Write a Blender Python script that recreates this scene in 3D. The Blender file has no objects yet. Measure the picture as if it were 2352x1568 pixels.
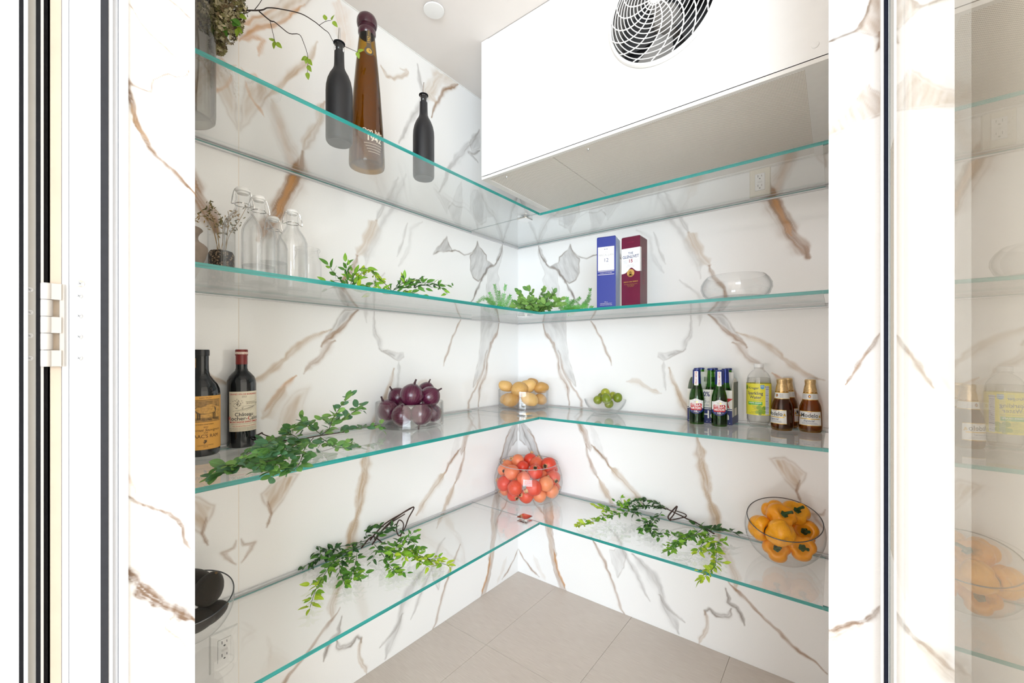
import bpy, math, random
import numpy as np
from mathutils import Vector, Matrix
random.seed(11)
PI = math.pi
sc = bpy.context.scene
col = sc.collection

# ------------------------------------------------------------------ camera
CAM = Vector((1.4638, -1.9296, 1.26))
cd = bpy.data.cameras.new('camera'); camo = bpy.data.objects.new('camera', cd); col.objects.link(camo)
cd.sensor_width = 36.0; cd.lens = 953.04 / 2352 * 36.0; cd.shift_y = (815.72 - 784.0) / 2352
cd.clip_start = 0.02
camo.location = CAM; camo.rotation_euler = (PI / 2, 0, 0.6638)
sc.camera = camo

# ------------------------------------------------------------------ world, lights, exposure
w = bpy.data.worlds.new('daylight'); sc.world = w; w.use_nodes = True
bg = w.node_tree.nodes['Background']
bg.inputs['Color'].default_value = (1.0, 0.915, 0.845, 1); bg.inputs['Strength'].default_value = 1.42

def area(name, loc, target, sx, sy, power, colr):
    d = bpy.data.lights.new(name, 'AREA'); d.shape = 'RECTANGLE'; d.size = sx; d.size_y = sy
    d.energy = power; d.color = colr
    o = bpy.data.objects.new(name, d); col.objects.link(o); o.location = loc
    o.rotation_euler = (Vector(target) - Vector(loc)).to_track_quat('-Z', 'Y').to_euler()
    return o
area('window_daylight', (3.55, -5.2, 1.45), (0.45, -0.35, 1.25), 3.2, 2.0, 168, (0.72, 0.835, 1.0))
sc.view_settings.view_transform = 'Standard'; sc.view_settings.look = 'None'
sc.view_settings.gamma = 1.0; sc.view_settings.use_curve_mapping = False
sc.view_settings.exposure = 0.88
try:
    sc.cycles.max_bounces = 16; sc.cycles.transparent_max_bounces = 48
    sc.cycles.glossy_bounces = 5; sc.cycles.diffuse_bounces = 8
except Exception:
    pass

# ------------------------------------------------------------------ materials
MATS = {}
def mat(name, c, rough=0.5, metal=0.0, var=0.0, scale=40.0, bump=0.0, bscale=None, spec=0.5, stretch=None, coat=0.0, c2=None, trans=0.0, sss=0.0):
    """Principled material with a procedural noise that varies its colour and relief"""
    if name in MATS: return MATS[name]
    m = bpy.data.materials.new(name); m.use_nodes = True; nt = m.node_tree; b = nt.nodes['Principled BSDF']
    b.inputs['Roughness'].default_value = rough; b.inputs['Metallic'].default_value = metal
    b.inputs['Specular IOR Level'].default_value = spec; b.inputs['Coat Weight'].default_value = coat
    b.inputs['Transmission Weight'].default_value = trans
    b.inputs['Base Color'].default_value = (*c, 1)
    if sss:
        b.inputs['Subsurface Weight'].default_value = sss; b.inputs['Subsurface Scale'].default_value = 0.01
    if var or bump or c2:
        tc = nt.nodes.new('ShaderNodeTexCoord'); mp = nt.nodes.new('ShaderNodeMapping')
        nt.links.new(tc.outputs['Object'], mp.inputs['Vector'])
        if stretch: mp.inputs['Scale'].default_value = stretch
        n = nt.nodes.new('ShaderNodeTexNoise'); n.inputs['Scale'].default_value = scale; n.inputs['Detail'].default_value = 4
        nt.links.new(mp.outputs['Vector'], n.inputs['Vector'])
        if var or c2:
            mx = nt.nodes.new('ShaderNodeMix'); mx.data_type = 'RGBA'
            mx.inputs[6].default_value = (*c, 1)
            t = c2 if c2 else tuple(max(0, x * (1 - var)) for x in c)
            mx.inputs[7].default_value = (*t, 1)
            mr = nt.nodes.new('ShaderNodeMapRange'); mr.inputs[1].default_value = 0.35; mr.inputs[2].default_value = 0.68
            nt.links.new(n.outputs['Fac'], mr.inputs[0]); nt.links.new(mr.outputs[0], mx.inputs[0])
            nt.links.new(mx.outputs[2], b.inputs['Base Color'])
        if bump:
            n2 = n
            if bscale:
                n2 = nt.nodes.new('ShaderNodeTexNoise'); n2.inputs['Scale'].default_value = bscale
                nt.links.new(mp.outputs['Vector'], n2.inputs['Vector'])
            bp = nt.nodes.new('ShaderNodeBump'); bp.inputs['Strength'].default_value = bump; bp.inputs['Distance'].default_value = 0.002
            nt.links.new(n2.outputs['Fac'], bp.inputs['Height']); nt.links.new(bp.outputs['Normal'], b.inputs['Normal'])
    MATS[name] = m; return m

def glass(name, tint=(0.98, 0.985, 0.98), edge=(0.72, 0.76, 0.76), f0=0.04, rough=0.0, power=3.0):
    """thin clear glass: straight-through transmission, Fresnel reflection on every face"""
    if name in MATS: return MATS[name]
    m = bpy.data.materials.new(name); m.use_nodes = True; nt = m.node_tree; nt.nodes.clear()
    N = nt.nodes.new; Lk = nt.links.new
    out = N('ShaderNodeOutputMaterial'); geo = N('ShaderNodeNewGeometry')
    dot = N('ShaderNodeVectorMath'); dot.operation = 'DOT_PRODUCT'
    Lk(geo.outputs['Incoming'], dot.inputs[0]); Lk(geo.outputs['Normal'], dot.inputs[1])
    ab = N('ShaderNodeMath'); ab.operation = 'ABSOLUTE'; Lk(dot.outputs['Value'], ab.inputs[0])
    one = N('ShaderNodeMath'); one.operation = 'SUBTRACT'; one.inputs[0].default_value = 1.0; Lk(ab.outputs[0], one.inputs[1])
    p5 = N('ShaderNodeMath'); p5.operation = 'POWER'; p5.inputs[1].default_value = 5.0; Lk(one.outputs[0], p5.inputs[0])
    ma = N('ShaderNodeMath'); ma.operation = 'MULTIPLY_ADD'; ma.inputs[1].default_value = 1 - f0; ma.inputs[2].default_value = f0
    Lk(p5.outputs[0], ma.inputs[0])
    p3 = N('ShaderNodeMath'); p3.operation = 'POWER'; p3.inputs[1].default_value = power; Lk(one.outputs[0], p3.inputs[0])
    mx = N('ShaderNodeMix'); mx.data_type = 'RGBA'; mx.inputs[6].default_value = (*tint, 1); mx.inputs[7].default_value = (*edge, 1)
    Lk(p3.outputs[0], mx.inputs[0])
    tr = N('ShaderNodeBsdfTransparent'); Lk(mx.outputs[2], tr.inputs['Color'])
    gl = N('ShaderNodeBsdfGlossy'); gl.inputs['Roughness'].default_value = rough
    ms = N('ShaderNodeMixShader'); Lk(ma.outputs[0], ms.inputs['Fac']); Lk(tr.outputs[0], ms.inputs[1]); Lk(gl.outputs[0], ms.inputs[2])
    Lk(ms.outputs[0], out.inputs['Surface'])
    MATS[name] = m; return m

def marble_mat():
    m = bpy.data.materials.new('veined_marble'); m.use_nodes = True; nt = m.node_tree; b = nt.nodes['Principled BSDF']
    a = nt.nodes.new('ShaderNodeAttribute'); a.attribute_name = 'stone'
    tc = nt.nodes.new('ShaderNodeTexCoord'); n = nt.nodes.new('ShaderNodeTexNoise'); n.inputs['Scale'].default_value = 260; n.inputs['Detail'].default_value = 3
    nt.links.new(tc.outputs['Object'], n.inputs['Vector'])
    mr = nt.nodes.new('ShaderNodeMapRange'); mr.inputs[3].default_value = 0.965; mr.inputs[4].default_value = 1.015
    nt.links.new(n.outputs['Fac'], mr.inputs[0])
    mul = nt.nodes.new('ShaderNodeVectorMath'); mul.operation = 'SCALE'
    nt.links.new(a.outputs['Color'], mul.inputs[0]); nt.links.new(mr.outputs[0], mul.inputs['Scale'])
    nt.links.new(mul.outputs[0], b.inputs['Base Color'])
    b.inputs['Roughness'].default_value = 0.07; b.inputs['Specular IOR Level'].default_value = 0.5
    return m
MARBLE = marble_mat()
GLASS_SHELF = glass('shelf_glass', (0.994, 0.998, 0.997), (0.965, 0.99, 0.987), 0.12)
GLASS_EDGE = mat('shelf_glass_edge', (0.018, 0.29, 0.265), 0.12, var=0.4, scale=9, stretch=(1, 1, 30), spec=0.7)
GLASS_CLEAR = glass('clear_glass', (0.996, 0.997, 0.997), (0.62, 0.65, 0.67), 0.055, 0.0, 5.0)
GLASS_DOOR = glass('door_glass', (0.95, 0.965, 0.94), (0.96, 0.965, 0.94), 0.06)
GLASS_GREEN = glass('green_glass', (0.30, 0.64, 0.12), (0.02, 0.10, 0.015), 0.05, 0.0, 2.0)
GLASS_AMBER = glass('amber_glass', (0.64, 0.46, 0.12), (0.08, 0.035, 0.005), 0.05, 0.0, 2.0)
GLASS_BEER = glass('beer_glass', (0.80, 0.58, 0.20), (0.30, 0.13, 0.02), 0.05, 0.0, 2.0)
GLASS_SMOKE = glass('smoky_glass', (0.78, 0.765, 0.735), (0.30, 0.29, 0.28), 0.05, 0.0, 2.0)
ALU = mat('brushed_aluminium', (0.72, 0.72, 0.73), 0.4, 0.35, var=0.1, scale=60, stretch=(1, 1, 20))
STEEL = mat('polished_steel', (0.72, 0.71, 0.70), 0.12, 1.0)
WHITE = mat('white_powder_coat', (0.88, 0.88, 0.87), 0.35, var=0.02, scale=20)
WHITE_FRAME = mat('white_frame_paint', (0.58, 0.58, 0.59), 0.35, var=0.02, scale=20)
CREAM = mat('cream_paint', (0.50, 0.465, 0.43), 0.45, var=0.05, scale=15)
BLACKRUB = mat('black_rubber', (0.006, 0.006, 0.008), 0.7, var=0.3, scale=80, spec=0.2)
GREYRUB = mat('grey_rubber', (0.022, 0.023, 0.029), 0.7, var=0.2, scale=80)
PLASTER = mat('ceiling_plaster', (0.84, 0.80, 0.77), 0.8, var=0.03, scale=6)
PRINT_BLACK = mat('black_ink', (0.03, 0.03, 0.035), 0.5, var=0.1)
PRINT_WHITE = mat('white_ink', (0.85, 0.85, 0.85), 0.45, var=0.02)
PRINT_RED = mat('red_ink', (0.52, 0.02, 0.02), 0.45, var=0.1)
PRINT_NAVY = mat('navy_ink', (0.01, 0.03, 0.16), 0.4, var=0.1)
PRINT_GREY = mat('grey_ink', (0.35, 0.36, 0.38), 0.5, var=0.1)
PRINT_GOLD = mat('gold_ink', (0.75, 0.48, 0.10), 0.3, 0.6, var=0.15, scale=90)
PAPER = mat('white_label_paper', (0.82, 0.82, 0.81), 0.5, var=0.03)

# ------------------------------------------------------------------ mesh helpers
class MB:
    def __init__(s): s.v = []; s.f = []; s.m = []
    def add(s, vs, fs, mi=0):
        o = len(s.v); s.v.extend([tuple(map(float, p)) for p in vs]); s.f.extend([tuple(i + o for i in f) for f in fs]); s.m.extend([mi] * len(fs)); return s
    def box(s, x0, x1, y0, y1, z0, z1, mi=0, skip=''):
        V = [(x0, y0, z0), (x1, y0, z0), (x1, y1, z0), (x0, y1, z0), (x0, y0, z1), (x1, y0, z1), (x1, y1, z1), (x0, y1, z1)]
        F = {'b': (3, 2, 1, 0), 't': (4, 5, 6, 7), 'f': (0, 1, 5, 4), 'r': (1, 2, 6, 5), 'k': (2, 3, 7, 6), 'l': (3, 0, 4, 7)}
        return s.add(V, [F[k] for k in F if k not in skip], mi)
    def lathe(s, prof, seg=32, mi=0, c=(0, 0, 0), flip=False, wob=None):
        n = len(prof); vs = []
        for r, z in prof:
            for k in range(seg):
                a = 2 * PI * k / seg; q = r if wob is None else r * wob(a, z)
                vs.append((c[0] + q * math.cos(a), c[1] + q * math.sin(a), c[2] + z))
        fs = [(i * seg + k, i * seg + (k + 1) % seg, (i + 1) * seg + (k + 1) % seg, (i + 1) * seg + k) for i in range(n - 1) for k in range(seg)]
        if flip: fs = [f[::-1] for f in fs]
        return s.add(vs, fs, mi)
    def disc(s, r, z, seg=32, mi=0, c=(0, 0), up=True):
        vs = [(c[0] + r * math.cos(2 * PI * k / seg), c[1] + r * math.sin(2 * PI * k / seg), z) for k in range(seg)]
        return s.add(vs, [tuple(range(seg)) if up else tuple(range(seg))[::-1]], mi)
    def tube(s, pts, r, seg=6, mi=0, caps=True, closed=False):
        pts = [Vector(p) for p in pts]; n = len(pts); R = r if isinstance(r, (list, tuple)) else [r] * n; vs = []
        up = None
        for i in range(n):
            if closed: t = pts[(i + 1) % n] - pts[i - 1]
            else: t = pts[min(i + 1, n - 1)] - pts[max(i - 1, 0)]
            if t.length < 1e-9: t = Vector((0, 0, 1))
            t.normalize()
            if up is None:
                up = t.orthogonal().normalized()
            up = (up - t * up.dot(t)); up = up.normalized() if up.length > 1e-6 else t.orthogonal().normalized()
            b = t.cross(up)
            for k in range(seg):
                a = 2 * PI * k / seg; vs.append(pts[i] + (up * math.cos(a) + b * math.sin(a)) * R[i])
        m = n if closed else n - 1
        fs = [(i * seg + k, i * seg + (k + 1) % seg, ((i + 1) % n) * seg + (k + 1) % seg, ((i + 1) % n) * seg + k) for i in range(m) for k in range(seg)]
        if caps and not closed: fs += [tuple(range(seg))[::-1], tuple((n - 1) * seg + k for k in range(seg))]
        return s.add(vs, fs, mi)
    def ball(s, fn, nu=20, nv=12, mi=0):
        """fn(direction)->point for directions on the unit sphere"""
        vs = [fn((0, 0, -1))]
        for j in range(1, nv):
            ph = -PI / 2 + PI * j / nv
            for i in range(nu):
                a = 2 * PI * i / nu; vs.append(fn((math.cos(ph) * math.cos(a), math.cos(ph) * math.sin(a), math.sin(ph))))
        vs.append(fn((0, 0, 1))); fs = []
        for i in range(nu): fs.append((0, 1 + (i + 1) % nu, 1 + i))
        for j in range(nv - 2):
            for i in range(nu):
                a = 1 + j * nu + i; b = 1 + j * nu + (i + 1) % nu; fs.append((a, b, b + nu, a + nu))
        e = len(vs) - 1; o = 1 + (nv - 2) * nu
        for i in range(nu): fs.append((o + i, o + (i + 1) % nu, e))
        return s.add(vs, fs, mi)
    def strip(s, fn, a0, a1, n, bot, top, mi=0, nb=1):
        """patch between two curves bot(a) and top(a), mapped by fn(a,b)"""
        vs = []
        for i in range(n + 1):
            a = a0 + (a1 - a0) * i / n; b0 = bot(a) if callable(bot) else bot; b1 = top(a) if callable(top) else top
            for j in range(nb + 1): vs.append(fn(a, b0 + (b1 - b0) * j / nb))
        q = nb + 1
        fs = [(i * q + j, (i + 1) * q + j, (i + 1) * q + j + 1, i * q + j + 1) for i in range(n) for j in range(nb)]
        return s.add(vs, fs, mi)
    def poly(s, fn, pts, mi=0):
        vs = [fn(a, b) for a, b in pts]
        return s.add(vs, [tuple(range(len(pts)))], mi)
    def oval(s, fn, ca, cb, ra, rb, mi=0, n=20):
        return s.poly(fn, [(ca + ra * math.cos(2 * PI * k / n), cb + rb * math.sin(2 * PI * k / n)) for k in range(n)], mi)
    def text(s, fn, body, size, ca=0, cb=0, mi=0, bold=0.0, squeeze=1.0, shear=0.0, rot=0):
        vs, fs = text_geo(body, bold)
        cr, sr = math.cos(rot), math.sin(rot)
        out = []
        for x, y in vs:
            X = (x + shear * y) * size * squeeze; Y = y * size
            out.append(fn(ca + X * cr - Y * sr, cb + X * sr + Y * cr))
        return s.add(out, fs, mi)
    def mesh(s, name, mats, smooth=True):
        me = bpy.data.meshes.new(name); me.from_pydata(s.v, [], s.f); me.update()
        for m in (mats if isinstance(mats, (list, tuple)) else [mats]): me.materials.append(m)
        if any(s.m): me.polygons.foreach_set('material_index', s.m)
        if smooth: 
            me.polygons.foreach_set('use_smooth', [True] * len(me.polygons))
            try: me.set_sharp_from_angle(angle=math.radians(38))
            except Exception: pass
        return me
    def build(s, name, mats, parent=None, loc=None, rot=None, smooth=True):
        o = bpy.data.objects.new(name, s.mesh(name, mats, smooth)); col.objects.link(o)
        if parent: o.parent = parent
        if loc is not None: o.location = loc
        if rot is not None: o.rotation_euler = rot
        return o

_TX = {}
def text_geo(body, bold):
    k = (body, bold)
    if k in _TX: return _TX[k]
    cu = bpy.data.curves.new('lettering', 'FONT'); cu.body = body; cu.size = 1.0; cu.align_x = 'CENTER'; cu.align_y = 'CENTER'
    cu.resolution_u = 3; cu.offset = bold; cu.dimensions = '2D'; cu.fill_mode = 'BOTH'
    o = bpy.data.objects.new('lettering', cu); col.objects.link(o)
    me = bpy.data.meshes.new_from_object(o)
    vs = [(v.co.x, v.co.y) for v in me.vertices]; fs = [tuple(p.vertices) for p in me.polygons]
    bpy.data.objects.remove(o); bpy.data.curves.remove(cu); bpy.data.meshes.remove(me)
    _TX[k] = (vs, fs); return _TX[k]

def tag(o, label=None, cat=None, group=None, kind=None):
    if label: o['label'] = label
    if cat: o['category'] = cat
    if group: o['group'] = group
    if kind: o['kind'] = kind
    return o
def thing(name, loc, label, cat, group=None, rz=0.0):
    o = bpy.data.objects.new(name, None); o.empty_display_size = 0.05; col.objects.link(o)
    o.location = loc; o.rotation_euler = (0, 0, rz)
    return tag(o, label, cat, group)
def interp(prof):
    zs = [p[1] for p in prof]; rs = [p[0] for p in prof]
    def r(z):
        if z <= zs[0]: return rs[0]
        for i in range(len(zs) - 1):
            if zs[i] <= z <= zs[i + 1]:
                t = (z - zs[i]) / max(1e-9, zs[i + 1] - zs[i]); return rs[i] + (rs[i + 1] - rs[i]) * t
        return rs[-1]
    return r
def wrap(prof, th0, R, eps):
    """label space (a along the girth in metres, b = height) -> point on the turned surface"""
    rf = interp(prof)
    def fn(a, b):
        r = rf(b) + eps; t = th0 + a / R; return (r * math.cos(t), r * math.sin(t), b)
    return fn
def face_cam(x, y, deg=0): return math.atan2(CAM.y - y, CAM.x - x) + math.radians(deg)
def smooth_path(pts, n=6):
    pts = [Vector(p) for p in pts]; out = []
    for i in range(len(pts) - 1):
        p0 = pts[max(i - 1, 0)]; p1 = pts[i]; p2 = pts[i + 1]; p3 = pts[min(i + 2, len(pts) - 1)]
        for k in range(n):
            t = k / n
            out.append(0.5 * ((2 * p1) + (p2 - p0) * t + (2 * p0 - 5 * p1 + 4 * p2 - p3) * t * t + (3 * p1 - p0 - 3 * p2 + p3) * t ** 3))
    out.append(pts[-1]); return out

# ------------------------------------------------------------------ marble painting (stone pattern as a colour attribute)
_tab = np.random.default_rng(5).random((256, 256))
def vnoise(x, y, seed=0):
    x = np.asarray(x) + 17.3 * seed; y = np.asarray(y) + 41.7 * seed
    xi = np.floor(x).astype(int); yi = np.floor(y).astype(int); fx = x - xi; fy = y - yi
    fx = fx * fx * (3 - 2 * fx); fy = fy * fy * (3 - 2 * fy)
    g = lambda i, j: _tab[i & 255, j & 255]
    return (g(xi, yi) * (1 - fx) + g(xi + 1, yi) * fx) * (1 - fy) + (g(xi, yi + 1) * (1 - fx) + g(xi + 1, yi + 1) * fx) * fy
VCOL = {'tan': (0.52, 0.385, 0.26), 'brown': (0.34, 0.20, 0.11), 'orange': (0.58, 0.29, 0.10), 'gray': (0.45, 0.44, 0.435), 'dark': (0.15, 0.115, 0.095), 'deep': (0.16, 0.085, 0.04), 'sand': (0.36, 0.23, 0.13)}
def paint(S, Z, veins, k=1.0):
    """colour of the stone at slab coordinates S (along), Z (up); k scales the irregularity"""
    rgb = np.empty(S.shape + (3,)); rgb[...] = (0.88, 0.88, 0.875)
    cloud = vnoise(S * 2.2, Z * 2.2, 3) * 0.6 + vnoise(S * 6, Z * 6, 4) * 0.4
    rgb *= (1 - 0.035 * np.clip(cloud - 0.45, 0, 1) / 0.55)[..., None]
    a1, a2 = 0.016 * k, 0.006 * k
    Sw = S + a1 * (vnoise(S * 14 / k, Z * 14 / k, 1) - .5) + a2 * (vnoise(S * 55 / k, Z * 55 / k, 2) - .5)
    Zw = Z + a1 * (vnoise(S * 14 / k, Z * 14 / k, 5) - .5) + a2 * (vnoise(S * 55 / k, Z * 55 / k, 6) - .5)
    for vi, (kind, cn, wd, st, core, pts) in enumerate(veins):
        P = np.array(pts); mg = 3.2 * wd + 0.03 * k
        lo = P.min(0) - mg; hi = P.max(0) + mg
        ii = np.where((S[:, 0] >= lo[0]) & (S[:, 0] <= hi[0]))[0]; jj = np.where((Z[0] >= lo[1]) & (Z[0] <= hi[1]))[0]
        if not len(ii) or not len(jj): continue
        sl = (slice(ii[0], ii[-1] + 1), slice(jj[0], jj[-1] + 1)); x = Sw[sl]; y = Zw[sl]
        Q = P if kind == 'l' else np.vstack([P, P[:1]])
        best = np.full(x.shape, 1e9); sgn = np.zeros(x.shape); tt = np.zeros(x.shape)
        seglen = np.hypot(*(np.diff(Q, axis=0).T)); tot = seglen.sum(); acc = 0
        ins = np.zeros(x.shape, bool)
        for i in range(len(Q) - 1):
            a, b = Q[i], Q[i + 1]; d = b - a; L2 = (d * d).sum() + 1e-12
            t = np.clip(((x - a[0]) * d[0] + (y - a[1]) * d[1]) / L2, 0, 1)
            ds = np.hypot(x - a[0] - t * d[0], y - a[1] - t * d[1]); cr = (x - a[0]) * d[1] - (y - a[1]) * d[0]
            u = ds < best; best = np.where(u, ds, best); sgn = np.where(u, np.sign(cr), sgn); tt = np.where(u, (acc + t * seglen[i]) / tot, tt); acc += seglen[i]
            if kind == 'p' and abs(d[1]) > 1e-9:
                c = ((a[1] > y) != (b[1] > y)) & (x < a[0] + d[0] * (y - a[1]) / d[1]); ins ^= c
        streak = 0.80 + 0.70 * vnoise(x * 60 / k + y * 25 / k, y * 22 / k, 7 + vi % 9)
        if kind == 'l':
            tap = np.clip(np.minimum(tt, 1 - tt) * 7, 0.25, 1)
            we = wd * tap * (0.55 + 0.9 * vnoise(tt * tot * 28 / k, tt * 0 + vi, 8))
            sd = sgn * best
            fil = 0.6 * vnoise(sd / (0.0045 * k) + 31 * (vi % 7), tt * tot * 9 / k, 11) + 0.4 * vnoise(sd / (0.0018 * k), tt * tot * 20 / k, 12)
            shape = np.where(sd > 0, np.exp(-(best / we) ** 2), np.exp(-(best / (we * 1.15)) ** 5))
            al = st * shape * streak * (0.45 + 1.0 * fil)
            off = np.abs(sgn * best - we * 1.1 * (vnoise(tt * tot * 16 / k, tt * 0 + vi * 3.1, 9) - .35))
        else:
            fil = 0.55 * vnoise(x * 70 / k + y * 30 / k, y * 16 / k, 11) + 0.45 * vnoise(x * 190 / k + y * 80 / k, y * 40 / k, 12)
            al = np.where(ins, st * np.clip(best / wd, 0.45, 1) * streak * (0.5 + 0.9 * fil), st * 0.25 * np.exp(-(best / (wd * .5)) ** 2))
            off = best
        al = np.clip(al, 0, 0.95)[..., None]; c = np.array(VCOL[cn])
        rgb[sl] = rgb[sl] * (1 - al) + c * al
        if core:
            cm = core * np.exp(-(off / (0.0031 * (0.35 + 0.65 * k))) ** 2) * (0.25 + 1.0 * vnoise(tt * tot * 40 / k, tt * 0 + vi * 1.7, 10))
            if kind == 'l' and wd > 0.0075 * k:
                o2 = np.abs(sgn * best + we * 0.9 * (vnoise(tt * tot * 11 / k, tt * 0 + vi * 5.3, 13) - .2))
                cm = cm + 0.55 * core * np.exp(-(o2 / (0.0022 * (0.35 + 0.65 * k))) ** 2) * vnoise(tt * tot * 30 / k, tt * 0 + vi * 2.9, 14)
            cm = np.clip(cm, 0, 0.9)[..., None]
            dk = np.array((0.20, 0.155, 0.12)) if cn in ('gray', 'dark') else np.array((0.27, 0.155, 0.08))
            rgb[sl] = rgb[sl] * (1 - cm) + dk * cm
    return rgb
def stone_sheet(name, s0, s1, z0, z1, step, veins, place, parent, k=1.0, mirror=None):
    """a polished slab face: fine grid carrying the stone colour, plus a slab edge behind it"""
    ns = max(2, int(round((s1 - s0) / step)) + 1); nz = max(2, int(round((z1 - z0) / step)) + 1)
    s = np.linspace(s0, s1, ns); z = np.linspace(z0, z1, nz); S, Z = np.meshgrid(s, z, indexing='ij')
    Sp = S if mirror is None else 2 * mirror - S
    if mirror is not None:
        rgb = paint(Sp[::-1], Z, veins, k)[::-1]
    else:
        rgb = paint(Sp, Z, veins, k)
    V = place(S, Z).reshape(-1, 3)
    idx = np.arange(ns * nz).reshape(ns, nz)
    q = np.stack([idx[:-1, :-1], idx[1:, :-1], idx[1:, 1:], idx[:-1, 1:]], -1).reshape(-1, 4)
    p0, p1, p2 = V[q[0, 0]], V[q[0, 1]], V[q[0, 2]]
    me = bpy.data.meshes.new(name)
    me.vertices.add(len(V)); me.vertices.foreach_set('co', V.astype(np.float32).ravel())
    me.loops.add(q.size); me.loops.foreach_set('vertex_index', q.astype(np.int32).ravel())
    me.polygons.add(len(q)); me.polygons.foreach_set('loop_start', np.arange(0, q.size, 4, dtype=np.int32))
    me.update(calc_edges=True)
    at = me.attributes.new('stone', 'FLOAT_COLOR', 'POINT')
    c4 = np.ones((len(V), 4), np.float32); c4[:, :3] = rgb.reshape(-1, 3); at.data.foreach_set('color', c4.ravel())
    me.materials.append(MARBLE)
    o = bpy.data.objects.new(name, me); col.objects.link(o)
    if parent: o.parent = parent
    return o

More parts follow.
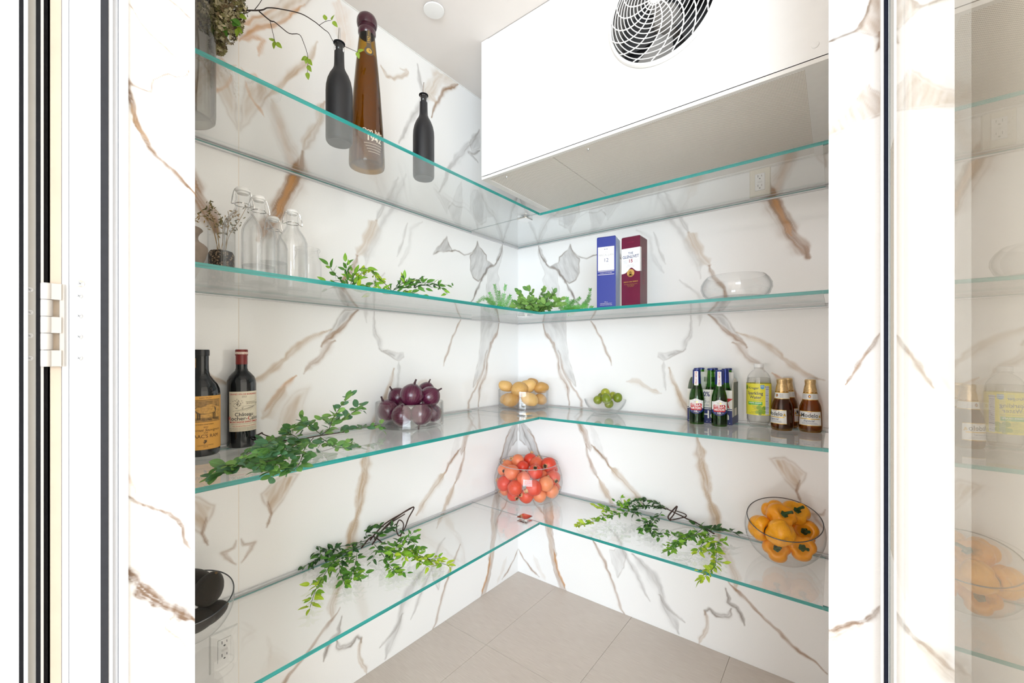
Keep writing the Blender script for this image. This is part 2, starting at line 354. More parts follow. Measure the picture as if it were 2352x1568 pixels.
# ------------------------------------------------------------------ stone vein layout on the slabs: kind, colour, width, strength, core, points (m)
VEINS = [
    ["p","tan",0.02,0.55,0.35,[[1.274,2.504],[1.382,2.354],[1.435,2.283],[1.435,2.245],[1.367,2.33],[1.325,2.364],[1.292,2.394],[1.171,2.575]]],
    ["l","orange",0.007,0.55,0,[[1.436,2.233],[1.405,2.286],[1.367,2.33],[1.325,2.364],[1.289,2.405],[1.234,2.486]]],
    ["l","orange",0.006,0.4,0,[[1.434,2.282],[1.382,2.354],[1.32,2.426]]],
    ["p","tan",0.012,0.5,0.3,[[1.436,1.958],[1.386,2.057],[1.359,2.106],[1.325,2.152],[1.363,2.145],[1.39,2.148],[1.421,2.124],[1.436,2.06]]],
    ["l","orange",0.006,0.55,0,[[1.421,2.124],[1.413,2.085],[1.392,2.063],[1.373,2.039]]],
    ["l","orange",0.006,0.4,0,[[1.436,2.161],[1.423,2.139],[1.398,2.161],[1.386,2.147]]],
    ["l","tan",0.01,0.55,0,[[1.367,2.094],[1.325,2.152],[1.256,2.247],[1.211,2.329],[1.187,2.376]]],
    ["l","orange",0.01,0.5,0,[[1.435,2.235],[1.405,2.269],[1.369,2.279],[1.373,2.25],[1.382,2.221]]],
    ["l","tan",0.014,0.55,0.3,[[1.157,2.176],[1.187,2.096],[1.225,2.01],[1.237,1.967]]],
    ["l","brown",0.026,0.9,0.65,[[1.237,1.967],[1.247,1.891],[1.275,1.837],[1.301,1.792],[1.32,1.744],[1.344,1.69],[1.373,1.631]]],
    ["l","orange",0.01,0.7,0.4,[[1.257,1.884],[1.286,1.83],[1.309,1.779],[1.329,1.73]]],
    ["l","tan",0.016,0.22,0,[[1.342,2.103],[1.312,2.041],[1.284,1.978],[1.256,1.943]]],
    ["l","orange",0.03,0.22,0,[[1.105,2.588],[1.087,2.534],[1.078,2.479],[1.084,2.421]]],
    ["l","brown",0.009,0.6,0.75,[[0.464,2.606],[0.524,2.558],[0.575,2.516],[0.608,2.471],[0.634,2.423],[0.658,2.35]]],
    ["l","tan",0.03,0.35,0,[[0.494,2.594],[0.608,2.556],[0.673,2.454],[0.634,2.431]]],
    ["l","gray",0.014,0.45,0.2,[[0.736,2.547],[0.724,2.476],[0.686,2.426],[0.758,2.32],[0.807,2.215],[0.834,2.163]]],
    ["l","tan",0.008,0.4,0.2,[[0.932,2.439],[0.899,2.412],[0.862,2.419],[0.818,2.449],[0.793,2.487],[0.829,2.481]]],
    ["l","gray",0.016,0.45,0.3,[[0.334,2.435],[0.386,2.35],[0.44,2.289],[0.532,2.169],[0.575,2.092],[0.608,2.026]]],
    ["l","gray",0.01,0.4,0.6,[[0.337,2.325],[0.377,2.294],[0.406,2.287],[0.344,2.261]]],
    ["p","gray",0.01,0.4,0.3,[[0.334,2.428],[0.402,2.344],[0.386,2.306],[0.334,2.338]]],
    ["l","gray",0.016,0.28,0.1,[[0.804,2.04],[0.836,1.95],[0.88,1.862],[0.94,1.764],[0.992,1.657],[0.999,1.596]]],
    ["l","gray",0.01,0.18,0.1,[[0.714,1.862],[0.769,1.804],[0.784,1.729],[0.84,1.636]]],
    ["p","gray",0.008,0.35,0.3,[[0.464,2.124],[0.5,2.059],[0.552,1.96],[0.524,1.915],[0.488,1.888],[0.458,1.882],[0.476,1.938],[0.458,2.008]]],
    ["p","gray",0.008,0.3,0.2,[[0.354,2.105],[0.383,2.029],[0.37,1.966],[0.321,1.933],[0.304,2.029],[0.31,2.107]]],
    ["l","gray",0.012,0.35,0.3,[[0.001,2.184],[0.042,2.114],[0.078,2.042],[0.106,1.973],[0.133,1.882]]],
    ["l","gray",0.008,0.2,0.1,[[0.234,2.048],[0.19,1.965],[0.149,1.891]]],
    ["p","gray",0.004,0.55,0.8,[[0.642,1.726],[0.602,1.778],[0.561,1.831],[0.552,1.793],[0.529,1.762],[0.58,1.746]]],
    ["l","dark",0.003,0.2,0.8,[[0.535,1.761],[0.506,1.771],[0.479,1.77],[0.452,1.762],[0.424,1.768],[0.406,1.78],[0.393,1.787],[0.37,1.805],[0.344,1.837]]],
    ["p","gray",0.004,0.6,0.8,[[0.344,1.846],[0.334,1.821],[0.314,1.809],[0.283,1.788],[0.272,1.76],[0.223,1.752],[0.265,1.724],[0.3,1.668],[0.341,1.639],[0.377,1.652],[0.402,1.69],[0.406,1.769],[0.364,1.804]]],
    ["l","dark",0.006,0.45,0.9,[[0.137,1.876],[0.167,1.814],[0.19,1.779],[0.205,1.753],[0.248,1.731],[0.283,1.698],[0.304,1.667],[0.324,1.641],[0.337,1.608],[0.364,1.573],[0.396,1.529]]],
    ["l","gray",0.006,0.35,0.5,[[0.152,1.863],[0.186,1.799],[0.197,1.783],[0.171,1.826]]],
    ["p","gray",0.008,0.28,0.3,[[0.137,1.869],[0.16,1.792],[0.186,1.715],[0.175,1.681],[0.186,1.656],[0.167,1.622],[0.149,1.576],[0.16,1.539],[0.262,1.529],[0.276,1.632],[0.262,1.715],[0.205,1.753]]],
    ["l","brown",0.006,0.4,0.55,[[0.467,1.434],[0.494,1.389],[0.521,1.344],[0.541,1.293],[0.564,1.247],[0.583,1.21]]],
    ["p","gray",0.01,0.5,0.4,[[1.035,1.437],[1.064,1.394],[1.105,1.364],[1.13,1.346],[1.152,1.325],[1.129,1.374],[1.087,1.43]]],
    ["l","brown",0.009,0.5,0.5,[[1.035,1.437],[1.061,1.394],[1.082,1.372],[1.122,1.343],[1.144,1.32],[1.171,1.285]]],
    ["l","tan",0.01,0.6,0.1,[[1.139,1.357],[1.179,1.332],[1.22,1.315],[1.276,1.279],[1.313,1.246],[1.34,1.219],[1.37,1.184],[1.4,1.17],[1.423,1.167]]],
    ["l","brown",0.013,0.42,0.25,[[1.118,1.318],[1.147,1.285],[1.189,1.239],[1.22,1.226],[1.238,1.196]]],
    ["l","orange",0.009,0.5,0.1,[[1.263,1.188],[1.292,1.158],[1.317,1.136],[1.34,1.108],[1.36,1.081]]],
    ["l","tan",0.02,0.5,0,[[1.299,1.147],[1.333,1.096],[1.367,1.056]]],
    ["p","tan",0.02,0.42,0.1,[[1.215,1.146],[1.234,1.094],[1.246,1.034],[1.268,0.985],[1.317,0.985],[1.332,1.023],[1.309,1.076],[1.276,1.124]]],
    ["l","gray",0.01,0.38,0.15,[[0.962,1.441],[0.958,1.384],[0.948,1.344],[0.934,1.323],[0.924,1.288],[0.895,1.274],[0.856,1.261]]],
    ["p","gray",0.006,0.4,0.4,[[0.934,1.288],[0.916,1.277],[0.892,1.283],[0.847,1.274],[0.811,1.274],[0.807,1.259],[0.829,1.237],[0.856,1.247],[0.895,1.267]]],
    ["l","gray",0.006,0.3,0.2,[[0.829,1.23],[0.834,1.197],[0.843,1.151],[0.847,1.105]]],
    ["p","gray",0.008,0.4,0.35,[[0.168,1.452],[0.322,1.444],[0.327,1.343],[0.348,1.227],[0.38,1.101],[0.322,1.145],[0.289,1.215],[0.256,1.297],[0.217,1.346],[0.182,1.39]]],
    ["l","brown",0.01,0.45,0.5,[[0.168,1.452],[0.188,1.38],[0.242,1.326],[0.256,1.297],[0.273,1.226],[0.289,1.158],[0.327,1.085],[0.335,0.997]]],
    ["l","brown",0.008,0.38,0.3,[[0.278,1.285],[0.306,1.173],[0.348,1.1],[0.383,1.067],[0.413,1.016],[0.406,0.965],[0.369,0.932]]],
    ["p","gray",0.006,0.5,0.6,[[0.006,0.831],[0.019,0.875],[0.044,0.877],[0.084,0.839],[0.123,0.762],[0.156,0.691],[0.182,0.632],[0.141,0.642],[0.099,0.695],[0.056,0.743],[0.012,0.773]]],
    ["l","dark",0.005,0.3,0.5,[[0.028,0.858],[0.056,0.798],[0.081,0.752],[0.105,0.7]]],
    ["l","brown",0.006,0.4,0.3,[[0.072,0.838],[0.108,0.792],[0.141,0.723],[0.168,0.666],[0.199,0.574],[0.217,0.445]]],
    ["p","brown",0.006,0.5,0.55,[[0.153,0.676],[0.199,0.574],[0.217,0.445],[0.245,0.378],[0.236,0.309],[0.253,0.213],[0.264,0.183],[0.256,0.148],[0.281,0.077],[0.319,-0.006],[0.278,-0.006],[0.236,0.125],[0.208,0.234],[0.185,0.346],[0.176,0.437],[0.153,0.566]]],
    ["l","orange",0.007,0.7,0.5,[[0.245,0.197],[0.259,0.134],[0.284,0.066],[0.311,0.01]]],
    ["l","tan",0.01,0.4,0,[[0.217,0.505],[0.231,0.389],[0.217,0.265],[0.239,0.152]]],
    ["l","brown",0.006,0.5,0.5,[[0.087,0.479],[0.123,0.42],[0.147,0.403],[0.182,0.37]]],
    ["l","brown",0.005,0.4,0.75,[[0.003,0.132],[0.031,0.102],[0.062,0.074],[0.084,0.053],[0.111,0.04],[0.153,0.019]]],
    ["l","tan",0.01,0.2,0,[[0.108,0.125],[0.138,0.073],[0.197,0.006]]],
    ["p","brown",0.008,0.52,0.4,[[0.367,0.932],[0.406,0.902],[0.439,0.867],[0.456,0.824],[0.479,0.782],[0.471,0.765],[0.441,0.788],[0.424,0.831],[0.398,0.873]]],
    ["l","brown",0.009,0.5,0.5,[[0.441,0.799],[0.454,0.745],[0.471,0.705],[0.508,0.64]]],
    ["l","tan",0.013,0.6,0.3,[[0.508,0.649],[0.525,0.612],[0.541,0.582],[0.577,0.544],[0.6,0.501],[0.627,0.461]]],
    ["l","brown",0.008,0.45,0.6,[[0.479,0.795],[0.52,0.765],[0.556,0.744],[0.567,0.718],[0.584,0.697]]],
    ["l","tan",0.016,0.6,0.3,[[0.579,0.705],[0.613,0.672],[0.643,0.651],[0.667,0.622],[0.689,0.599],[0.719,0.574],[0.748,0.552]]],
    ["p","gray",0.01,0.22,0.1,[[0.456,0.902],[0.505,0.852],[0.537,0.779],[0.556,0.744],[0.505,0.781],[0.471,0.848]]],
    ["l","tan",0.012,0.35,0.1,[[0.663,1.133],[0.695,1.134],[0.721,1.129],[0.748,1.107],[0.782,1.095],[0.828,1.091]]],
    ["l","tan",0.014,0.5,0.3,[[0.859,1.202],[0.884,1.133],[0.911,1.07],[0.946,0.999],[0.963,0.954],[0.983,0.899]]],
    ["l","tan",0.02,0.7,0.2,[[0.983,0.899],[0.999,0.835],[1.009,0.761],[1.023,0.703],[1.037,0.627],[1.056,0.559],[1.078,0.457]]],
    ["l","tan",0.016,0.55,0.3,[[1.078,0.457],[1.113,0.394],[1.137,0.34],[1.142,0.284]]],
    ["l","brown",0.007,0.6,0.5,[[1.108,0.311],[1.142,0.284],[1.168,0.261],[1.225,0.212],[1.287,0.176],[1.357,0.122],[1.437,0.084]]],
    ["l","dark",0.008,0.5,0.8,[[1.1,0.28],[1.113,0.25],[1.108,0.23],[1.126,0.219],[1.139,0.213],[1.155,0.176],[1.169,0.146]]],
    ["l","dark",0.008,0.35,0.7,[[1.009,0.138],[1.013,0.158],[1.029,0.175],[1.044,0.162],[1.056,0.158],[1.078,0.16],[1.1,0.163],[1.118,0.205]]],
    ["l","tan",0.008,0.4,0.3,[[1.009,0.155],[1.02,0.104],[1.013,0.054],[0.992,0.002]]],
    ["l","gray",0.014,0.4,0.3,[[0.572,0.393],[0.629,0.344],[0.665,0.28],[0.706,0.23],[0.738,0.168],[0.769,0.107]]],
    ["p","gray",0.008,0.3,0.35,[[0.572,0.291],[0.6,0.293],[0.629,0.333],[0.663,0.3],[0.652,0.223],[0.622,0.16],[0.595,0.216]]],
    ["l","brown",0.008,0.45,0.5,[[0.476,0.324],[0.515,0.268],[0.548,0.223],[0.577,0.167],[0.607,0.09],[0.636,0.016],[0.663,-0.017]]],
    ["l","gray",0.02,0.5,0.2,[[0.695,0.31],[0.744,0.267],[0.784,0.234],[0.816,0.184],[0.84,0.122],[0.869,0.074],[0.907,0.011]]],
    ["l","gray",0.009,0.4,0.4,[[0.816,0.154],[0.85,0.116],[0.886,0.094],[0.926,0.077]]],
    ["l","gray",0.012,0.4,0.2,[[0.846,2.009],[0.875,1.927],[0.917,1.871],[0.945,1.806]]],
    ["l","tan",0.02,0.42,0.15,[[0.945,1.806],[0.967,1.765],[0.988,1.724],[1.009,1.677],[1.027,1.648]]],
    ["l","brown",0.009,0.55,0.3,[[1.027,1.648],[1.037,1.617],[1.049,1.593],[1.068,1.567],[1.093,1.54],[1.098,1.49],[1.077,1.446]]],
    ["l","gray",0.007,0.3,0.2,[[0.913,1.593],[0.954,1.56],[0.981,1.528],[0.999,1.498],[1.002,1.441],[0.995,1.394]]],
    ["l","gray",0.008,0.25,0.2,[[0.79,1.83],[0.82,1.744],[0.85,1.68]]],
    ["p","tan",0.012,0.5,0.3,[[1.249,0.854],[1.299,0.784],[1.328,0.756],[1.344,0.742],[1.363,0.787],[1.37,0.817],[1.34,0.845],[1.306,0.862]]],
    ["l","brown",0.006,0.5,0.5,[[1.352,0.784],[1.344,0.742],[1.349,0.719],[1.357,0.698]]],
    ["l","brown",0.006,0.35,0.4,[[1.428,0.683],[1.417,0.665],[1.39,0.661],[1.398,0.642],[1.412,0.629],[1.428,0.615]]],
]
JAMB_L = [
    ["l","deep",0.0035,0.45,0.4,[[1.7445,1.8489],[1.7383,1.8445],[1.7227,1.8404],[1.7072,1.8284]]],
    ["l","deep",0.005,0.75,0.6,[[1.7929,1.7002],[1.7894,1.6853],[1.7884,1.6588],[1.7844,1.6357],[1.7793,1.6203],[1.7715,1.6044],[1.762,1.593],[1.7489,1.5783],[1.7343,1.5657],[1.7215,1.5505],[1.7047,1.5337]]],
    ["l","sand",0.0035,0.6,0.3,[[1.7884,1.6487],[1.7829,1.6275],[1.7757,1.6136],[1.7636,1.5979]]],
    ["l","deep",0.0014,0.5,0.6,[[1.7884,1.6892],[1.7844,1.6784],[1.7767,1.6768],[1.7699,1.6775],[1.7636,1.6779],[1.7625,1.6889],[1.7603,1.6983],[1.7527,1.7079],[1.74,1.7189],[1.7303,1.7212],[1.7168,1.7312],[1.715,1.741]]],
    ["l","sand",0.0016,0.5,0.3,[[1.7869,1.8016],[1.7844,1.7978],[1.7715,1.7808],[1.7566,1.7718],[1.736,1.7562],[1.715,1.741]]],
    ["l","sand",0.01,0.16,0,[[1.7715,1.8014],[1.7555,1.7697],[1.7331,1.7471]]],
    ["l","deep",0.0025,0.55,0.5,[[1.7944,1.0494],[1.7904,1.043],[1.7772,1.0271],[1.7582,1.0106],[1.7383,0.9983],[1.7274,0.9826],[1.7233,0.9726],[1.7174,0.9487],[1.7084,0.9247]]],
    ["l","orange",0.0022,0.45,0.2,[[1.7889,1.075],[1.7818,1.0563],[1.7777,1.0396]]],
    ["l","deep",0.0085,0.75,0.2,[[1.7969,0.9431],[1.7904,0.9271],[1.7772,0.8978],[1.7609,0.8767],[1.7445,0.8557],[1.7245,0.8347],[1.7023,0.8053]]],
    ["l","sand",0.0016,0.5,0.3,[[1.7483,0.8235],[1.7331,0.8295],[1.7445,0.8159],[1.7303,0.7868],[1.7126,0.7552]]],
]
JAMB_R = [
    ["l","dark",0.004,0.5,0.8,[[1.4462,1.8864],[1.4538,1.8872],[1.4696,1.8868],[1.4837,1.8888],[1.4988,1.8926],[1.5071,1.9112],[1.5129,1.925],[1.5204,1.9461]]],
    ["p","sand",0.004,0.45,0.5,[[1.4909,1.8904],[1.5071,1.9112],[1.5185,1.9471],[1.5341,1.9388],[1.5316,1.8495],[1.5229,1.8369],[1.5267,1.8617],[1.509,1.8767]]],
    ["l","deep",0.006,0.5,0.5,[[1.526,1.8727],[1.5291,1.8548],[1.5229,1.8386]]],
    ["p","sand",0.005,0.42,0.35,[[1.4462,1.7168],[1.4723,1.7399],[1.4955,1.7696],[1.509,1.7904],[1.5185,1.7682],[1.5341,1.7456],[1.5341,1.7152],[1.5071,1.7122],[1.4763,1.7032],[1.4462,1.6957]]],
    ["l","deep",0.005,0.55,0.6,[[1.479,1.2049],[1.4896,1.2257],[1.5058,1.2547],[1.5204,1.2814],[1.5316,1.3026]]],
    ["l","sand",0.018,0.5,0.15,[[1.4462,0.6867],[1.4763,0.7166],[1.5026,0.7409]]],
    ["l","deep",0.005,0.5,0.3,[[1.4462,0.7026],[1.5026,0.7468],[1.5217,0.7651],[1.5328,0.7834]]],
]

# ------------------------------------------------------------------ the room
H = 2.595
SEAM = 1.437
XR = 1.4514          # inner face of the side wall
YD = -0.88           # its free end
XG = 1.539           # plane of the glass door
ST = 0.0030
wl = MB().box(-0.09, -0.012, -1.79, 0.09, 0, H + 0.1).build('wall_left', PLASTER, smooth=False); tag(wl, kind='structure')
def on_left(S, Z): return np.stack([np.zeros_like(S), -S, Z], -1)
def on_right(S, Z): return np.stack([S, np.zeros_like(S), Z], -1)
stone_sheet('panel', 0, SEAM - 0.0012, 0, H, ST, VEINS, on_left, wl)
stone_sheet('panel', SEAM + 0.0012, 1.705, 0, H, ST, VEINS, on_left, wl, mirror=SEAM)
MB().box(-0.006, -0.0002, -SEAM - 0.002, -SEAM + 0.002, 0, H).build('seam_filler', mat('seam_grout', (0.80, 0.74, 0.66), 0.6), wl, smooth=False)
wr = MB().box(0, XG, 0.012, 0.09, 0, H + 0.1).build('wall_right', PLASTER, smooth=False); tag(wr, kind='structure')
stone_sheet('panel', 0, XR, 0, H, ST, VEINS, on_right, wr)
# corner bead, floor bead, ceiling bead of sealant
MB().box(0, 0.002, -0.002, 0, 0, H).build('seam_filler', WHITE, wr, smooth=False)

# side wall at the right: a slim return clad in marble, its end face turned to the opening
ws = MB().box(XR, XG - 0.004, YD + 0.008, 0.0, 0, H).build('wall_side', mat('side_wall_lining', (0.70, 0.66, 0.61), 0.35, var=0.03), smooth=False); tag(ws, kind='structure')
stone_sheet('jamb_panel', XR, XG - 0.0105, 0, H, 0.0022, JAMB_R, lambda S, Z: np.stack([S, np.full_like(S, YD), Z], -1), ws, k=0.45)
MB().box(XR, XG - 0.004, YD + 0.0005, YD + 0.008, 0, H, skip='f').build('panel_edge', mat('marble_edge', (0.8, 0.8, 0.79), 0.2, var=0.03), ws, smooth=False)

# front return at the left with its marble reveal facing the opening
XJ = 0.60
wf = MB().box(0, XJ - 0.008, -1.79, -1.705, 0, H).build('wall_front', mat('front_wall_lining', (0.76, 0.75, 0.73), 0.35, var=0.03), smooth=False); tag(wf, kind='structure')
stone_sheet('jamb_panel', 1.705, 1.79, 0, H, 0.0022, JAMB_L, lambda S, Z: np.stack([np.full_like(S, XJ), -S, Z], -1), wf, k=0.45)
MB().box(XJ - 0.008, XJ - 0.0005, -1.79, -1.705, 0, H, skip='r').build('panel_edge', MATS['marble_edge'], wf, smooth=False)

# ceiling
ce = MB().box(-0.1, 5.0, -6.5, 0.1, H, H + 0.12).build('ceiling', PLASTER, smooth=False); tag(ce, kind='structure')
MB().box(0.0, 0.003, -1.705, 0.0, H - 0.003, H - 0.0002).build('seam_filler', WHITE, ce, smooth=False)

wo = MB().box(1.74, 1.82, -0.80, 2.6, 0, H).build('wall_room', mat('room_plaster', (0.78, 0.73, 0.65), 0.8, var=0.03, scale=6), smooth=False); tag(wo, kind='structure')

# floor of large rectangular tiles with fine striations
def tile_mat():
    m = bpy.data.materials.new('linen_tile'); m.use_nodes = True; nt = m.node_tree; b = nt.nodes['Principled BSDF']
    tc = nt.nodes.new('ShaderNodeTexCoord'); mp = nt.nodes.new('ShaderNodeMapping'); mp.inputs['Scale'].default_value = (18, 420, 1)
    n = nt.nodes.new('ShaderNodeTexNoise'); n.inputs['Scale'].default_value = 1.0; n.inputs['Detail'].default_value = 3
    n2 = nt.nodes.new('ShaderNodeTexNoise'); n2.inputs['Scale'].default_value = 5.0
    nt.links.new(tc.outputs['Object'], mp.inputs['Vector']); nt.links.new(mp.outputs[0], n.inputs['Vector']); nt.links.new(tc.outputs['Object'], n2.inputs['Vector'])
    ad = nt.nodes.new('ShaderNodeMath'); ad.operation = 'MULTIPLY_ADD'; ad.inputs[1].default_value = 0.25
    nt.links.new(n2.outputs['Fac'], ad.inputs[0]); nt.links.new(n.outputs['Fac'], ad.inputs[2])
    cr = nt.nodes.new('ShaderNodeValToRGB'); cr.color_ramp.elements[0].position = 0.40; cr.color_ramp.elements[1].position = 0.85
    cr.color_ramp.elements[0].color = (0.57, 0.50, 0.445, 1); cr.color_ramp.elements[1].color = (0.68, 0.615, 0.555, 1)
    nt.links.new(ad.outputs[0], cr.inputs[0]); nt.links.new(cr.outputs[0], b.inputs['Base Color'])
    b.inputs['Roughness'].default_value = 0.42
    return m
TILE = tile_mat()
GROUT = mat('tile_grout', (0.60, 0.50, 0.40), 0.9, var=0.2)
fl = MB().box(-0.1, 5.0, -6.5, 0.1, -0.12, -0.0035).build('floor', GROUT, smooth=False); tag(fl, kind='structure')
g = 0.0007
xb = [0.0, 0.262, 0.687, 1.112, 1.537, 1.962, 2.387, 2.812, 3.237, 3.662, 4.087, 4.512, 4.95]
yb = [0.0, -0.577, -1.43, -2.283, -3.136, -3.989, -4.842, -5.695, -6.45]
for i in range(len(xb) - 1):
    for j in range(len(yb) - 1):
        MB().box(xb[i] + g, xb[i + 1] - g, yb[j + 1] + g, yb[j] - g, -0.0035, 0, skip='b').build('tile', TILE, fl, smooth=False)

# ------------------------------------------------------------------ door frame and hinged door at the left
def vbar(name, m, y0, y1, x0, x1, parent, z0=0.0, z1=H):
    return MB().box(x0, x1, y1, y0, z0, z1).build(name, m, parent, smooth=False)
fr = MB().box(0.30, XJ - 0.012, -1.872, -1.791, 0, H + 0.1).build('trim_1', WHITE_FRAME, smooth=False); tag(fr, 'white metal door frame beside the marble reveal', kind='structure')
vbar('frame_profile', WHITE_FRAME, -1.7905, -1.800, XJ - 0.012, XJ + 0.0055, fr)
vbar('frame_profile', WHITE_FRAME, -1.8005, -1.8065, XJ - 0.012, XJ - 0.006, fr)
vbar('frame_profile', WHITE_FRAME, -1.8070, -1.8115, XJ - 0.012, XJ - 0.001, fr)
vbar('gasket', GREYRUB, -1.8118, -1.8198, XJ - 0.012, XJ, fr)
vbar('frame_face', WHITE_FRAME, -1.8202, -1.8520, XJ - 0.012, XJ - 0.001, fr)
vbar('frame_profile', WHITE_FRAME, -1.8524, -1.8590, XJ - 0.014, XJ - 0.004, fr)
vbar('cream_strip', mat('buff_paint', (0.54, 0.44, 0.34), 0.5, var=0.06, scale=15), -1.8594, -1.8700, XJ - 0.014, XJ - 0.008, fr)
vbar('gap_lining', BLACKRUB, -1.8700, -1.8762, XJ - 0.30, XJ - 0.012, fr)
dr = MB().box(XJ - 0.05, XJ - 0.004, -2.72, -1.8985, 0.008, H - 0.03).build('door_1', WHITE_FRAME, smooth=False)
tag(dr, 'white door leaf standing open at the left edge', kind='structure')
vbar('edge_profile', CREAM, -1.8764, -1.8790, XJ - 0.05, XJ - 0.005, dr, 0.008, H - 0.03)
vbar('door_gasket', BLACKRUB, -1.8792, -1.8830, XJ - 0.05, XJ - 0.007, dr, 0.008, H - 0.03)
vbar('edge_profile', mat('grey_white_profile', (0.46, 0.45, 0.43), 0.4, var=0.04), -1.8832, -1.8905, XJ - 0.05, XJ - 0.010, dr, 0.008, H - 0.03)
vbar('edge_profile', WHITE_FRAME, -1.8907, -1.8945, XJ - 0.05, XJ - 0.002, dr, 0.008, H - 0.03)
vbar('door_gasket', BLACKRUB, -1.8947, -1.8980, XJ - 0.05, XJ - 0.003, dr, 0.008, H - 0.03)
# hinge: five knuckles between two leaves
HZ0, HZ1 = 1.244, 1.361
hg = thing('butt_hinge', (XJ - 0.004, -1.8735, HZ0), 'cream butt hinge with five knuckles joining door and frame', 'hinge')
hh = (HZ1 - HZ0) / 5
for k in range(5):
    MB().lathe([(0.0001, k * hh + 0.0003), (0.0055, k * hh + 0.0003), (0.006, k * hh + 0.001), (0.006, (k + 1) * hh - 0.001), (0.0055, (k + 1) * hh - 0.0003), (0.0001, (k + 1) * hh - 0.0003)], 20).build('knuckle', CREAM, hg)
    if k % 2 == 0: MB().box(-0.002, 0.0045, 0.0005, 0.0135, k * hh + 0.0005, (k + 1) * hh - 0.0005).build('leaf_finger', CREAM, hg, smooth=False)
MB().box(-0.0015, 0.003, 0.012, 0.0165, 0.0, HZ1 - HZ0).build('hinge_leaf', CREAM, hg, smooth=False)
def screw(y, z, r, x, label, m=WHITE_FRAME):
    o = MB().lathe([(0.0001, 0), (r, 0), (r * 0.95, 0.0006), (r * 0.6, 0.0012), (0.0001, 0.0014)], 20, flip=False).build('screw', m)
    o.location = (x, y, z); o.rotation_euler = (0, PI / 2, 0)
    tag(o, label, 'screw')
    for a in (0.5, 0.5 + PI / 2):
        c = MB().box(-r * 0.55, r * 0.55, -r * 0.10, r * 0.10, 0.0013, 0.0016).build('cross_slot', PRINT_GREY, o, smooth=False); c.rotation_euler = (0, 0, a)
for nm, y, z, r, m in (('large steel screw at the top of the column on the white frame', -1.8418, 1.364, 0.0052, STEEL), ('upper small white screw on the door frame, beside the hinge top', -1.8430, 1.346, 0.0042, WHITE_FRAME),
        ('second small white screw from the top on the door frame', -1.8430, 1.317, 0.0042, WHITE_FRAME), ('third small white screw from the top on the door frame', -1.8430, 1.287, 0.0042, WHITE_FRAME), ('lowest small white screw on the door frame, beside the hinge foot', -1.8430, 1.256, 0.0042, WHITE_FRAME)):
    screw(y, z, r, XJ - 0.001, nm, m)
for z, nm in ((1.350, 'topmost'), (1.319, 'second from top'), (1.287, 'third from top'), (1.256, 'lowest')):
    screw(-1.8890, z, 0.0038, XJ - 0.010, nm + ' screw in the grey profile of the open door', WHITE_FRAME)

# ------------------------------------------------------------------ glass door at the right
gd = MB().box(XG, XG + 0.010, -3.2, YD - 0.0265, 0.012, H - 0.012).build('door_2', GLASS_DOOR, smooth=False)
tag(gd, 'tall clear glass door reflecting the shelves', kind='structure')
MB().box(XG - 0.0105, XG - 0.0068, YD - 0.027, YD + 0.0, 0, H).build('edge_trim', WHITE, gd, smooth=False)
MB().box(XG - 0.0066, XG - 0.0005, YD - 0.029, YD, 0, H).build('gasket', mat('navy_rubber', (0.010, 0.012, 0.022), 0.8, var=0.2, scale=80, spec=0.1), gd, smooth=False)
MB().box(XG - 0.0003, XG + 0.0025, YD - 0.026, YD + 0.01, 0, H).build('edge_trim', WHITE, gd, smooth=False)

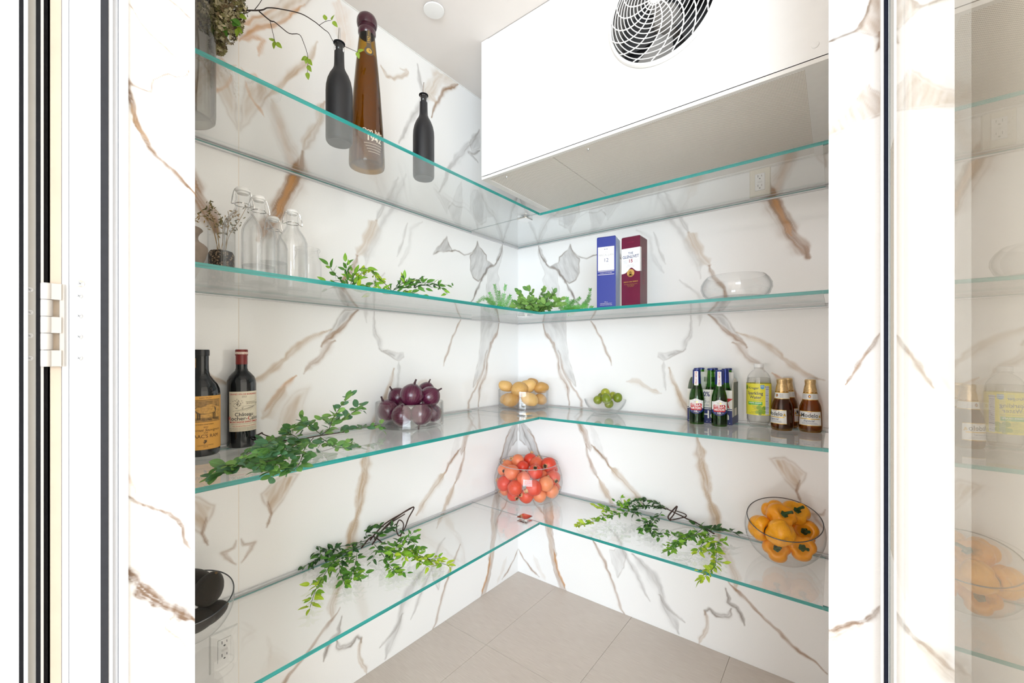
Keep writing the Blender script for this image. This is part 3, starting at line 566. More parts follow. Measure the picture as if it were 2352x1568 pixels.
# ------------------------------------------------------------------ glass shelves
D1, D2, TG = 0.4273, 0.4034, 0.011
ZS = (1.8908, 1.4520, 0.9872, 0.5210)
XE = 1.4320
lvl = ('top', 'second', 'third', 'lowest')
holdL = ('carrying dark bottles', 'carrying swing-top bottles', 'carrying wine and onions', 'carrying the avocado bowl')
holdR = ('under the cooling unit', 'carrying two spirit boxes', 'carrying beer and limes', 'carrying yellow peppers')
for zi, z in enumerate(ZS):
    b = MB()
    b.box(0.010, XE, -D2, -0.010, z - TG, z, 0, skip='fkrl')                    # top and bottom faces
    b.add([(D1, -D2, z - TG), (XE, -D2, z - TG), (XE, -D2, z), (D1, -D2, z)], [(0, 1, 2, 3)], 1)
    b.add([(XE, -D2, z - TG), (XE, -0.01, z - TG), (XE, -0.01, z), (XE, -D2, z)], [(0, 1, 2, 3)], 1)
    b.add([(0.01, -0.0122, z - TG), (XE, -0.0122, z - TG), (XE, -0.0122, z - TG + 0.004), (0.01, -0.0122, z - TG + 0.004)], [(3, 2, 1, 0)], 1)
    o = b.build('glass_shelf', [GLASS_SHELF, GLASS_EDGE], smooth=False)
    tag(o, '%s glass shelf on the right wall, %s' % (lvl[zi], holdR[zi]), 'shelf', 'glass shelves')
    for za, zb in ((z + 0.0004, z + 0.0036), (z - TG - 0.0036, z - TG - 0.0004)): MB().box(0.0, XE + 0.01, -0.0115, -0.0005, za, zb).build('channel_lip', ALU, o, smooth=False)
    MB().box(0.012, D1, -D2 - 0.0012, -D2 - 0.0002, z - 0.0022, z + 0.0003).build('joint_seal', mat('joint_sealant', (0.30, 0.36, 0.36), 0.4, var=0.1), o, smooth=False)
    MB().box(XE + 0.0002, XR - 0.001, -D2 + 0.0, -D2 + 0.008, z - TG, z).build('end_clip', GLASS_EDGE, o, smooth=False)
    b = MB(); y0, y1 = -1.7045, -D2 - 0.0014
    b.box(0.010, D1, y0, y1, z - TG, z, 0, skip='fkrl')
    b.add([(D1, y0, z - TG), (D1, y1, z - TG), (D1, y1, z), (D1, y0, z)], [(0, 1, 2, 3)], 1)
    b.add([(0.0122, y0, z - TG), (0.0122, y1, z - TG), (0.0122, y1, z - TG + 0.004), (0.0122, y0, z - TG + 0.004)], [(3, 2, 1, 0)], 1)
    o = b.build('glass_shelf', [GLASS_SHELF, GLASS_EDGE], smooth=False)
    tag(o, '%s glass shelf on the left wall, %s' % (lvl[zi], holdL[zi]), 'shelf', 'glass shelves')
    for za, zb in ((z + 0.0004, z + 0.0036), (z - TG - 0.0036, z - TG - 0.0004)): MB().box(0.0005, 0.0115, y0, -0.012, za, zb).build('channel_lip', ALU, o, smooth=False)
    # connector clamping the two panes
    c = thing('glass_connector', (0.345, -D2 - 0.002, z), 'polished square connector clamping the %s shelf panes in the corner' % lvl[zi], 'connector', 'shelf connectors')
    for nm, za, zb in (('upper_plate', 0.0006, 0.0055), ('lower_plate', -TG - 0.0055, -TG - 0.0006)):
        q = MB(); s2, ch = 0.0275, 0.005
        out = [(-s2 + ch, -s2), (s2 - ch, -s2), (s2, -s2 + ch), (s2, s2 - ch), (s2 - ch, s2), (-s2 + ch, s2), (-s2, s2 - ch), (-s2, -s2 + ch)]
        q.add([(x, y, za) for x, y in out] + [(x, y, zb) for x, y in out], [tuple(range(8))[::-1], tuple(range(8, 16))] + [(k, (k + 1) % 8, 8 + (k + 1) % 8, 8 + k) for k in range(8)])
        q.build(nm, STEEL, c, smooth=False)
    MB().lathe([(0.004, -TG - 0.0006), (0.004, 0.0006)], 12).build('clamp_screw', STEEL, c)

# ------------------------------------------------------------------ sprinkler cover on the ceiling
sp = thing('sprinkler_cover', (0.242, -0.856, H), 'round white sprinkler cover plate on the ceiling', 'ceiling fitting')
MB().lathe([(0.0001, -0.010), (0.036, -0.010), (0.0385, -0.0095), (0.0392, -0.0085), (0.0392, -0.006), (0.0001, -0.006)], 40, flip=True).build('cover_plate', WHITE, sp)
MB().lathe([(0.033, -0.0062), (0.033, -0.0005)], 32).build('spacer', PRINT_GREY, sp)

# ------------------------------------------------------------------ cooling unit over the right wall
HX0, HX1, HY, HZ = 0.272, XR - 0.0006, -0.615, 2.009
cu = thing('cooling_unit', (HX0, HY, HZ), 'white wall-mounted cooling unit with round fan guard', 'cooling unit')
FX, FZ, FRr = 1.031 - HX0, 2.348 - HZ, 0.168
wd_, ht_ = HX1 - HX0, H - 0.002 - HZ
b = MB(); n = 72; ring = []; rect = []
for k in range(n):
    a = 2 * PI * k / n; ca, sa = math.cos(a), math.sin(a)
    ring.append((FX + FRr * ca, 0, FZ + FRr * sa))
    t = min((wd_ - FX if ca > 0 else FX) / max(1e-9, abs(ca)), (ht_ - FZ if sa > 0 else FZ - 0.012) / max(1e-9, abs(sa)))
    rect.append((FX + t * ca, 0, FZ + t * sa))
b.add(ring + rect, [(k, n + k, n + (k + 1) % n, (k + 1) % n)[::-1] for k in range(n)])
for cx_, cz_ in ((0, 0.012), (wd_, 0.012), (wd_, ht_), (0, ht_)):                    # corner triangles
    ang = math.atan2(cz_ - FZ, cx_ - FX) % (2 * PI); k = int(ang / (2 * PI / n))
    b.add([rect[k], (cx_, 0, cz_), rect[(k + 1) % n]], [(0, 2, 1)])
fp = b.build('front_panel', WHITE, cu, smooth=False)
MB().box(0.0, 0.036, -0.0022, -0.0004, 0.013, ht_).build('corner_strip', WHITE, cu, smooth=False)
for x0_ in (0.0, wd_ - 0.002): MB().box(x0_, x0_ + 0.002, 0.0, -HY, 0.0, ht_).build('side_panel', WHITE, cu, smooth=False)
MB().box(0.0, wd_, -0.001, 0.014, -0.002, 0.009).box(0.0, 0.030, 0.014, -HY - 0.004, -0.002, 0.004).box(wd_ - 0.052, wd_, 0.014, -HY - 0.004, -0.002, 0.004).box(0.03, wd_ - 0.052, -HY - 0.022, -HY - 0.004, -0.002, 0.004).build('bottom_frame', mat('frame_enamel', (0.82, 0.81, 0.78), 0.45, var=0.03), cu, smooth=False)
MB().box(0.02, wd_ - 0.005, 0.0005, 0.003, 0.0092, 0.0128).build('shadow_gap', BLACKRUB, cu, smooth=False)
def perf_mat():
    m = bpy.data.materials.new('perforated_metal'); m.use_nodes = True; nt = m.node_tree; bs = nt.nodes['Principled BSDF']; N = nt.nodes.new; Lk = nt.links.new
    tc = N('ShaderNodeTexCoord'); sx = N('ShaderNodeSeparateXYZ'); Lk(tc.outputs['Object'], sx.inputs[0])
    def mth(op, a, b=None, c=None):
        q = N('ShaderNodeMath'); q.operation = op
        for i, v in enumerate((a, b, c)):
            if v is None: continue
            if isinstance(v, (int, float)): q.inputs[i].default_value = v
            else: Lk(v, q.inputs[i])
        return q.outputs[0]
    P_ = 0.0068
    u = mth('MULTIPLY', mth('ADD', sx.outputs[0], sx.outputs[1]), 1 / P_); v = mth('MULTIPLY', mth('SUBTRACT', sx.outputs[0], sx.outputs[1]), 1 / P_)
    fu = mth('SUBTRACT', mth('FRACT', u), 0.5); fv = mth('SUBTRACT', mth('FRACT', v), 0.5)
    d = mth('SQRT', mth('ADD', mth('MULTIPLY', fu, fu), mth('MULTIPLY', fv, fv)))
    hole = mth('LESS_THAN', d, 0.28)
    mx = N('ShaderNodeMix'); mx.data_type = 'RGBA'; mx.inputs[6].default_value = (0.88, 0.84, 0.78, 1); mx.inputs[7].default_value = (0.26, 0.22, 0.18, 1)
    Lk(hole, mx.inputs[0]); Lk(mx.outputs[2], bs.inputs['Base Color']); bs.inputs['Roughness'].default_value = 0.5
    return m
PERF = perf_mat()
MB().box(0.030, 0.345, 0.014, -HY - 0.022, 0.001, 0.003).build('perforated_panel', PERF, cu, smooth=False)
MB().box(0.347, wd_ - 0.052, 0.014, -HY - 0.022, 0.001, 0.003).build('perforated_panel', PERF, cu, smooth=False)
for sx_, sy_ in ((0.10, 0.045), (0.48, 0.045), (0.10, 0.52), (0.48, 0.52)):
    MB().lathe([(0.0001, -0.003), (0.0035, -0.0025), (0.0045, 0.001)], 12, c=(sx_, sy_, 0), flip=True).build('panel_screw', STEEL, cu)
MB().lathe([(0.0001, 0), (0.009, 0), (0.008, 0.002), (0.0001, 0.003)], 20).build('cover_plug', WHITE, cu, loc=(wd_ - 0.03, -0.0003, 0.045), rot=(PI / 2, 0, 0))
# fan: shroud, motor, blades
FG = mat('fan_grey', (0.30, 0.285, 0.27), 0.4, var=0.2, scale=12)
FD = mat('fan_dark', (0.035, 0.036, 0.04), 0.5, var=0.3, scale=12)
fan = MB().lathe([(FRr, 0.0), (FRr, 0.11)], 48, flip=True).build('fan_shroud', FG, cu, loc=(FX, 0.001, FZ), rot=(-PI / 2, 0, 0))
MB().lathe([(0.0001, 0.109), (FRr, 0.109)], 48).build('back_plate', FD, fan)
MB().lathe([(0.0001, 0.03), (0.035, 0.03), (0.042, 0.04), (0.042, 0.10)], 28).build('motor', FG, fan)
for k in range(5):
    a0 = 2 * PI * k / 5 + 0.5; q = MB(); vs = []
    for i in range(6):
        rr_ = 0.042 + (0.155 - 0.042) * i / 5
        for j in range(5):
            aa = a0 + (j / 4 - 0.5) * (0.85 - 0.15 * i / 5) + 0.25 * i / 5; vs.append((rr_ * math.cos(aa), rr_ * math.sin(aa), 0.075 - 0.030 * (j / 4) + 0.004))
    q.add(vs, [(i * 5 + j, (i + 1) * 5 + j, (i + 1) * 5 + j + 1, i * 5 + j + 1) for i in range(5) for j in range(4)])
    q.build('blade', FG if k % 2 else FD, fan)
# guard: domed rings and swirling spokes
gd_ = MB().lathe([(FRr + 0.004, 0.0), (FRr + 0.006, -0.004), (FRr + 0.003, -0.012), (FRr - 0.004, -0.013), (FRr - 0.006, -0.010)], 64).build('fan_guard', WHITE, cu, loc=(FX, -0.0005, FZ), rot=(-PI / 2, 0, 0))
def dome(r): return -0.012 - 0.040 * (1 - (r / FRr) ** 2.6)
for i in range(12):
    r_ = 0.022 + (FRr - 0.012 - 0.022) * i / 11
    MB().tube([(r_ * math.cos(2 * PI * k / 56), r_ * math.sin(2 * PI * k / 56), dome(r_)) for k in range(56)], 0.0016, 5, closed=True).build('guard_ring', WHITE, gd_)
for k in range(16):
    a0 = 2 * PI * k / 16
    MB().tube([((0.014 + (FRr - 0.018) * t) * math.cos(a0 + 0.95 * t * t), (0.014 + (FRr - 0.018) * t) * math.sin(a0 + 0.95 * t * t), dome(0.014 + (FRr - 0.018) * t)) for t in [i / 12 for i in range(13)]], 0.0019, 5).build('guard_spoke', WHITE, gd_)
MB().lathe([(0.0001, dome(0) - 0.006), (0.012, dome(0) - 0.005), (0.017, dome(0) - 0.001), (0.018, dome(0) + 0.004)], 24, flip=True).build('guard_hub', WHITE, gd_)

# ------------------------------------------------------------------ power outlets
def outlet(loc, rot, label, plate_m):
    o = thing('power_outlet', loc, label, 'outlet'); o.rotation_euler = rot
    # local: x across, y out of the wall (towards -y), z up
    W_, H_, d_ = 0.037, 0.0585, 0.006
    q = MB(); q.add([(-W_, 0, -H_), (W_, 0, -H_), (W_, 0, H_), (-W_, 0, H_), (-W_ + .003, -d_, -H_ + .003), (W_ - .003, -d_, -H_ + .003), (W_ - .003, -d_, H_ - .003), (-W_ + .003, -d_, H_ - .003)], [(4, 5, 6, 7), (0, 1, 5, 4), (1, 2, 6, 5), (2, 3, 7, 6), (3, 0, 4, 7)])
    pl = q.build('cover_plate', plate_m, o, smooth=False)
    MB().box(-0.0172, 0.0172, -d_ - 0.0004, -d_, -0.0338, 0.0338).build('plate_gap', PRINT_GREY, pl, smooth=False)
    rc = MB().box(-0.0165, 0.0165, -d_ - 0.0016, -d_, -0.033, 0.033).build('receptacle', WHITE, o, smooth=False)
    y = -d_ - 0.0018
    for s in (1, -1):
        zc = 0.019 * s
        MB().box(-0.0075, -0.0055, y, y + 0.0006, zc, zc + 0.009).build('slot', PRINT_BLACK, rc, smooth=False)
        MB().box(0.0055, 0.0072, y, y + 0.0006, zc + 0.001, zc + 0.008).build('slot', PRINT_BLACK, rc, smooth=False)
        MB().oval(lambda a, bb: (a, y, bb), 0, zc - 0.006, 0.0028, 0.0026, n=14).build('ground_hole', PRINT_BLACK, rc, smooth=False)
    MB().box(-0.008, 0.008, y, y + 0.0006, -0.0035, 0.0035).build('test_button', mat('button_white', (0.72, 0.72, 0.71), 0.4), rc, smooth=False)
    return o
outlet((0.0005, -1.4775, 0.372), (0, 0, PI / 2), 'white power outlet low on the left wall under the avocado bowl', WHITE)
outlet((1.2215, -0.0005, 1.955), (0, 0, 0), 'cream power outlet on the right wall below the cooling unit', mat('cream_plastic', (0.80, 0.75, 0.62), 0.35, var=0.02))

# fruit: centre and radius (m)
FRUIT = {
    "onion": [[0.1691, -0.9168, 1.1069, 0.0413], [0.0652, -0.9029, 1.0936, 0.0351], [0.189, -0.8441, 1.0976, 0.0371], [0.1236, -0.8064, 1.1166, 0.0315], [0.0702, -0.9624, 1.0455, 0.0394], [0.1684, -0.9618, 1.0331, 0.0365], [0.2239, -0.9057, 1.0345, 0.0381], [0.1904, -0.824, 1.0308, 0.0325], [0.0222, -0.9112, 1.0106, 0.0295]],
    "potato": [[0.0932, -0.231, 1.0979, 0.0309], [0.1744, -0.2182, 1.0857, 0.0395], [0.1799, -0.1504, 1.0972, 0.0378], [0.1639, -0.0868, 1.11, 0.0277], [0.2402, -0.1159, 1.0892, 0.0322], [0.1401, -0.2577, 1.0314, 0.0381], [0.2305, -0.2061, 1.0356, 0.0365], [0.2525, -0.1317, 1.0308, 0.0305], [0.0747, -0.2327, 1.0317, 0.0283]],
    "lime": [[0.6, -0.062, 1.0822, 0.0216], [0.6189, -0.0917, 1.0575, 0.0247], [0.6502, -0.0355, 1.0598, 0.0225], [0.5718, -0.0841, 1.0477, 0.0217], [0.615, -0.0058, 1.0666, 0.0182], [0.622, -0.0702, 1.0315, 0.0213], [0.5659, -0.0379, 1.0623, 0.016]],
    "pome": [[0.1312, -0.1755, 0.6999, 0.0305], [0.1689, -0.1142, 0.699, 0.0315], [0.2143, -0.1232, 0.6876, 0.0323], [0.2864, -0.1048, 0.6888, 0.0358], [0.2898, -0.0387, 0.6858, 0.023], [0.0885, -0.2089, 0.6762, 0.0258], [0.1041, -0.2728, 0.669, 0.0264], [0.1739, -0.2817, 0.6686, 0.0348], [0.1763, -0.1909, 0.6781, 0.0286], [0.2786, -0.2252, 0.6768, 0.0331], [0.2502, -0.2855, 0.6538, 0.0302], [0.1394, -0.3087, 0.6132, 0.0335], [0.2232, -0.3193, 0.6105, 0.0331], [0.3071, -0.2791, 0.6169, 0.034], [0.3473, -0.2222, 0.628, 0.033], [0.3406, -0.145, 0.6414, 0.0321], [0.3257, -0.0614, 0.6173, 0.0226], [0.3466, -0.1593, 0.5779, 0.0319], [0.3362, -0.0913, 0.58, 0.0223], [0.2543, -0.2696, 0.5643, 0.0316], [0.3065, -0.2288, 0.5675, 0.0303], [0.18, -0.277, 0.5553, 0.029], [0.1029, -0.2483, 0.557, 0.024], [0.2799, -0.1607, 0.6484, 0.0221], [0.3057, -0.0517, 0.6586, 0.0215]],
    "pepper": [[1.2819, -0.119, 0.6837, 0.0316], [1.3067, -0.1758, 0.6845, 0.0371], [1.3483, -0.0734, 0.6843, 0.0364], [1.2458, -0.198, 0.6382, 0.0349], [1.3114, -0.2356, 0.6459, 0.0365], [1.3887, -0.0672, 0.6152, 0.036], [1.2966, -0.1964, 0.5727, 0.0336], [1.3654, -0.1743, 0.5932, 0.0354], [1.3397, -0.0865, 0.6122, 0.0245]],
    "avocado": [[0.178, -1.565, 0.6553, 0.0278], [0.1002, -1.5751, 0.6478, 0.0284], [0.1456, -1.5523, 0.5731, 0.0225], [0.1697, -1.5842, 0.5735, 0.0214]],
}

# ------------------------------------------------------------------ bottles on the top shelf
Z1, Z2, Z3, Z4 = (z + 0.0004 for z in ZS)
MATTE_BLACK = mat('matte_black_coating', (0.008, 0.008, 0.010), 0.42, var=0.1, scale=50)
def pourer_bottle(x, y, label):
    t = thing('oil_bottle', (x, y, Z1), label, 'bottle', 'black oil bottles on the top shelf')
    MB().lathe([(0.0001, 0.004), (0.026, 0.003), (0.033, 0.0), (0.0365, 0.005), (0.0375, 0.013), (0.0375, 0.150), (0.0365, 0.168), (0.033, 0.186), (0.0265, 0.203), (0.0185, 0.217), (0.0150, 0.227), (0.0142, 0.240), (0.0136, 0.272)], 48).build('body', MATTE_BLACK, t)
    nk = MB().lathe([(0.0136, 0.272), (0.0136, 0.276), (0.0150, 0.278), (0.0150, 0.283), (0.0138, 0.285), (0.0140, 0.296)], 32).build('glass_neck', GLASS_CLEAR, t)
    MB().lathe([(0.0095, 0.273), (0.0105, 0.277), (0.0095, 0.281), (0.0105, 0.285), (0.0095, 0.289), (0.010, 0.296)], 24).build('stopper_ribs', BLACKRUB, t)
    MB().lathe([(0.0135, 0.2955), (0.0165, 0.297), (0.0165, 0.2995), (0.0125, 0.3015), (0.006, 0.302), (0.0045, 0.3035)], 32).build('stopper', BLACKRUB, t)
    MB().tube([(0, 0, 0.302), (0.0003, 0, 0.315), (0.001, 0, 0.33), (0.0022, 0, 0.343)], [0.0045, 0.0042, 0.0034, 0.0027], 12).build('spout', STEEL, t)
pourer_bottle(0.295, -1.272, 'matte black oil bottle with steel spout left of the amber bottle')
pourer_bottle(0.300, -0.955, 'matte black oil bottle with steel spout standing alone toward the corner')
# tall amber bottle
ax, ay = 0.220, -1.131
t = thing('tequila_bottle', (ax, ay, Z1), 'tall tapering amber glass bottle with dark rounded stopper', 'bottle')
AP = [(0.0001, 0.012), (0.045, 0.010), (0.052, 0.002), (0.0555, 0.0), (0.0575, 0.006), (0.0572, 0.03), (0.0555, 0.08), (0.0500, 0.16), (0.0435, 0.25), (0.0365, 0.33), (0.0305, 0.39), (0.0265, 0.43), (0.0245, 0.455), (0.0242, 0.468)]
MB().lathe(AP, 56).build('body', GLASS_AMBER, t)
MB().lathe([(0.0001, 0.016), (0.050, 0.016), (0.0535, 0.03), (0.052, 0.08), (0.0465, 0.16), (0.040, 0.25), (0.033, 0.33), (0.0285, 0.37), (0.0001, 0.371)], 40).build('tequila', glass('tequila_liquid', (0.66, 0.50, 0.10), (0.10, 0.05, 0.005), 0.02), t)
MB().lathe([(0.0255, 0.440), (0.0285, 0.446), (0.0285, 0.458), (0.026, 0.462), (0.026, 0.468), (0.0305, 0.471), (0.0330, 0.480), (0.0325, 0.492), (0.028, 0.503), (0.019, 0.511), (0.0001, 0.514)], 44).build('stopper', mat('dark_plum_stopper', (0.05, 0.008, 0.018), 0.22, var=0.3, scale=30, coat=0.4), t)
fa = face_cam(ax, ay, 22); f1 = wrap(AP[3:], fa, 0.056, 0.0006); f2 = wrap(AP[3:], face_cam(ax, ay, 12), 0.028, 0.0008)
q = MB(); q.text(f1, 'Don Julio', 0.019, 0, 0.098, bold=0.012); q.text(f1, '1942', 0.026, 0.002, 0.074, bold=0.02)
for i in range(4): q.strip(f1, -0.030 + 0.004 * i, 0.030 - 0.003 * i, 8, 0.056 - i * 0.009, 0.0572 - i * 0.009)
q.build('printed_lettering', mat('cream_print', (0.78, 0.70, 0.55), 0.4), t)
lb = MB().strip(f2, -0.007, 0.007, 4, 0.360, 0.452, nb=6).oval(f2, 0, 0.372, 0.013, 0.016)
lb = lb.build('neck_label', mat('brown_label', (0.10, 0.075, 0.05), 0.5, var=0.1), t)
f3 = wrap(AP[3:], face_cam(ax, ay, 12), 0.028, 0.0013)
MB().text(f3, '1942', 0.013, 0.0, 0.410, rot=PI / 2).oval(f3, 0, 0.371, 0.0075, 0.009).text(f3, 'DON JULIO', 0.005, 0.0, 0.438, rot=PI / 2).build('lettering', PRINT_GOLD, lb)

# ------------------------------------------------------------------ second shelf, left: vessels
def swing_bottle(x, y, s, label, rz=0.0, water=0.0, wide=1.0):
    t = thing('swing_top_bottle', (x, y, Z2), label, 'bottle', 'swing-top glass bottles'); t.rotation_euler = (0, 0, face_cam(x, y) + rz)
    R_ = lambda r: r * s * wide
    P_ = [(0.0001, 0.004), (0.030, 0.003), (0.038, 0.0), (0.0415, 0.005), (0.042, 0.014), (0.042, 0.138), (0.0410, 0.150), (0.0370, 0.163), (0.0295, 0.176), (0.0210, 0.188), (0.0168, 0.197), (0.0158, 0.206), (0.0170, 0.208), (0.0170, 0.213), (0.0155, 0.215), (0.0150, 0.228), (0.0162, 0.230), (0.0162, 0.234), (0.0135, 0.236)]
    MB().lathe([(r * s * (wide if z < 0.19 else 1.0), z * s) for r, z in P_], 48).build('body', GLASS_CLEAR, t)
    MB().lathe([(max(0.0001, r - 0.003) * s * (wide if z < 0.19 else 1.0), (z + (0.006 if z < 0.01 else 0)) * s) for r, z in P_[:12]], 48).build('inner_wall', GLASS_CLEAR, t)
    if water: MB().lathe([(0.0001, 0.006 * s), (0.036 * s * wide, 0.006 * s), (0.0395 * s * wide, 0.012 * s), (0.0395 * s * wide, water), (0.0001, water)], 40).build('water', glass('still_water', (0.985, 0.988, 0.99), (0.80, 0.83, 0.85), 0.03), t)
    MB().lathe([(0.0001, 0.232 * s), (0.0125 * s, 0.234 * s), (0.0135 * s, 0.2375 * s), (0.0165 * s, 0.2395 * s), (0.0172 * s, 0.2435 * s), (0.0150 * s, 0.2475 * s), (0.0001, 0.2495 * s)], 28).build('stopper', mat('white_porcelain', (0.86, 0.86, 0.85), 0.2, var=0.02), t)
    W = 0.0014 * s; k = s
    MB().tube([(0.0178 * k * math.cos(2 * PI * i / 24), 0.0178 * k * math.sin(2 * PI * i / 24), 0.207 * k) for i in range(24)], W, 6, closed=True).build('neck_wire', STEEL, t)
    for sgn in (1, -1):
        MB().tube(smooth_path([(0, sgn * 0.0178 * k, 0.207 * k), (0.001, sgn * 0.0265 * k, 0.203 * k), (0.002, sgn * 0.0265 * k, 0.211 * k), (0.0, sgn * 0.0235 * k, 0.226 * k), (0, sgn * 0.019 * k, 0.240 * k), (0, sgn * 0.012 * k, 0.2405 * k)], 4), W, 6).build('bail_wire', STEEL, t)
swing_bottle(0.123, -1.468, 1.15, 'largest clear swing-top bottle with the highest white stopper', 0.5, water=0.0)
swing_bottle(0.2138, -1.460, 0.98, 'clear swing-top bottle holding a little water, in front of the largest one', 0.3, water=0.052)
swing_bottle(0.064, -1.362, 0.98, 'clear swing-top bottle half hidden behind its neighbours', 0.4, water=0.10)
swing_bottle(0.176, -1.354, 0.98, 'clear empty swing-top bottle nearest the green garland', 0.2)
t = thing('glass_jar', (0.0467 + 0.002, -1.248, Z2), 'clear textured glass jar with wide rim behind the swing-top bottles', 'jar')
MB().lathe([(0.0001, 0.004), (0.036, 0.002), (0.041, 0.0), (0.0435, 0.006), (0.0435, 0.112), (0.042, 0.128), (0.0365, 0.142), (0.0345, 0.150), (0.035, 0.156), (0.0395, 0.161), (0.0405, 0.165), (0.0385, 0.169), (0.035, 0.170)], 48).build('body', GLASS_CLEAR, t)
MB().lathe([(0.0350, 0.1702), (0.0325, 0.169), (0.0325, 0.158)], 40).build('rim', GLASS_CLEAR, t)
t = thing('pottery_vase', (0.128, -1.628, Z2), 'matte taupe pottery vase with pinched neck by the left reveal', 'vase')
MB().lathe([(0.0001, 0.002), (0.044, 0.001), (0.047, 0.0), (0.050, 0.004), (0.058, 0.020), (0.068, 0.042), (0.0785, 0.066), (0.0835, 0.082), (0.0845, 0.090), (0.0825, 0.096), (0.0765, 0.101), (0.0645, 0.108), (0.0595, 0.116), (0.0600, 0.125), (0.0650, 0.134), (0.0715, 0.141), (0.0700, 0.143), (0.0610, 0.136), (0.0560, 0.122)], 56).build('body', mat('taupe_clay', (0.30, 0.235, 0.185), 0.75, var=0.15, scale=60, bump=0.15), t).scale = (0.86, 0.86, 0.96)
# cylinder with soil and dried stems
t = thing('terrarium_cylinder', (0.047, -1.497, Z2), 'narrow glass cylinder of dark soil with dried stems behind the bottles', 'vase')
MB().lathe([(0.0001, 0.003), (0.028, 0.002), (0.032, 0.0), (0.0335, 0.004), (0.0335, 0.190), (0.0325, 0.193)], 36).build('glass_wall', GLASS_CLEAR, t)
def soil_mat():
    m = bpy.data.materials.new('potting_soil'); m.use_nodes = True; nt = m.node_tree; b = nt.nodes['Principled BSDF']
    tc = nt.nodes.new('ShaderNodeTexCoord'); v = nt.nodes.new('ShaderNodeTexVoronoi'); v.inputs['Scale'].default_value = 260
    nt.links.new(tc.outputs['Object'], v.inputs['Vector'])
    cr = nt.nodes.new('ShaderNodeValToRGB'); cr.color_ramp.elements[0].color = (0.022, 0.014, 0.009, 1); cr.color_ramp.elements[1].color = (0.42, 0.30, 0.20, 1)
    cr.color_ramp.elements[0].position = 0.62; cr.color_ramp.elements[1].position = 0.97
    sp_ = nt.nodes.new('ShaderNodeSeparateColor'); nt.links.new(v.outputs['Color'], sp_.inputs[0]); nt.links.new(sp_.outputs[0], cr.inputs[0])
    nt.links.new(cr.outputs[0], b.inputs['Base Color']); b.inputs['Roughness'].default_value = 0.9
    return m
MB().lathe([(0.0001, 0.005), (0.031, 0.005), (0.0318, 0.02), (0.0318, 0.102), (0.028, 0.110), (0.015, 0.114), (0.0001, 0.115)], 32, wob=lambda a, z: 1 - 0.03 * abs(math.sin(7 * a + 90 * z))).build('soil', soil_mat(), t)
DRY = mat('dried_stem', (0.42, 0.27, 0.10), 0.8, var=0.3, scale=80)
DRYG = mat('dried_olive', (0.17, 0.15, 0.05), 0.85, var=0.4, scale=120)
for k in range(9):
    a = 2 * PI * k / 9 + 0.3; rr = random.uniform(0.03, 0.075); hz = random.uniform(0.17, 0.255)
    p_ = smooth_path([(0.010 * math.cos(a), 0.010 * math.sin(a), 0.112), (0.018 * math.cos(a + .3), 0.018 * math.sin(a + .3), 0.16), (rr * .6 * math.cos(a), rr * .6 * math.sin(a), 0.205), (rr * math.cos(a - .3), rr * math.sin(a - .3), hz)], 4)
    p_ = [Vector((max(v.x, -0.040), v.y, v.z)) for v in p_]
    st_ = MB().tube(p_, 0.0008, 4).build('dried_stem', DRY, t)
    q = MB()
    for j in range(16):
        c = p_[random.randrange(5, len(p_))] + Vector((random.uniform(-.011, .011), random.uniform(-.011, .011), random.uniform(-.012, .012)))
        d = Vector((random.uniform(-1, 1), random.uniform(-1, 1), random.uniform(-1, 1))).normalized() * 0.006; e = d.orthogonal().normalized() * 0.0022
        q.add([c - d, c + e, c + d, c - e], [(0, 1, 2, 3)])
    q.build('seed_head', DRY if k % 3 == 0 else DRYG, st_, smooth=False)

# ------------------------------------------------------------------ spirit boxes on the second shelf
def carton(name, p, ang, w_, d_, h_, label, faces):
    t = thing(name, (p[0], p[1], Z2), label, 'box', rz=ang)
    return t
BLUE = bpy.data.materials.new('royal_blue_card'); BLUE.use_nodes = True
nt = BLUE.node_tree; bs = nt.nodes['Principled BSDF']; tc = nt.nodes.new('ShaderNodeTexCoord'); mp = nt.nodes.new('ShaderNodeMapping'); mp.inputs['Rotation'].default_value = (0, PI / 4, 0)
nt.links.new(tc.outputs['Object'], mp.inputs[0]); ch = nt.nodes.new('ShaderNodeTexChecker'); ch.inputs['Scale'].default_value = 420
ch.inputs['Color1'].default_value = (0.006, 0.016, 0.19, 1); ch.inputs['Color2'].default_value = (0.02, 0.045, 0.30, 1)
nt.links.new(mp.outputs[0], ch.inputs['Vector']); nt.links.new(ch.outputs[0], bs.inputs['Base Color']); bs.inputs['Roughness'].default_value = 0.3
PALEBLUE = mat('silver_blue_card', (0.30, 0.40, 0.56), 0.35, var=0.1, scale=200)
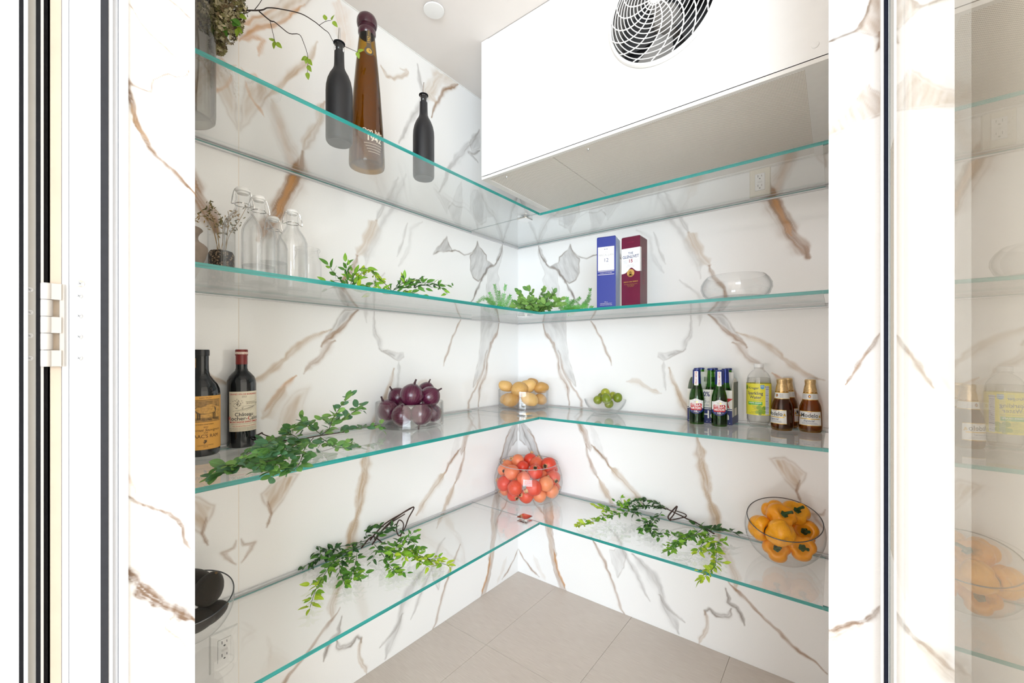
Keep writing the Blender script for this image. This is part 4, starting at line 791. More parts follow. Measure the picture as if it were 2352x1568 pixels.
def carton_body(t, w_, d_, h_, mats):
    b = MB(); e = 0.0015
    b.add([(0, 0, 0), (w_, 0, 0), (w_, 0, h_ - 0.004), (0, 0, h_ - 0.004)], [(0, 1, 2, 3)], 0)
    b.add([(w_, 0, 0), (w_, d_, 0), (w_, d_, h_ - 0.004), (w_, 0, h_ - 0.004)], [(0, 1, 2, 3)], 1)
    b.add([(w_, d_, 0), (0, d_, 0), (0, d_, h_ - 0.004), (w_, d_, h_ - 0.004)], [(0, 1, 2, 3)], 1)
    b.add([(0, d_, 0), (0, 0, 0), (0, 0, h_ - 0.004), (0, d_, h_ - 0.004)], [(0, 1, 2, 3)], 1)
    b.add([(0, 0, h_ - 0.004), (w_, 0, h_ - 0.004), (w_, d_, h_ - 0.004), (0, d_, h_ - 0.004), (0.003, 0.003, h_), (w_ - 0.003, 0.003, h_), (w_ - 0.003, d_ - 0.003, h_), (0.003, d_ - 0.003, h_)],
          [(4, 5, 6, 7), (0, 1, 5, 4), (1, 2, 6, 5), (2, 3, 7, 6), (3, 0, 4, 7)], 0)
    b.add([(0, 0, 0), (w_, 0, 0), (w_, d_, 0), (0, d_, 0)], [(3, 2, 1, 0)], 0)
    return b.build('carton', mats, t, smooth=False)
bw, bh = 0.077, 0.290
t = thing('whisky_box', (0.690, -0.376, Z2), 'royal blue whisky box with white label standing left of the burgundy box', 'box', rz=math.radians(11.5))
carton_body(t, bw, bw, bh, [BLUE, PALEBLUE])
ff = lambda e: (lambda a, b: (a, -e, b))
lb = MB().strip(ff(0.0006), 0.0045, bw - 0.006, 1, 0.152, 0.248).build('front_label', PAPER, t, smooth=False)
q = MB(); F_ = ff(0.0010)
q.text(F_, 'MACALLAN', 0.0125, 0.038, 0.214, 0, squeeze=0.92).text(F_, 'The', 0.007, 0.038, 0.226, 0)
q.text(F_, '12', 0.021, 0.038, 0.193, 1).text(F_, 'DOUBLE CASK', 0.004, 0.038, 0.176, 0).text(F_, 'HIGHLAND SINGLE MALT', 0.0035, 0.038, 0.168, 0).text(F_, 'SCOTCH WHISKY', 0.0035, 0.038, 0.162, 0).oval(F_, 0.033, 0.238, 0.002, 0.002, 1, 8).oval(F_, 0.042, 0.238, 0.002, 0.002, 1, 8)
q.build('lettering', [PRINT_GREY, PRINT_NAVY], lb, smooth=False)
q = MB().strip(F_, 0.0045, bw - 0.006, 1, 0.1475, 0.1492).strip(F_, 0.0045, bw - 0.006, 1, 0.1345, 0.1362).text(F_, 'DOUBLE CASK MATURED', 0.0042, 0.038, 0.1418)
for i, s_ in enumerate(('40% vol', 'HIGHLAND SINGLE MALT', 'DISTILLED AND BOTTLED')): q.text(F_, s_, 0.0042, 0.038, 0.024 - i * 0.006)
q.build('lower_print', mat('pale_print', (0.78, 0.74, 0.70), 0.4), t, smooth=False)
BURG = mat('burgundy_card', (0.14, 0.004, 0.034), 0.35, var=0.12, scale=30); BURGD = mat('dark_burgundy_card', (0.115, 0.022, 0.030), 0.4, var=0.12, scale=30)
gw = 0.078
t = thing('whisky_box', (0.7665, -0.3055, Z2), 'burgundy whisky box with wavy white label and gold medallion', 'box')
carton_body(t, gw, gw, 0.2905, [BURG, BURGD])
wave = lambda a: 0.140 + 0.020 * math.exp(-((a - 0.041) / 0.016) ** 2) + 0.006 * (a / gw)
lb = MB().strip(ff(0.0006), 0.0, gw, 20, wave, 0.243).strip(lambda a, b: (gw + 0.0006, a, b), 0.0, 0.012, 1, 0.147, 0.243).build('front_label', PAPER, t, smooth=False)
q = MB().text(F_, 'THE', 0.013, 0.039, 0.222, 0, squeeze=0.9, bold=0.005).text(F_, 'GLENLIVET', 0.0165, 0.039, 0.2075, 0, squeeze=0.84, bold=0.01).text(F_, '15', 0.0185, 0.039, 0.190, 1, bold=0.02).text(F_, 'SINGLE MALT', 0.0045, 0.039, 0.174, 2).text(F_, 'SCOTCH WHISKY', 0.0045, 0.039, 0.168, 2)
for i in range(6): q.strip(F_, 0.008, 0.026, 1, 0.1815 + i * 0.0025, 0.1819 + i * 0.0025, 2).strip(F_, 0.052, 0.070, 1, 0.1815 + i * 0.0025, 0.1819 + i * 0.0025, 2)
q.build('lettering', [PRINT_NAVY, mat('burgundy_ink', (0.30, 0.01, 0.05), 0.4), PRINT_GREY], lb, smooth=False)
md = MB().oval(ff(0.0011), 0.039, 0.1415, 0.0155, 0.0155, n=32).build('medallion', mat('gold_foil', (0.80, 0.50, 0.16), 0.3, 0.5, var=0.15, scale=200), t, smooth=False)
MB().oval(ff(0.0015), 0.038, 0.1405, 0.006, 0.0085).oval(ff(0.0015), 0.039, 0.1325, 0.010, 0.0045).build('portrait', mat('medallion_relief', (0.25, 0.13, 0.03), 0.4), md, smooth=False)
q = MB().text(F_, 'FRENCH OAK RESERVE', 0.0058, 0.039, 0.106, 0, bold=0.02)
for i, s_ in enumerate(('Our whisky is selectively matured', 'in French oak casks', 'for a rich finish')): q.text(F_, s_, 0.0040, 0.039, 0.097 - i * 0.005)
q.build('gold_print', PRINT_GOLD, t, smooth=False)
MB().text(lambda a, b: (gw + 0.0006, a, b), 'ESTD 1824', 0.024, 0.040, 0.150, rot=PI / 2).build('side_print', mat('side_red_ink', (0.22, 0.02, 0.04), 0.4), t, smooth=False)
MB().text(F_, 'ESTD 1824', 0.006, 0.039, 0.266).text(F_, 'GEORGE & J.G. SMITH', 0.0045, 0.039, 0.018).build('tone_print', mat('tone_red_ink', (0.30, 0.015, 0.06), 0.35), t, smooth=False)

# ------------------------------------------------------------------ wine bottles on the third shelf
DARKGLASS = mat('dark_wine_glass', (0.008, 0.009, 0.010), 0.06, var=0.3, scale=10, spec=0.6)
CP = [(0.0001, 0.006), (0.030, 0.004), (0.0345, 0.0), (0.0378, 0.005), (0.038, 0.02), (0.038, 0.186), (0.0368, 0.197), (0.0325, 0.209), (0.0245, 0.219), (0.0175, 0.226), (0.0152, 0.234), (0.0150, 0.262)]
wx, wy = 0.052, -1.447
t = thing('wine_bottle', (wx, wy, Z3), 'dark wine bottle with red capsule and cream chateau label', 'bottle')
MB().lathe(CP, 48).build('body', DARKGLASS, t)
MB().lathe([(0.0154, 0.2455), (0.0153, 0.272), (0.0165, 0.2725), (0.0165, 0.2875), (0.0155, 0.290), (0.0001, 0.2902)], 36).build('capsule', mat('red_capsule', (0.20, 0.018, 0.016), 0.35, var=0.1), t)
MB().lathe([(0.0167, 0.2755), (0.0168, 0.2758), (0.0168, 0.2825), (0.0167, 0.2828)], 36).build('capsule_band', mat('cream_band', (0.78, 0.70, 0.60), 0.4, c2=(0.55, 0.30, 0.25), scale=400), t)
W1 = wrap(CP[2:], face_cam(wx, wy, 17), 0.038, 0.0005); W2 = wrap(CP[2:], face_cam(wx, wy, 17), 0.038, 0.0009)
lb = MB().strip(W1, -0.046, 0.046, 28, 0.049, 0.166).build('label', mat('cream_label', (0.78, 0.71, 0.56), 0.55, var=0.06, scale=12), t)
q = MB().text(W2, 'GRAND VIN DE BORDEAUX', 0.0062, -0.004, 0.158, 1, bold=0.01).text(W2, '2021', 0.0068, -0.004, 0.1505, 2)
q.text(W2, 'Château', 0.0145, -0.004, 0.0985, 0, bold=0.01)
i0 = len(q.v); f0 = len(q.f); q.text(W2, 'Rocher-Calon', 0.0158, -0.003, 0.0865, 0, bold=0.008)
gx = text_geo('Rocher-Calon', 0.008)[0]
for fi in range(f0, len(q.f)):                     # red initials
    xm = sum(gx[v - i0][0] for v in q.f[fi]) / len(q.f[fi]); x0g = min(v[0] for v in gx); wg = max(v[0] for v in gx) - x0g
    if xm < x0g + 0.085 * wg or 0.545 * wg < xm - x0g < 0.655 * wg: q.m[fi] = 1
q.text(W2, 'MONTAGNE-SAINT-ÉMILION', 0.0066, 0.0, 0.0765, 1, bold=0.02).text(W2, 'APPELLATION MONTAGNE SAINT ÉMILION CONTRÔLÉE', 0.0030, 0, 0.0708, 2).text(W2, 'MIS EN BOUTEILLE AU CHÂTEAU', 0.0046, 0.0, 0.0645, 1)
for i in range(3): q.text(W2, 'PRODUIT DE FRANCE RED BORDEAUX WINE', 0.0034, 0.002, 0.0595 - i * 0.0036, 2)
q.text(W2, '13% vol', 0.004, -0.039, 0.058, 2).text(W2, '75 cl', 0.004, -0.039, 0.053, 2)
q.build('lettering', [PRINT_BLACK, PRINT_RED, mat('sepia_ink', (0.22, 0.19, 0.14), 0.5)], lb)
q = MB(); random.seed(3)
q.strip(W2, -0.010, 0.036, 10, 0.1225, 0.1232).strip(W2, 0.0, 0.026, 6, 0.128, 0.1348, 1).strip(W2, -0.001, 0.027, 6, 0.1348, 0.1358)
for i in range(5): q.strip(W2, 0.0025 + i * 0.005, 0.0042 + i * 0.005, 1, 0.1292, 0.1318)
for i in range(46): 
    a = random.gauss(-0.020, 0.006); b_ = random.gauss(0.132, 0.007); q.oval(W2, a, b_, 0.0014, 0.0010, 0, 6)
for i in range(14): q.oval(W2, random.gauss(0.033, 0.003), random.gauss(0.130, 0.0035), 0.0012, 0.0010, 0, 6)
for i in range(7):
    a0 = 0.024; a1 = -0.034 + i * 0.011; q.strip(W2, min(a0, a1), max(a0, a1), 6, lambda a, a0=a0, a1=a1: 0.1215 - 0.0135 * (a - a0) / (a1 - a0 + 1e-6), lambda a, a0=a0, a1=a1: 0.1221 - 0.0135 * (a - a0) / (a1 - a0 + 1e-6))
q.build('chateau_engraving', [mat('engraving_ink', (0.20, 0.18, 0.14), 0.5), mat('engraving_wash', (0.62, 0.55, 0.42), 0.5)], lb)
IP = [(0.0001, 0.006), (0.033, 0.004), (0.038, 0.0), (0.0422, 0.005), (0.0428, 0.02), (0.0428, 0.168), (0.0415, 0.180), (0.0365, 0.193), (0.0275, 0.206), (0.0200, 0.217), (0.0172, 0.229), (0.0168, 0.245), (0.0168, 0.271)]
ix, iy = 0.084, -1.556
t = thing('wine_bottle', (ix, iy, Z3), 'black wine bottle with orange ram label cut off by the left reveal', 'bottle')
MB().lathe(IP, 48).build('body', DARKGLASS, t)
MB().lathe([(0.0168, 0.2705), (0.0184, 0.2715), (0.0186, 0.274), (0.0186, 0.285), (0.0180, 0.288), (0.0001, 0.2882)], 36).build('lip', mat('black_wax', (0.01, 0.01, 0.012), 0.25, var=0.2), t)
nl = wrap(IP[2:], face_cam(ix, iy, -62), 0.017, 0.0006)
MB().strip(nl, -0.006, 0.006, 4, 0.238, 0.264).build('neck_sticker', mat('maroon_sticker', (0.16, 0.02, 0.02), 0.4, c2=(0.5, 0.36, 0.12), scale=240), t)
W1 = wrap(IP[2:], face_cam(ix, iy, 10), 0.0428, 0.0005); W2 = wrap(IP[2:], face_cam(ix, iy, 10), 0.0428, 0.0009); W3 = wrap(IP[2:], face_cam(ix, iy, 10), 0.0428, 0.0013); W4 = wrap(IP[2:], face_cam(ix, iy, 10), 0.0428, 0.0017)
lb = MB().strip(W1, -0.058, 0.058, 32, 0.019, 0.163).build('label', mat('orange_label', (0.74, 0.37, 0.075), 0.5, var=0.06, scale=14), t)
q = MB().text(W2, 'NAPA VALLEY', 0.0045, 0.002, 0.1575).text(W2, 'DOREEN VINEYARDS', 0.0044, 0.0, 0.0865).text(W2, '2020', 0.0052, 0.002, 0.0790).text(W2, 'Cabernet Sauvignon', 0.0098, 0.0, 0.0712, shear=0.35).text(W2, '2020', 0.0048, 0.002, 0.0640).text(W2, "ISAAC'S RAM", 0.0128, 0.001, 0.0545, bold=0.0, squeeze=0.92).text(W2, 'CONTAINS SULPHITES', 0.0036, 0.002, 0.0305).text(W2, '750 ML', 0.0036, 0.002, 0.0262)
for i in range(16): q.oval(W2, 0.002 + random.gauss(0, 0.003), 0.0410 + random.gauss(0, 0.0025), 0.0016, 0.0011, 0, 6)
q.build('lettering', mat('brown_black_ink', (0.05, 0.03, 0.015), 0.5), lb)
pic = MB().strip(W2, -0.045, 0.042, 20, 0.0935, 0.153).build('etching', mat('etching_dark', (0.075, 0.045, 0.02), 0.5, var=0.3, scale=300), lb)
q = MB().strip(W3, -0.0435, 0.0405, 20, 0.0948, 0.1517, 0).strip(W4, -0.041, 0.038, 20, 0.0965, 0.1045, 2).strip(W4, -0.041, 0.038, 20, lambda a: 0.136 + 0.004 * math.sin(a * 130), 0.1500, 1)
q.build('etching_scene', [mat('etching_tan', (0.66, 0.36, 0.09), 0.5, c2=(0.45, 0.24, 0.06), scale=160), mat('etching_sky', (0.42, 0.23, 0.07), 0.5, c2=(0.18, 0.10, 0.03), scale=90), mat('etching_ground', (0.12, 0.065, 0.02), 0.5, c2=(0.40, 0.22, 0.06), scale=120)], pic)
W5 = wrap(IP[2:], face_cam(ix, iy, 10), 0.0428, 0.0020)
q = MB()
ram = [(-0.020, 0.121), (-0.024, 0.128), (-0.030, 0.1305), (-0.0345, 0.1285), (-0.0325, 0.1345), (-0.026, 0.138), (-0.019, 0.1385), (-0.012, 0.136), (0.004, 0.1345), (0.016, 0.1350), (0.0235, 0.133), (0.0265, 0.127), (0.0255, 0.119), (0.021, 0.116), (0.012, 0.1155), (0.0, 0.1145), (-0.010, 0.1145), (-0.017, 0.116)]
q.poly(W5, ram, 0)
for a, b0 in ((-0.015, 0.116), (-0.011, 0.1155), (0.019, 0.117), (0.0235, 0.1185)): q.strip(W5, a - 0.0014, a + 0.0014, 1, 0.1005, b0, 0)
q.build('etching_ram', mat('ram_ink', (0.04, 0.024, 0.010), 0.5, c2=(0.13, 0.075, 0.025), scale=55), pic)

# ------------------------------------------------------------------ beer, carrier and sparkling water
SP = [(0.0001, 0.004), (0.022, 0.003), (0.0262, 0.0), (0.0278, 0.004), (0.0282, 0.018), (0.0278, 0.032), (0.0284, 0.044), (0.0286, 0.088), (0.0280, 0.104), (0.0262, 0.117), (0.0226, 0.131), (0.0182, 0.145), (0.0160, 0.157), (0.0152, 0.172), (0.0142, 0.198), (0.0136, 0.212)]
FOIL = mat('blue_foil', (0.012, 0.028, 0.20), 0.28, 0.3, var=0.2, scale=60)
def lager(x, y, z, label, deg=0, foil=True, front=True, group=None, cat='bottle', name='lager_bottle'):
    t = thing(name, (x, y, z), label, cat, group)
    MB().lathe(SP, 40).build('body', GLASS_GREEN, t)
    MB().lathe([(0.0001, 0.008), (0.0245, 0.008), (0.0258, 0.02), (0.0262, 0.088), (0.0245, 0.112), (0.017, 0.140), (0.0001, 0.1405)], 24).build('beer', glass('green_beer', (0.62, 0.64, 0.25), (0.12, 0.20, 0.03), 0.02), t)
    if foil:
        MB().lathe([(0.0162, 0.1600), (0.0156, 0.172), (0.0146, 0.198), (0.0146, 0.2120), (0.0138, 0.2155), (0.0001, 0.2160)], 32).build('neck_foil', FOIL, t)
    else:
        MB().lathe([(0.0138, 0.2085), (0.0152, 0.2095), (0.0148, 0.2150), (0.0120, 0.2165), (0.0001, 0.2168)], 28, wob=lambda a, zz: 1 + 0.02 * math.cos(21 * a)).build('crown_cap', FOIL, t)
    if front:
        A1 = wrap(SP[2:], face_cam(x, y, deg), 0.0286, 0.0005); A2 = wrap(SP[2:], face_cam(x, y, deg), 0.0286, 0.0009); A3 = wrap(SP[2:], face_cam(x, y, deg), 0.0286, 0.0013)
        hump = lambda a: 0.0945 + 0.0075 * math.exp(-(a / 0.013) ** 2)
        lb = MB().strip(A1, -0.031, 0.031, 24, 0.064, hump, 0, 3).strip(A1, -0.031, 0.031, 24, lambda a: 0.0420 + 0.0100 * min(1, (a / 0.028) ** 2), 0.064, 1, 3).build('label', [PAPER, PRINT_NAVY], t)
        ct = MB().poly(A2, [(-0.0205, 0.0560), (0.0205, 0.0560), (0.0235, 0.0640), (0.0210, 0.0715), (0.0235, 0.0785), (0.0185, 0.0835), (-0.0185, 0.0835), (-0.0235, 0.0785), (-0.0210, 0.0715), (-0.0235, 0.0640)], 0)
        cart = ct.strip(A2, -0.0205, 0.0205, 10, 0.0560, 0.0830, 0).build('red_cartouche', PRINT_RED, lb)
        MB().text(A3, 'STELLA', 0.0125, 0, 0.0768, 0, bold=0.03, squeeze=0.86).text(A3, 'ARTOIS', 0.0125, 0, 0.0645, 0, bold=0.03, squeeze=0.86).text(A3, 'N.A.', 0.004, -0.014, 0.0520, 0).text(A3, '0.0%', 0.0068, -0.001, 0.0520, 0, bold=0.02).text(A3, 'ALC.', 0.004, 0.013, 0.0520, 0).text(A3, 'ALCOHOL FREE', 0.003, 0, 0.0475, 1).text(A3, 'BREWED IN BELGIUM', 0.0026, 0, 0.0935, 3).oval(A3, 0, 0.0980, 0.0013, 0.0013, 2, 8).oval(A3, -0.003, 0.0885, 0.0055, 0.0032, 4, 12).oval(A3, 0.004, 0.0885, 0.0030, 0.0028, 1, 10).build('label_print', [PRINT_WHITE, PRINT_GOLD, PRINT_RED, PRINT_GREY, mat('horn_print', (0.62, 0.58, 0.50), 0.5)], lb)
        nf = [(r + 0.0008, zz) for r, zz in ((0.0160, 0.150), (0.0162, 0.160), (0.0156, 0.172), (0.0146, 0.198), (0.0146, 0.2120))]
        N1 = wrap(nf, face_cam(x, y, deg), 0.015, 0.0002); N2 = wrap(nf, face_cam(x, y, deg), 0.015, 0.0006)
        ns = MB().strip(N1, -0.0068, 0.0068, 4, 0.1535, 0.2095, nb=6).build('neck_label', PAPER, t)
        MB().text(N2, 'STELLA + ARTOIS', 0.0066, 0, 0.182, rot=PI / 2, bold=0.02).build('neck_print', PRINT_RED, ns)
    return t
lager(1.022, -0.163, Z3, 'green lager bottle with white and red label, left of the two before the carrier', -6)
lager(1.106, -0.168, Z3, 'green lager bottle with white and red label, right of the two before the carrier', 0)

# six-bottle carrier
cx, cy, cw, cdp = 0.978, -0.131, 0.166, 0.122
cz = Z3
CARD = mat('white_card', (0.80, 0.77, 0.71), 0.55, var=0.04, scale=20); KRAFT = mat('brown_kraft', (0.30, 0.17, 0.09), 0.8, var=0.2, scale=50); CNAVY = mat('carrier_navy', (0.02, 0.028, 0.14), 0.5, var=0.1, scale=20)
t = thing('bottle_carrier', (cx, cy, cz), 'white and navy cardboard six-bottle carrier with red star', 'carrier')
FH = 0.135
fp_ = MB().box(0, cw, 0, 0.0012, 0, FH, 0).build('front_panel', [CARD], t, smooth=False)
MB().box(0, cw, -0.0004, 0, 0, 0.056).build('navy_band', CNAVY, fp_, smooth=False)
G_ = lambda a, b: (a, -0.0009, b); G2 = lambda a, b: (a, -0.0012, b)
MB().strip(G_, 0.0, cw, 1, 0.0595, 0.0625).build('navy_rule', CNAVY, fp_, smooth=False)
MB().text(G_, 'H', 0.044, 0.42 * cw, 0.034, bold=0.012).text(G_, 'e', 0.042, 0.58 * cw, 0.034, bold=0.012).text(G_, 'i', 0.042, 0.71 * cw, 0.034, bold=0.012).text(G_, 'n', 0.044, 0.88 * cw, 0.034, bold=0.012).build('wordmark', CARD, fp_, smooth=False)
MB().text(G_, '0.0%', 0.026, 0.066, 0.116, bold=0.02, squeeze=0.8).text(G_, '6', 0.026, 0.067, 0.090, 1).text(G_, 'pk', 0.010, 0.081, 0.086, 1).text(G_, 'ALC. FREE', 0.0058, 0.070, 0.072).build('front_print', [CNAVY, PRINT_GREY], fp_, smooth=False)
star = []
for k in range(10):
    a = PI / 2 + k * PI / 5; r_ = 0.036 if k % 2 == 0 else 0.0145; star.append((0.137 + r_ * math.cos(a) * 0.95, 0.092 + r_ * math.sin(a)))
sv = [G2(*p) for p in star] + [G2(0.137, 0.092)]
MB().add(sv, [(k, (k + 1) % 10, 10) for k in range(10)]).build('red_star', PRINT_RED, fp_, smooth=False)
for i in range(12): MB().oval(G2, 0.006 + i * 0.0138, 0.0075, 0.0012, 0.0012, n=8).build('dot', CARD, fp_, smooth=False)
MB().box(0, cw, cdp - 0.0012, cdp, 0, FH).build('back_panel', CARD, t, smooth=False)
def side(name, x, sgn):
    b = MB(); n = 12; vs = []
    for i in range(n + 1):
        u = i / n; y_ = u * cdp; top = FH + 0.046 * math.sin(PI * u) ** 0.7
        for dx in (0, 0.0012 * sgn): vs += [(x + dx, y_, 0), (x + dx, y_, top)]
    fs = []
    for i in range(n):
        o_ = i * 4; p_ = o_ + 4
        fs += [(o_, p_, p_ + 1, o_ + 1), (o_ + 2, o_ + 3, p_ + 3, p_ + 2), (o_ + 1, p_ + 1, p_ + 3, o_ + 3)]
    b.add(vs, fs); return b.build(name, [CARD], t, smooth=False)
side('side_panel', 0, 1)
sr = side('side_panel', cw, -1)
MB().box(cw + 0.0002, cw + 0.0008, 0.030, cdp - 0.004, 0.03, 0.165).build('side_picture', mat('green_grey_print', (0.12, 0.15, 0.11), 0.5, var=0.4, scale=40), sr, smooth=False)
MB().box(cw + 0.0002, cw + 0.0007, 0, cdp, 0, 0.03).build('side_navy', CNAVY, sr, smooth=False)
bc = MB().box(cw + 0.0009, cw + 0.0013, 0.040, 0.085, 0.032, 0.062).build('barcode_panel', CARD, sr, smooth=False)
MB().box(0, cw, 0.001, cdp - 0.001, 0.0005, 0.002).build('base_panel', KRAFT, t, smooth=False)
hd = MB(); hz0, hz1 = 0.002, 0.204
for (x0, x1, z0, z1) in ((0.02, cw - 0.006, hz0, 0.163), (0.02, 0.050, 0.163, 0.183), (0.124, cw - 0.006, 0.163, 0.183), (0.02, cw - 0.006, 0.183, hz1)): hd.box(x0, x1, cdp / 2 - 0.001, cdp / 2 + 0.001, z0, z1)
hd = hd.build('handle_panel', CARD, t, smooth=False)
MB().text(lambda a, b: (a, cdp / 2 - 0.0014, b), 'ALCOHOL FREE', 0.006, 0.087, 0.193).text(lambda a, b: (a, cdp / 2 - 0.0014, b), '100% taste', 0.0075, 0.07, 0.150).build('handle_print', PRINT_GREY, hd, smooth=False)
for (bx, by, lab, foil) in ((0.0305, 0.030, 'green bottle in the carrier, front left, mostly hidden', False), (0.083, 0.030, 'green bottle in the middle of the carrier front row', False), (0.1355, 0.030, 'blue-necked bottle at the right of the carrier front row', True),
        (0.0305, 0.0915, 'green bottle in the carrier back row at the left', False), (0.083, 0.0915, 'green bottle in the carrier back row, middle', False), (0.1355, 0.0915, 'green bottle in the carrier back row at the right', False)):
    lager(cx + bx, cy + by, cz + 0.0035, lab, foil=foil, front=False, group='bottles in the carrier', name='beer_bottle').scale = (0.90, 0.90, 1.0)

# sparkling water
KP = [(0.0001, 0.006), (0.018, 0.004), (0.030, 0.0), (0.0375, 0.012), (0.0402, 0.030), (0.0405, 0.045), (0.0410, 0.048), (0.0410, 0.168), (0.0405, 0.171), (0.0398, 0.181), (0.0365, 0.193), (0.0300, 0.205), (0.0215, 0.214), (0.0148, 0.2185), (0.0135, 0.2215), (0.0170, 0.2225), (0.0170, 0.2242), (0.0135, 0.2252), (0.0135, 0.230)]
kx, ky = 1.230, -0.103
t = thing('water_bottle', (kx, ky, Z3), 'clear plastic sparkling water bottle with yellow label and white cap', 'bottle')
def feet(a, z): return 1 - 0.10 * max(0, 1 - z / 0.035) * (0.5 + 0.5 * math.cos(5 * a)) if z < 0.035 else 1.0
MB().lathe(KP, 60, wob=feet).build('body', GLASS_CLEAR, t)
MB().lathe([(0.0001, 0.010), (0.030, 0.010), (0.0385, 0.032), (0.0392, 0.168), (0.036, 0.188), (0.0001, 0.189)], 40).build('water', glass('sparkling_water', (0.92, 0.925, 0.915), (0.62, 0.63, 0.61), 0.03), t)
MB().lathe([(0.0150, 0.2262), (0.0158, 0.2265), (0.0160, 0.2385), (0.0150, 0.2400), (0.0001, 0.2402)], 40, wob=lambda a, z: 1 + 0.012 * math.cos(40 * a)).build('cap', mat('white_cap', (0.86, 0.86, 0.86), 0.35), t)
kd = -16
K1 = wrap(KP[2:], face_cam(kx, ky, kd), 0.041, 0.0005); K2 = wrap(KP[2:], face_cam(kx, ky, kd), 0.041, 0.0009); K3 = wrap(KP[2:], face_cam(kx, ky, kd), 0.041, 0.0013)
YEL = mat('lemon_label', (0.80, 0.73, 0.06), 0.35, var=0.05, scale=14)
lb = MB().strip(K1, -PI * 0.041, PI * 0.041, 60, 0.049, 0.1665).build('label', YEL, t)
KG = mat('leaf_green_ink', (0.10, 0.46, 0.06), 0.4, var=0.1)
q = MB().text(K2, 'Kroger', 0.0125, -0.0065, 0.1495, 0, bold=0.008).text(K2, 'Sparkling', 0.0165, -0.002, 0.1300, 0, bold=0.008, squeeze=0.90).text(K2, 'Water', 0.0165, 0.000, 0.1150, 0, bold=0.008, squeeze=0.90).text(K2, 'SWEETENED BEVERAGE', 0.0044, 0.001, 0.1035, 2).text(K2, 'CAFFEINE', 0.0050, 0.001, 0.0785, 2).text(K2, 'FREE', 0.0050, 0.001, 0.0730, 2).strip(K2, -0.011, 0.012, 3, 0.0825, 0.0829, 2).strip(K2, -0.011, 0.012, 3, 0.0690, 0.0694, 2).text(K2, '33.8 FL OZ', 0.0048, -0.003, 0.0605, 2).text(K2, '(1 QT 1.8 FL OZ) 1 LITER', 0.0042, -0.002, 0.0555, 2)
q.build('lettering', [PRINT_NAVY, PRINT_WHITE, mat('olive_ink', (0.22, 0.24, 0.10), 0.5)], lb)
gb = MB().strip(K2, -0.027, 0.023, 12, 0.0865, 0.0985).build('flavour_band', KG, lb)
MB().text(K3, 'WHITE GRAPE', 0.0068, -0.002, 0.0938, bold=0.03).text(K3, 'naturally flavored', 0.0036, -0.002, 0.0885).build('band_print', PRINT_WHITE, gb)
bd = MB().strip(K2, 0.0165, 0.0300, 6, lambda a: 0.1465 + 0.004 * abs((a - 0.02325) / 0.007) ** 2, 0.1620).build('sugar_badge', mat('sky_blue_ink', (0.02, 0.30, 0.62), 0.4), lb)
MB().text(K3, 'ZERO', 0.0052, 0.0232, 0.1578, bold=0.03).text(K3, 'SUGAR', 0.0048, 0.0232, 0.1522).build('badge_print', PRINT_WHITE, bd)
nf = MB().strip(K2, 0.0335, 0.0480, 6, 0.052, 0.1585).build('nutrition_panel', mat('pale_blue_paper', (0.62, 0.66, 0.78), 0.5), lb)
q = MB().text(K3, 'Nutrition', 0.0052, 0.0405, 0.1545, bold=0.02)
for i in range(16): q.strip(K3, 0.0345, 0.0465 - 0.002 * (i % 3), 3, 0.146 - i * 0.0058, 0.1468 - i * 0.0058 + (0.0008 if i % 4 == 0 else 0))
q.build('nutrition_print', PRINT_NAVY, nf)
for i, (a, b_, r_) in enumerate(((0.0125, 0.0775, 0.0085), (0.021, 0.070, 0.0075), (0.0155, 0.0625, 0.0072), (0.0265, 0.0615, 0.0080), (0.0065, 0.0605, 0.0062), (0.029, 0.076, 0.0070), (-0.036, 0.152, 0.0085), (0.0155, 0.0545, 0.0055))):
    gp = MB().oval(K2 if i % 2 else K3, a, b_, r_, r_, n=18).build('printed_grape', mat('grape_green_%d' % (i % 3), ((0.30, 0.46, 0.03), (0.38, 0.52, 0.06), (0.22, 0.38, 0.03))[i % 3], 0.4, var=0.35, scale=90), lb)

